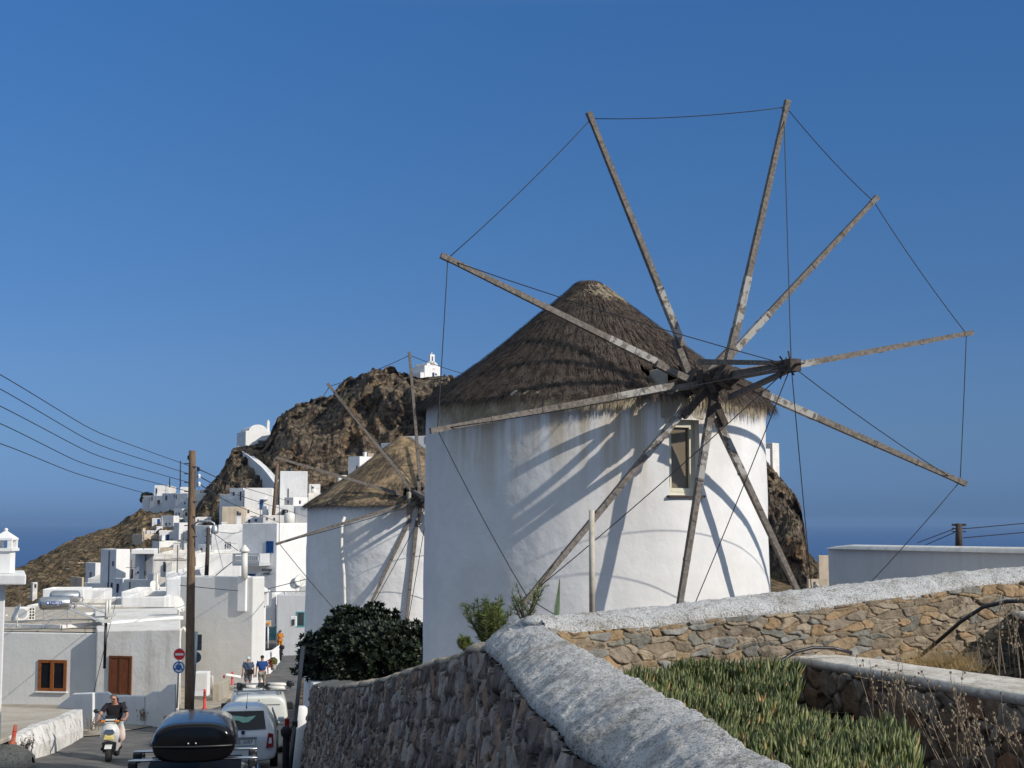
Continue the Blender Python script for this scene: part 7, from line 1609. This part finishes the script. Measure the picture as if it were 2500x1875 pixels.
def feathery(label, base, H, sp, n, seed, lean=(0.1, 0), mat='tamarisk', name='tamarisk_shrub', fill=1.0):
    q = random.Random(seed); t = thing(name, label, 'shrub', base); wd = MB(); fo = MB(); base = Vector(base)
    for i in range(n):
        a = q.random() * 6.28; dv = Vector((math.cos(a) * sp * q.random() + lean[0], math.sin(a) * sp * q.random() + lean[1], 1)).normalized(); L = H * q.uniform(.5, 1.0); pts = [base]
        for k in range(5): dv = (dv + Vector((q.gauss(0, .10), q.gauss(0, .10), .05))).normalized(); pts.append(pts[-1] + dv * L / 5)
        wd.tube(pts, [.009 - .0013 * k for k in range(6)], 4, cap=False)
        for _ in range(int(46 * fill)):
            k = q.randint(1, 4); s = pts[k].lerp(pts[k + 1], q.random()); tv = (Vector((q.gauss(0, 1), q.gauss(0, 1), q.uniform(.3, 1.5)))).normalized() * H * q.uniform(.05, .14)
            for j in range(5):
                b_ = s + tv * q.random(); e = b_ + (tv.normalized() + Vector((q.gauss(0, .5), q.gauss(0, .5), q.gauss(0, .5)))).normalized() * .045; s_ = tv.cross(Vector((q.gauss(0, 1), q.gauss(0, 1), 0))).normalized() * .0028; fo.add([b_ - s_, b_ + s_, e], [(0, 1, 2)])
    wd.build('branches', M['wooddark'], t); fo.build('foliage', M[mat], t, fix=False); return t
feathery('feathery olive-green shrub behind the street wall left of the twiggy plant', W(1190, 1590, 13.5), .50, .62, 46, 3, fill=1.6)
feathery('tiny green sprig on the wall left of the feathery shrub', W(1135, 1592, 14.2), .16, 1.1, 14, 5)
feathery('half bare twiggy plant growing at the wall corner before the large mill', W(1280, 1530, 12.4), .50, .85, 9, 8, (.25, 0), fill=.45, name='twiggy_shrub')
t = thing('agave_leaf', 'single pointed agave leaf standing behind the wall corner', 'agave', W(1358, 1512, 12.5)); mb = MB(); a, m_, tp_ = W(1357, 1518, 12.5), W(1360, 1465, 12.5), W(1366.5, 1412, 12.5)
rows = []
for s, wd in ((0, .024), (.3, .025), (.6, .016), (.85, .007), (1, .001)):
    p_ = a.lerp(tp_, s); rows.append([p_ + Vector((-wd, -.01, 0)), p_ + Vector((0, .02, 0)), p_ + Vector((wd, -.012, 0)), p_ + Vector((0, -.002, 0)), p_ + Vector((-wd, -.01, 0))])
mb.grid(rows); mb.build('leaf', M['agave'], t)
t = thing('white_post', 'slim white post standing in front of the large windmill', 'post', W(1445, 1496, 15)); mb = MB(); mb.tube([W(1445.5, 1510, 15), W(1444.5, 1246, 15)], .030, 12); mb.build('post', M['beigepost'], t)
# hoses
tag(tubeobj('garden_hose', [W(1893, 1640, 11.2), W(1905, 1615, 11.25), W(1940, 1592, 11.3), W(1985, 1581, 11.35), W(2035, 1582, 11.4), W(2080, 1594, 11.4)], .014, M['black'], n=8), 'black hose arching over the far end of the planter wall', 'hose')
tag(tubeobj('garden_hose', [W(2235, 1612, 11.9), W(2285, 1570, 11.7), W(2345, 1518, 11.4), W(2400, 1482, 11.2), W(2460, 1468, 11.1), W(2520, 1467, 11.0)], .016, M['black'], n=8), 'long black hose rising along the tan stone wall to the right edge', 'hose')

# ------------------------------------------------------------------ overhead cables
def cable(label, P, r=.012, sag=0.0, group='overhead cables'):
    pts = [W(*p) for p in P]; P_ = resample(pts, 24) if len(pts) == 2 else smoothpath(resample(pts, 28), 4)
    if sag: n_ = len(P_); P_[:, 2] -= sag * 4 * np.linspace(0, 1, n_) * (1 - np.linspace(0, 1, n_))
    return tubeobj('overhead_cable', P_.tolist(), r, M['wire'], label, 'cable', group, n=5)
rw5 = ['topmost', 'second', 'third', 'fourth', 'lowest']
for i, (y0, xm, ym, x1, y1, d1) in enumerate([(913, 230, 1050, 461, 1137, 50), (948, 230, 1080, 461, 1157, 50), (990, 230, 1108, 461, 1178, 50), (1032, 200, 1129, 461, 1200, 50), (1081, 180, 1151, 352, 1204, 49)]):
    cable(rw5[i] + ' of the five cables crossing the sky at the left', [(-260, y0 - (ym - y0) * .95 - 8, 24), (0, y0, 30), (xm, ym + 4, 40), (x1, y1, d1)], .011)
cable('upper cable from the wooden pole over the rock to the village', [(484, 1145, 50), (560, 1180, 80), (700, 1222, 160)], .02)
cable('middle cable from the wooden pole over the rock to the village', [(486, 1163, 50), (560, 1203, 80), (752, 1262, 160)], .02)
cable('lower cable from the wooden pole over the rock to the village', [(486, 1182, 50), (560, 1228, 80), (752, 1303, 160)], .02)
cable('long slack cable from the wooden pole to the wall of the smaller mill', [(440, 1429, 60), (560, 1441, 70), (650, 1445, 80), (752, 1443, 90)], .018)
cable('rising cable from the chimney turret to the smaller mill', [(645, 1440, 76), (752, 1413, 70)], .02)
cable('steep cable from the upper pole down past the balcony', [(519, 1300, 100), (556, 1327, 110), (582, 1345, 118)], .025)
cable('short sagging cable above the emblem house', [(512, 1296, 130), (570, 1303, 135), (598, 1295, 140)], .025)
cable('cable dropping diagonally before the emblem house', [(523, 1300, 110), (545, 1390, 110)], .018)
cable('diagonal stay cable reaching the balcony corner', [(523, 1408, 78), (567, 1372, 110)], .03)
cable('diagonal cable falling left from the utility pole foot to the garden wall', [(300, 1400, 100), (275, 1500, 56), (225, 1705, 50)], .012)
cable('upper cable leaving the distant right-hand pole', [(2352, 1291, 60), (2520, 1276, 60)], .02)
cable('lower cable leaving the distant right-hand pole', [(2352, 1313, 60), (2520, 1298, 60)], .02)
cable('left upper cable of the distant right-hand pole', [(2330, 1291, 60), (2240, 1325, 75)], .02)
cable('left lower cable of the distant right-hand pole', [(2330, 1300, 60), (2260, 1330, 75)], .02)

# small roof and wall clutter near the road corner
def tangle(px, py, d, label, seed):
    q = random.Random(seed); t = thing('cable_bundle', label, 'cable bundle', W(px, py, d)); mb = MB(); c = W(px, py, d)
    for _ in range(6): pts = [c + Vector((q.uniform(-.3, .3), q.uniform(-.2, .2), q.uniform(0, .5))) for _ in range(5)]; mb.tube(smoothpath(resample(pts, 14), 3).tolist(), .022, 5)
    mb.build('cables', M['black'], t)
tangle(608, 1488, 72.5, 'tangle of black cables on the ledge beside the chimney turret', 4)
ac(611, 1484, 73.6, 'beige outdoor cooling unit on the ledge right of the tall chimney', .2)
for i, (px, py, d, lab) in enumerate([(60, 1842, 35.2, 'dry weed at the near end of the low white kerb wall'), (228, 1784, 46, 'dry weed at the foot of the white stepped wall'), (345, 1760, 49.8, 'dry weed by the dark red tilted bollard')]):
    stems(lab, W(px, py, d), 22, .42, .16, (0, 0), 'deadstem', seed=40 + i, r=.006, group='roadside weeds')
tag(tubeobj('debris_heap', [W(400, 1752, 49), W(440, 1745, 49)], .06, M['pave'], n=6), 'small heap of stony debris at the foot of the wooden utility pole', 'debris')
mb = MB(); q = random.Random(2); bb = W(8, 1850, 34.5)
rows = []
for i in range(9):
    th = i / 8 * math.pi * .55; rows.append([bb + Vector((math.sin(th) * math.cos(a) * .75, math.sin(th) * math.sin(a) * .7, math.cos(th) * .42 - .12)) * 1.0 + Vector((1, 1, .6)) * .07 * noise.noise(Vector((i, a * 2, 1))) for a in np.linspace(0, 2 * math.pi, 15)])
mb.grid(rows, smooth=True); tag(mb.build('boulder', M['sandcap']), 'pale rounded boulder in the lower left corner', 'rock')
HZ = 4.0e-5; haze()
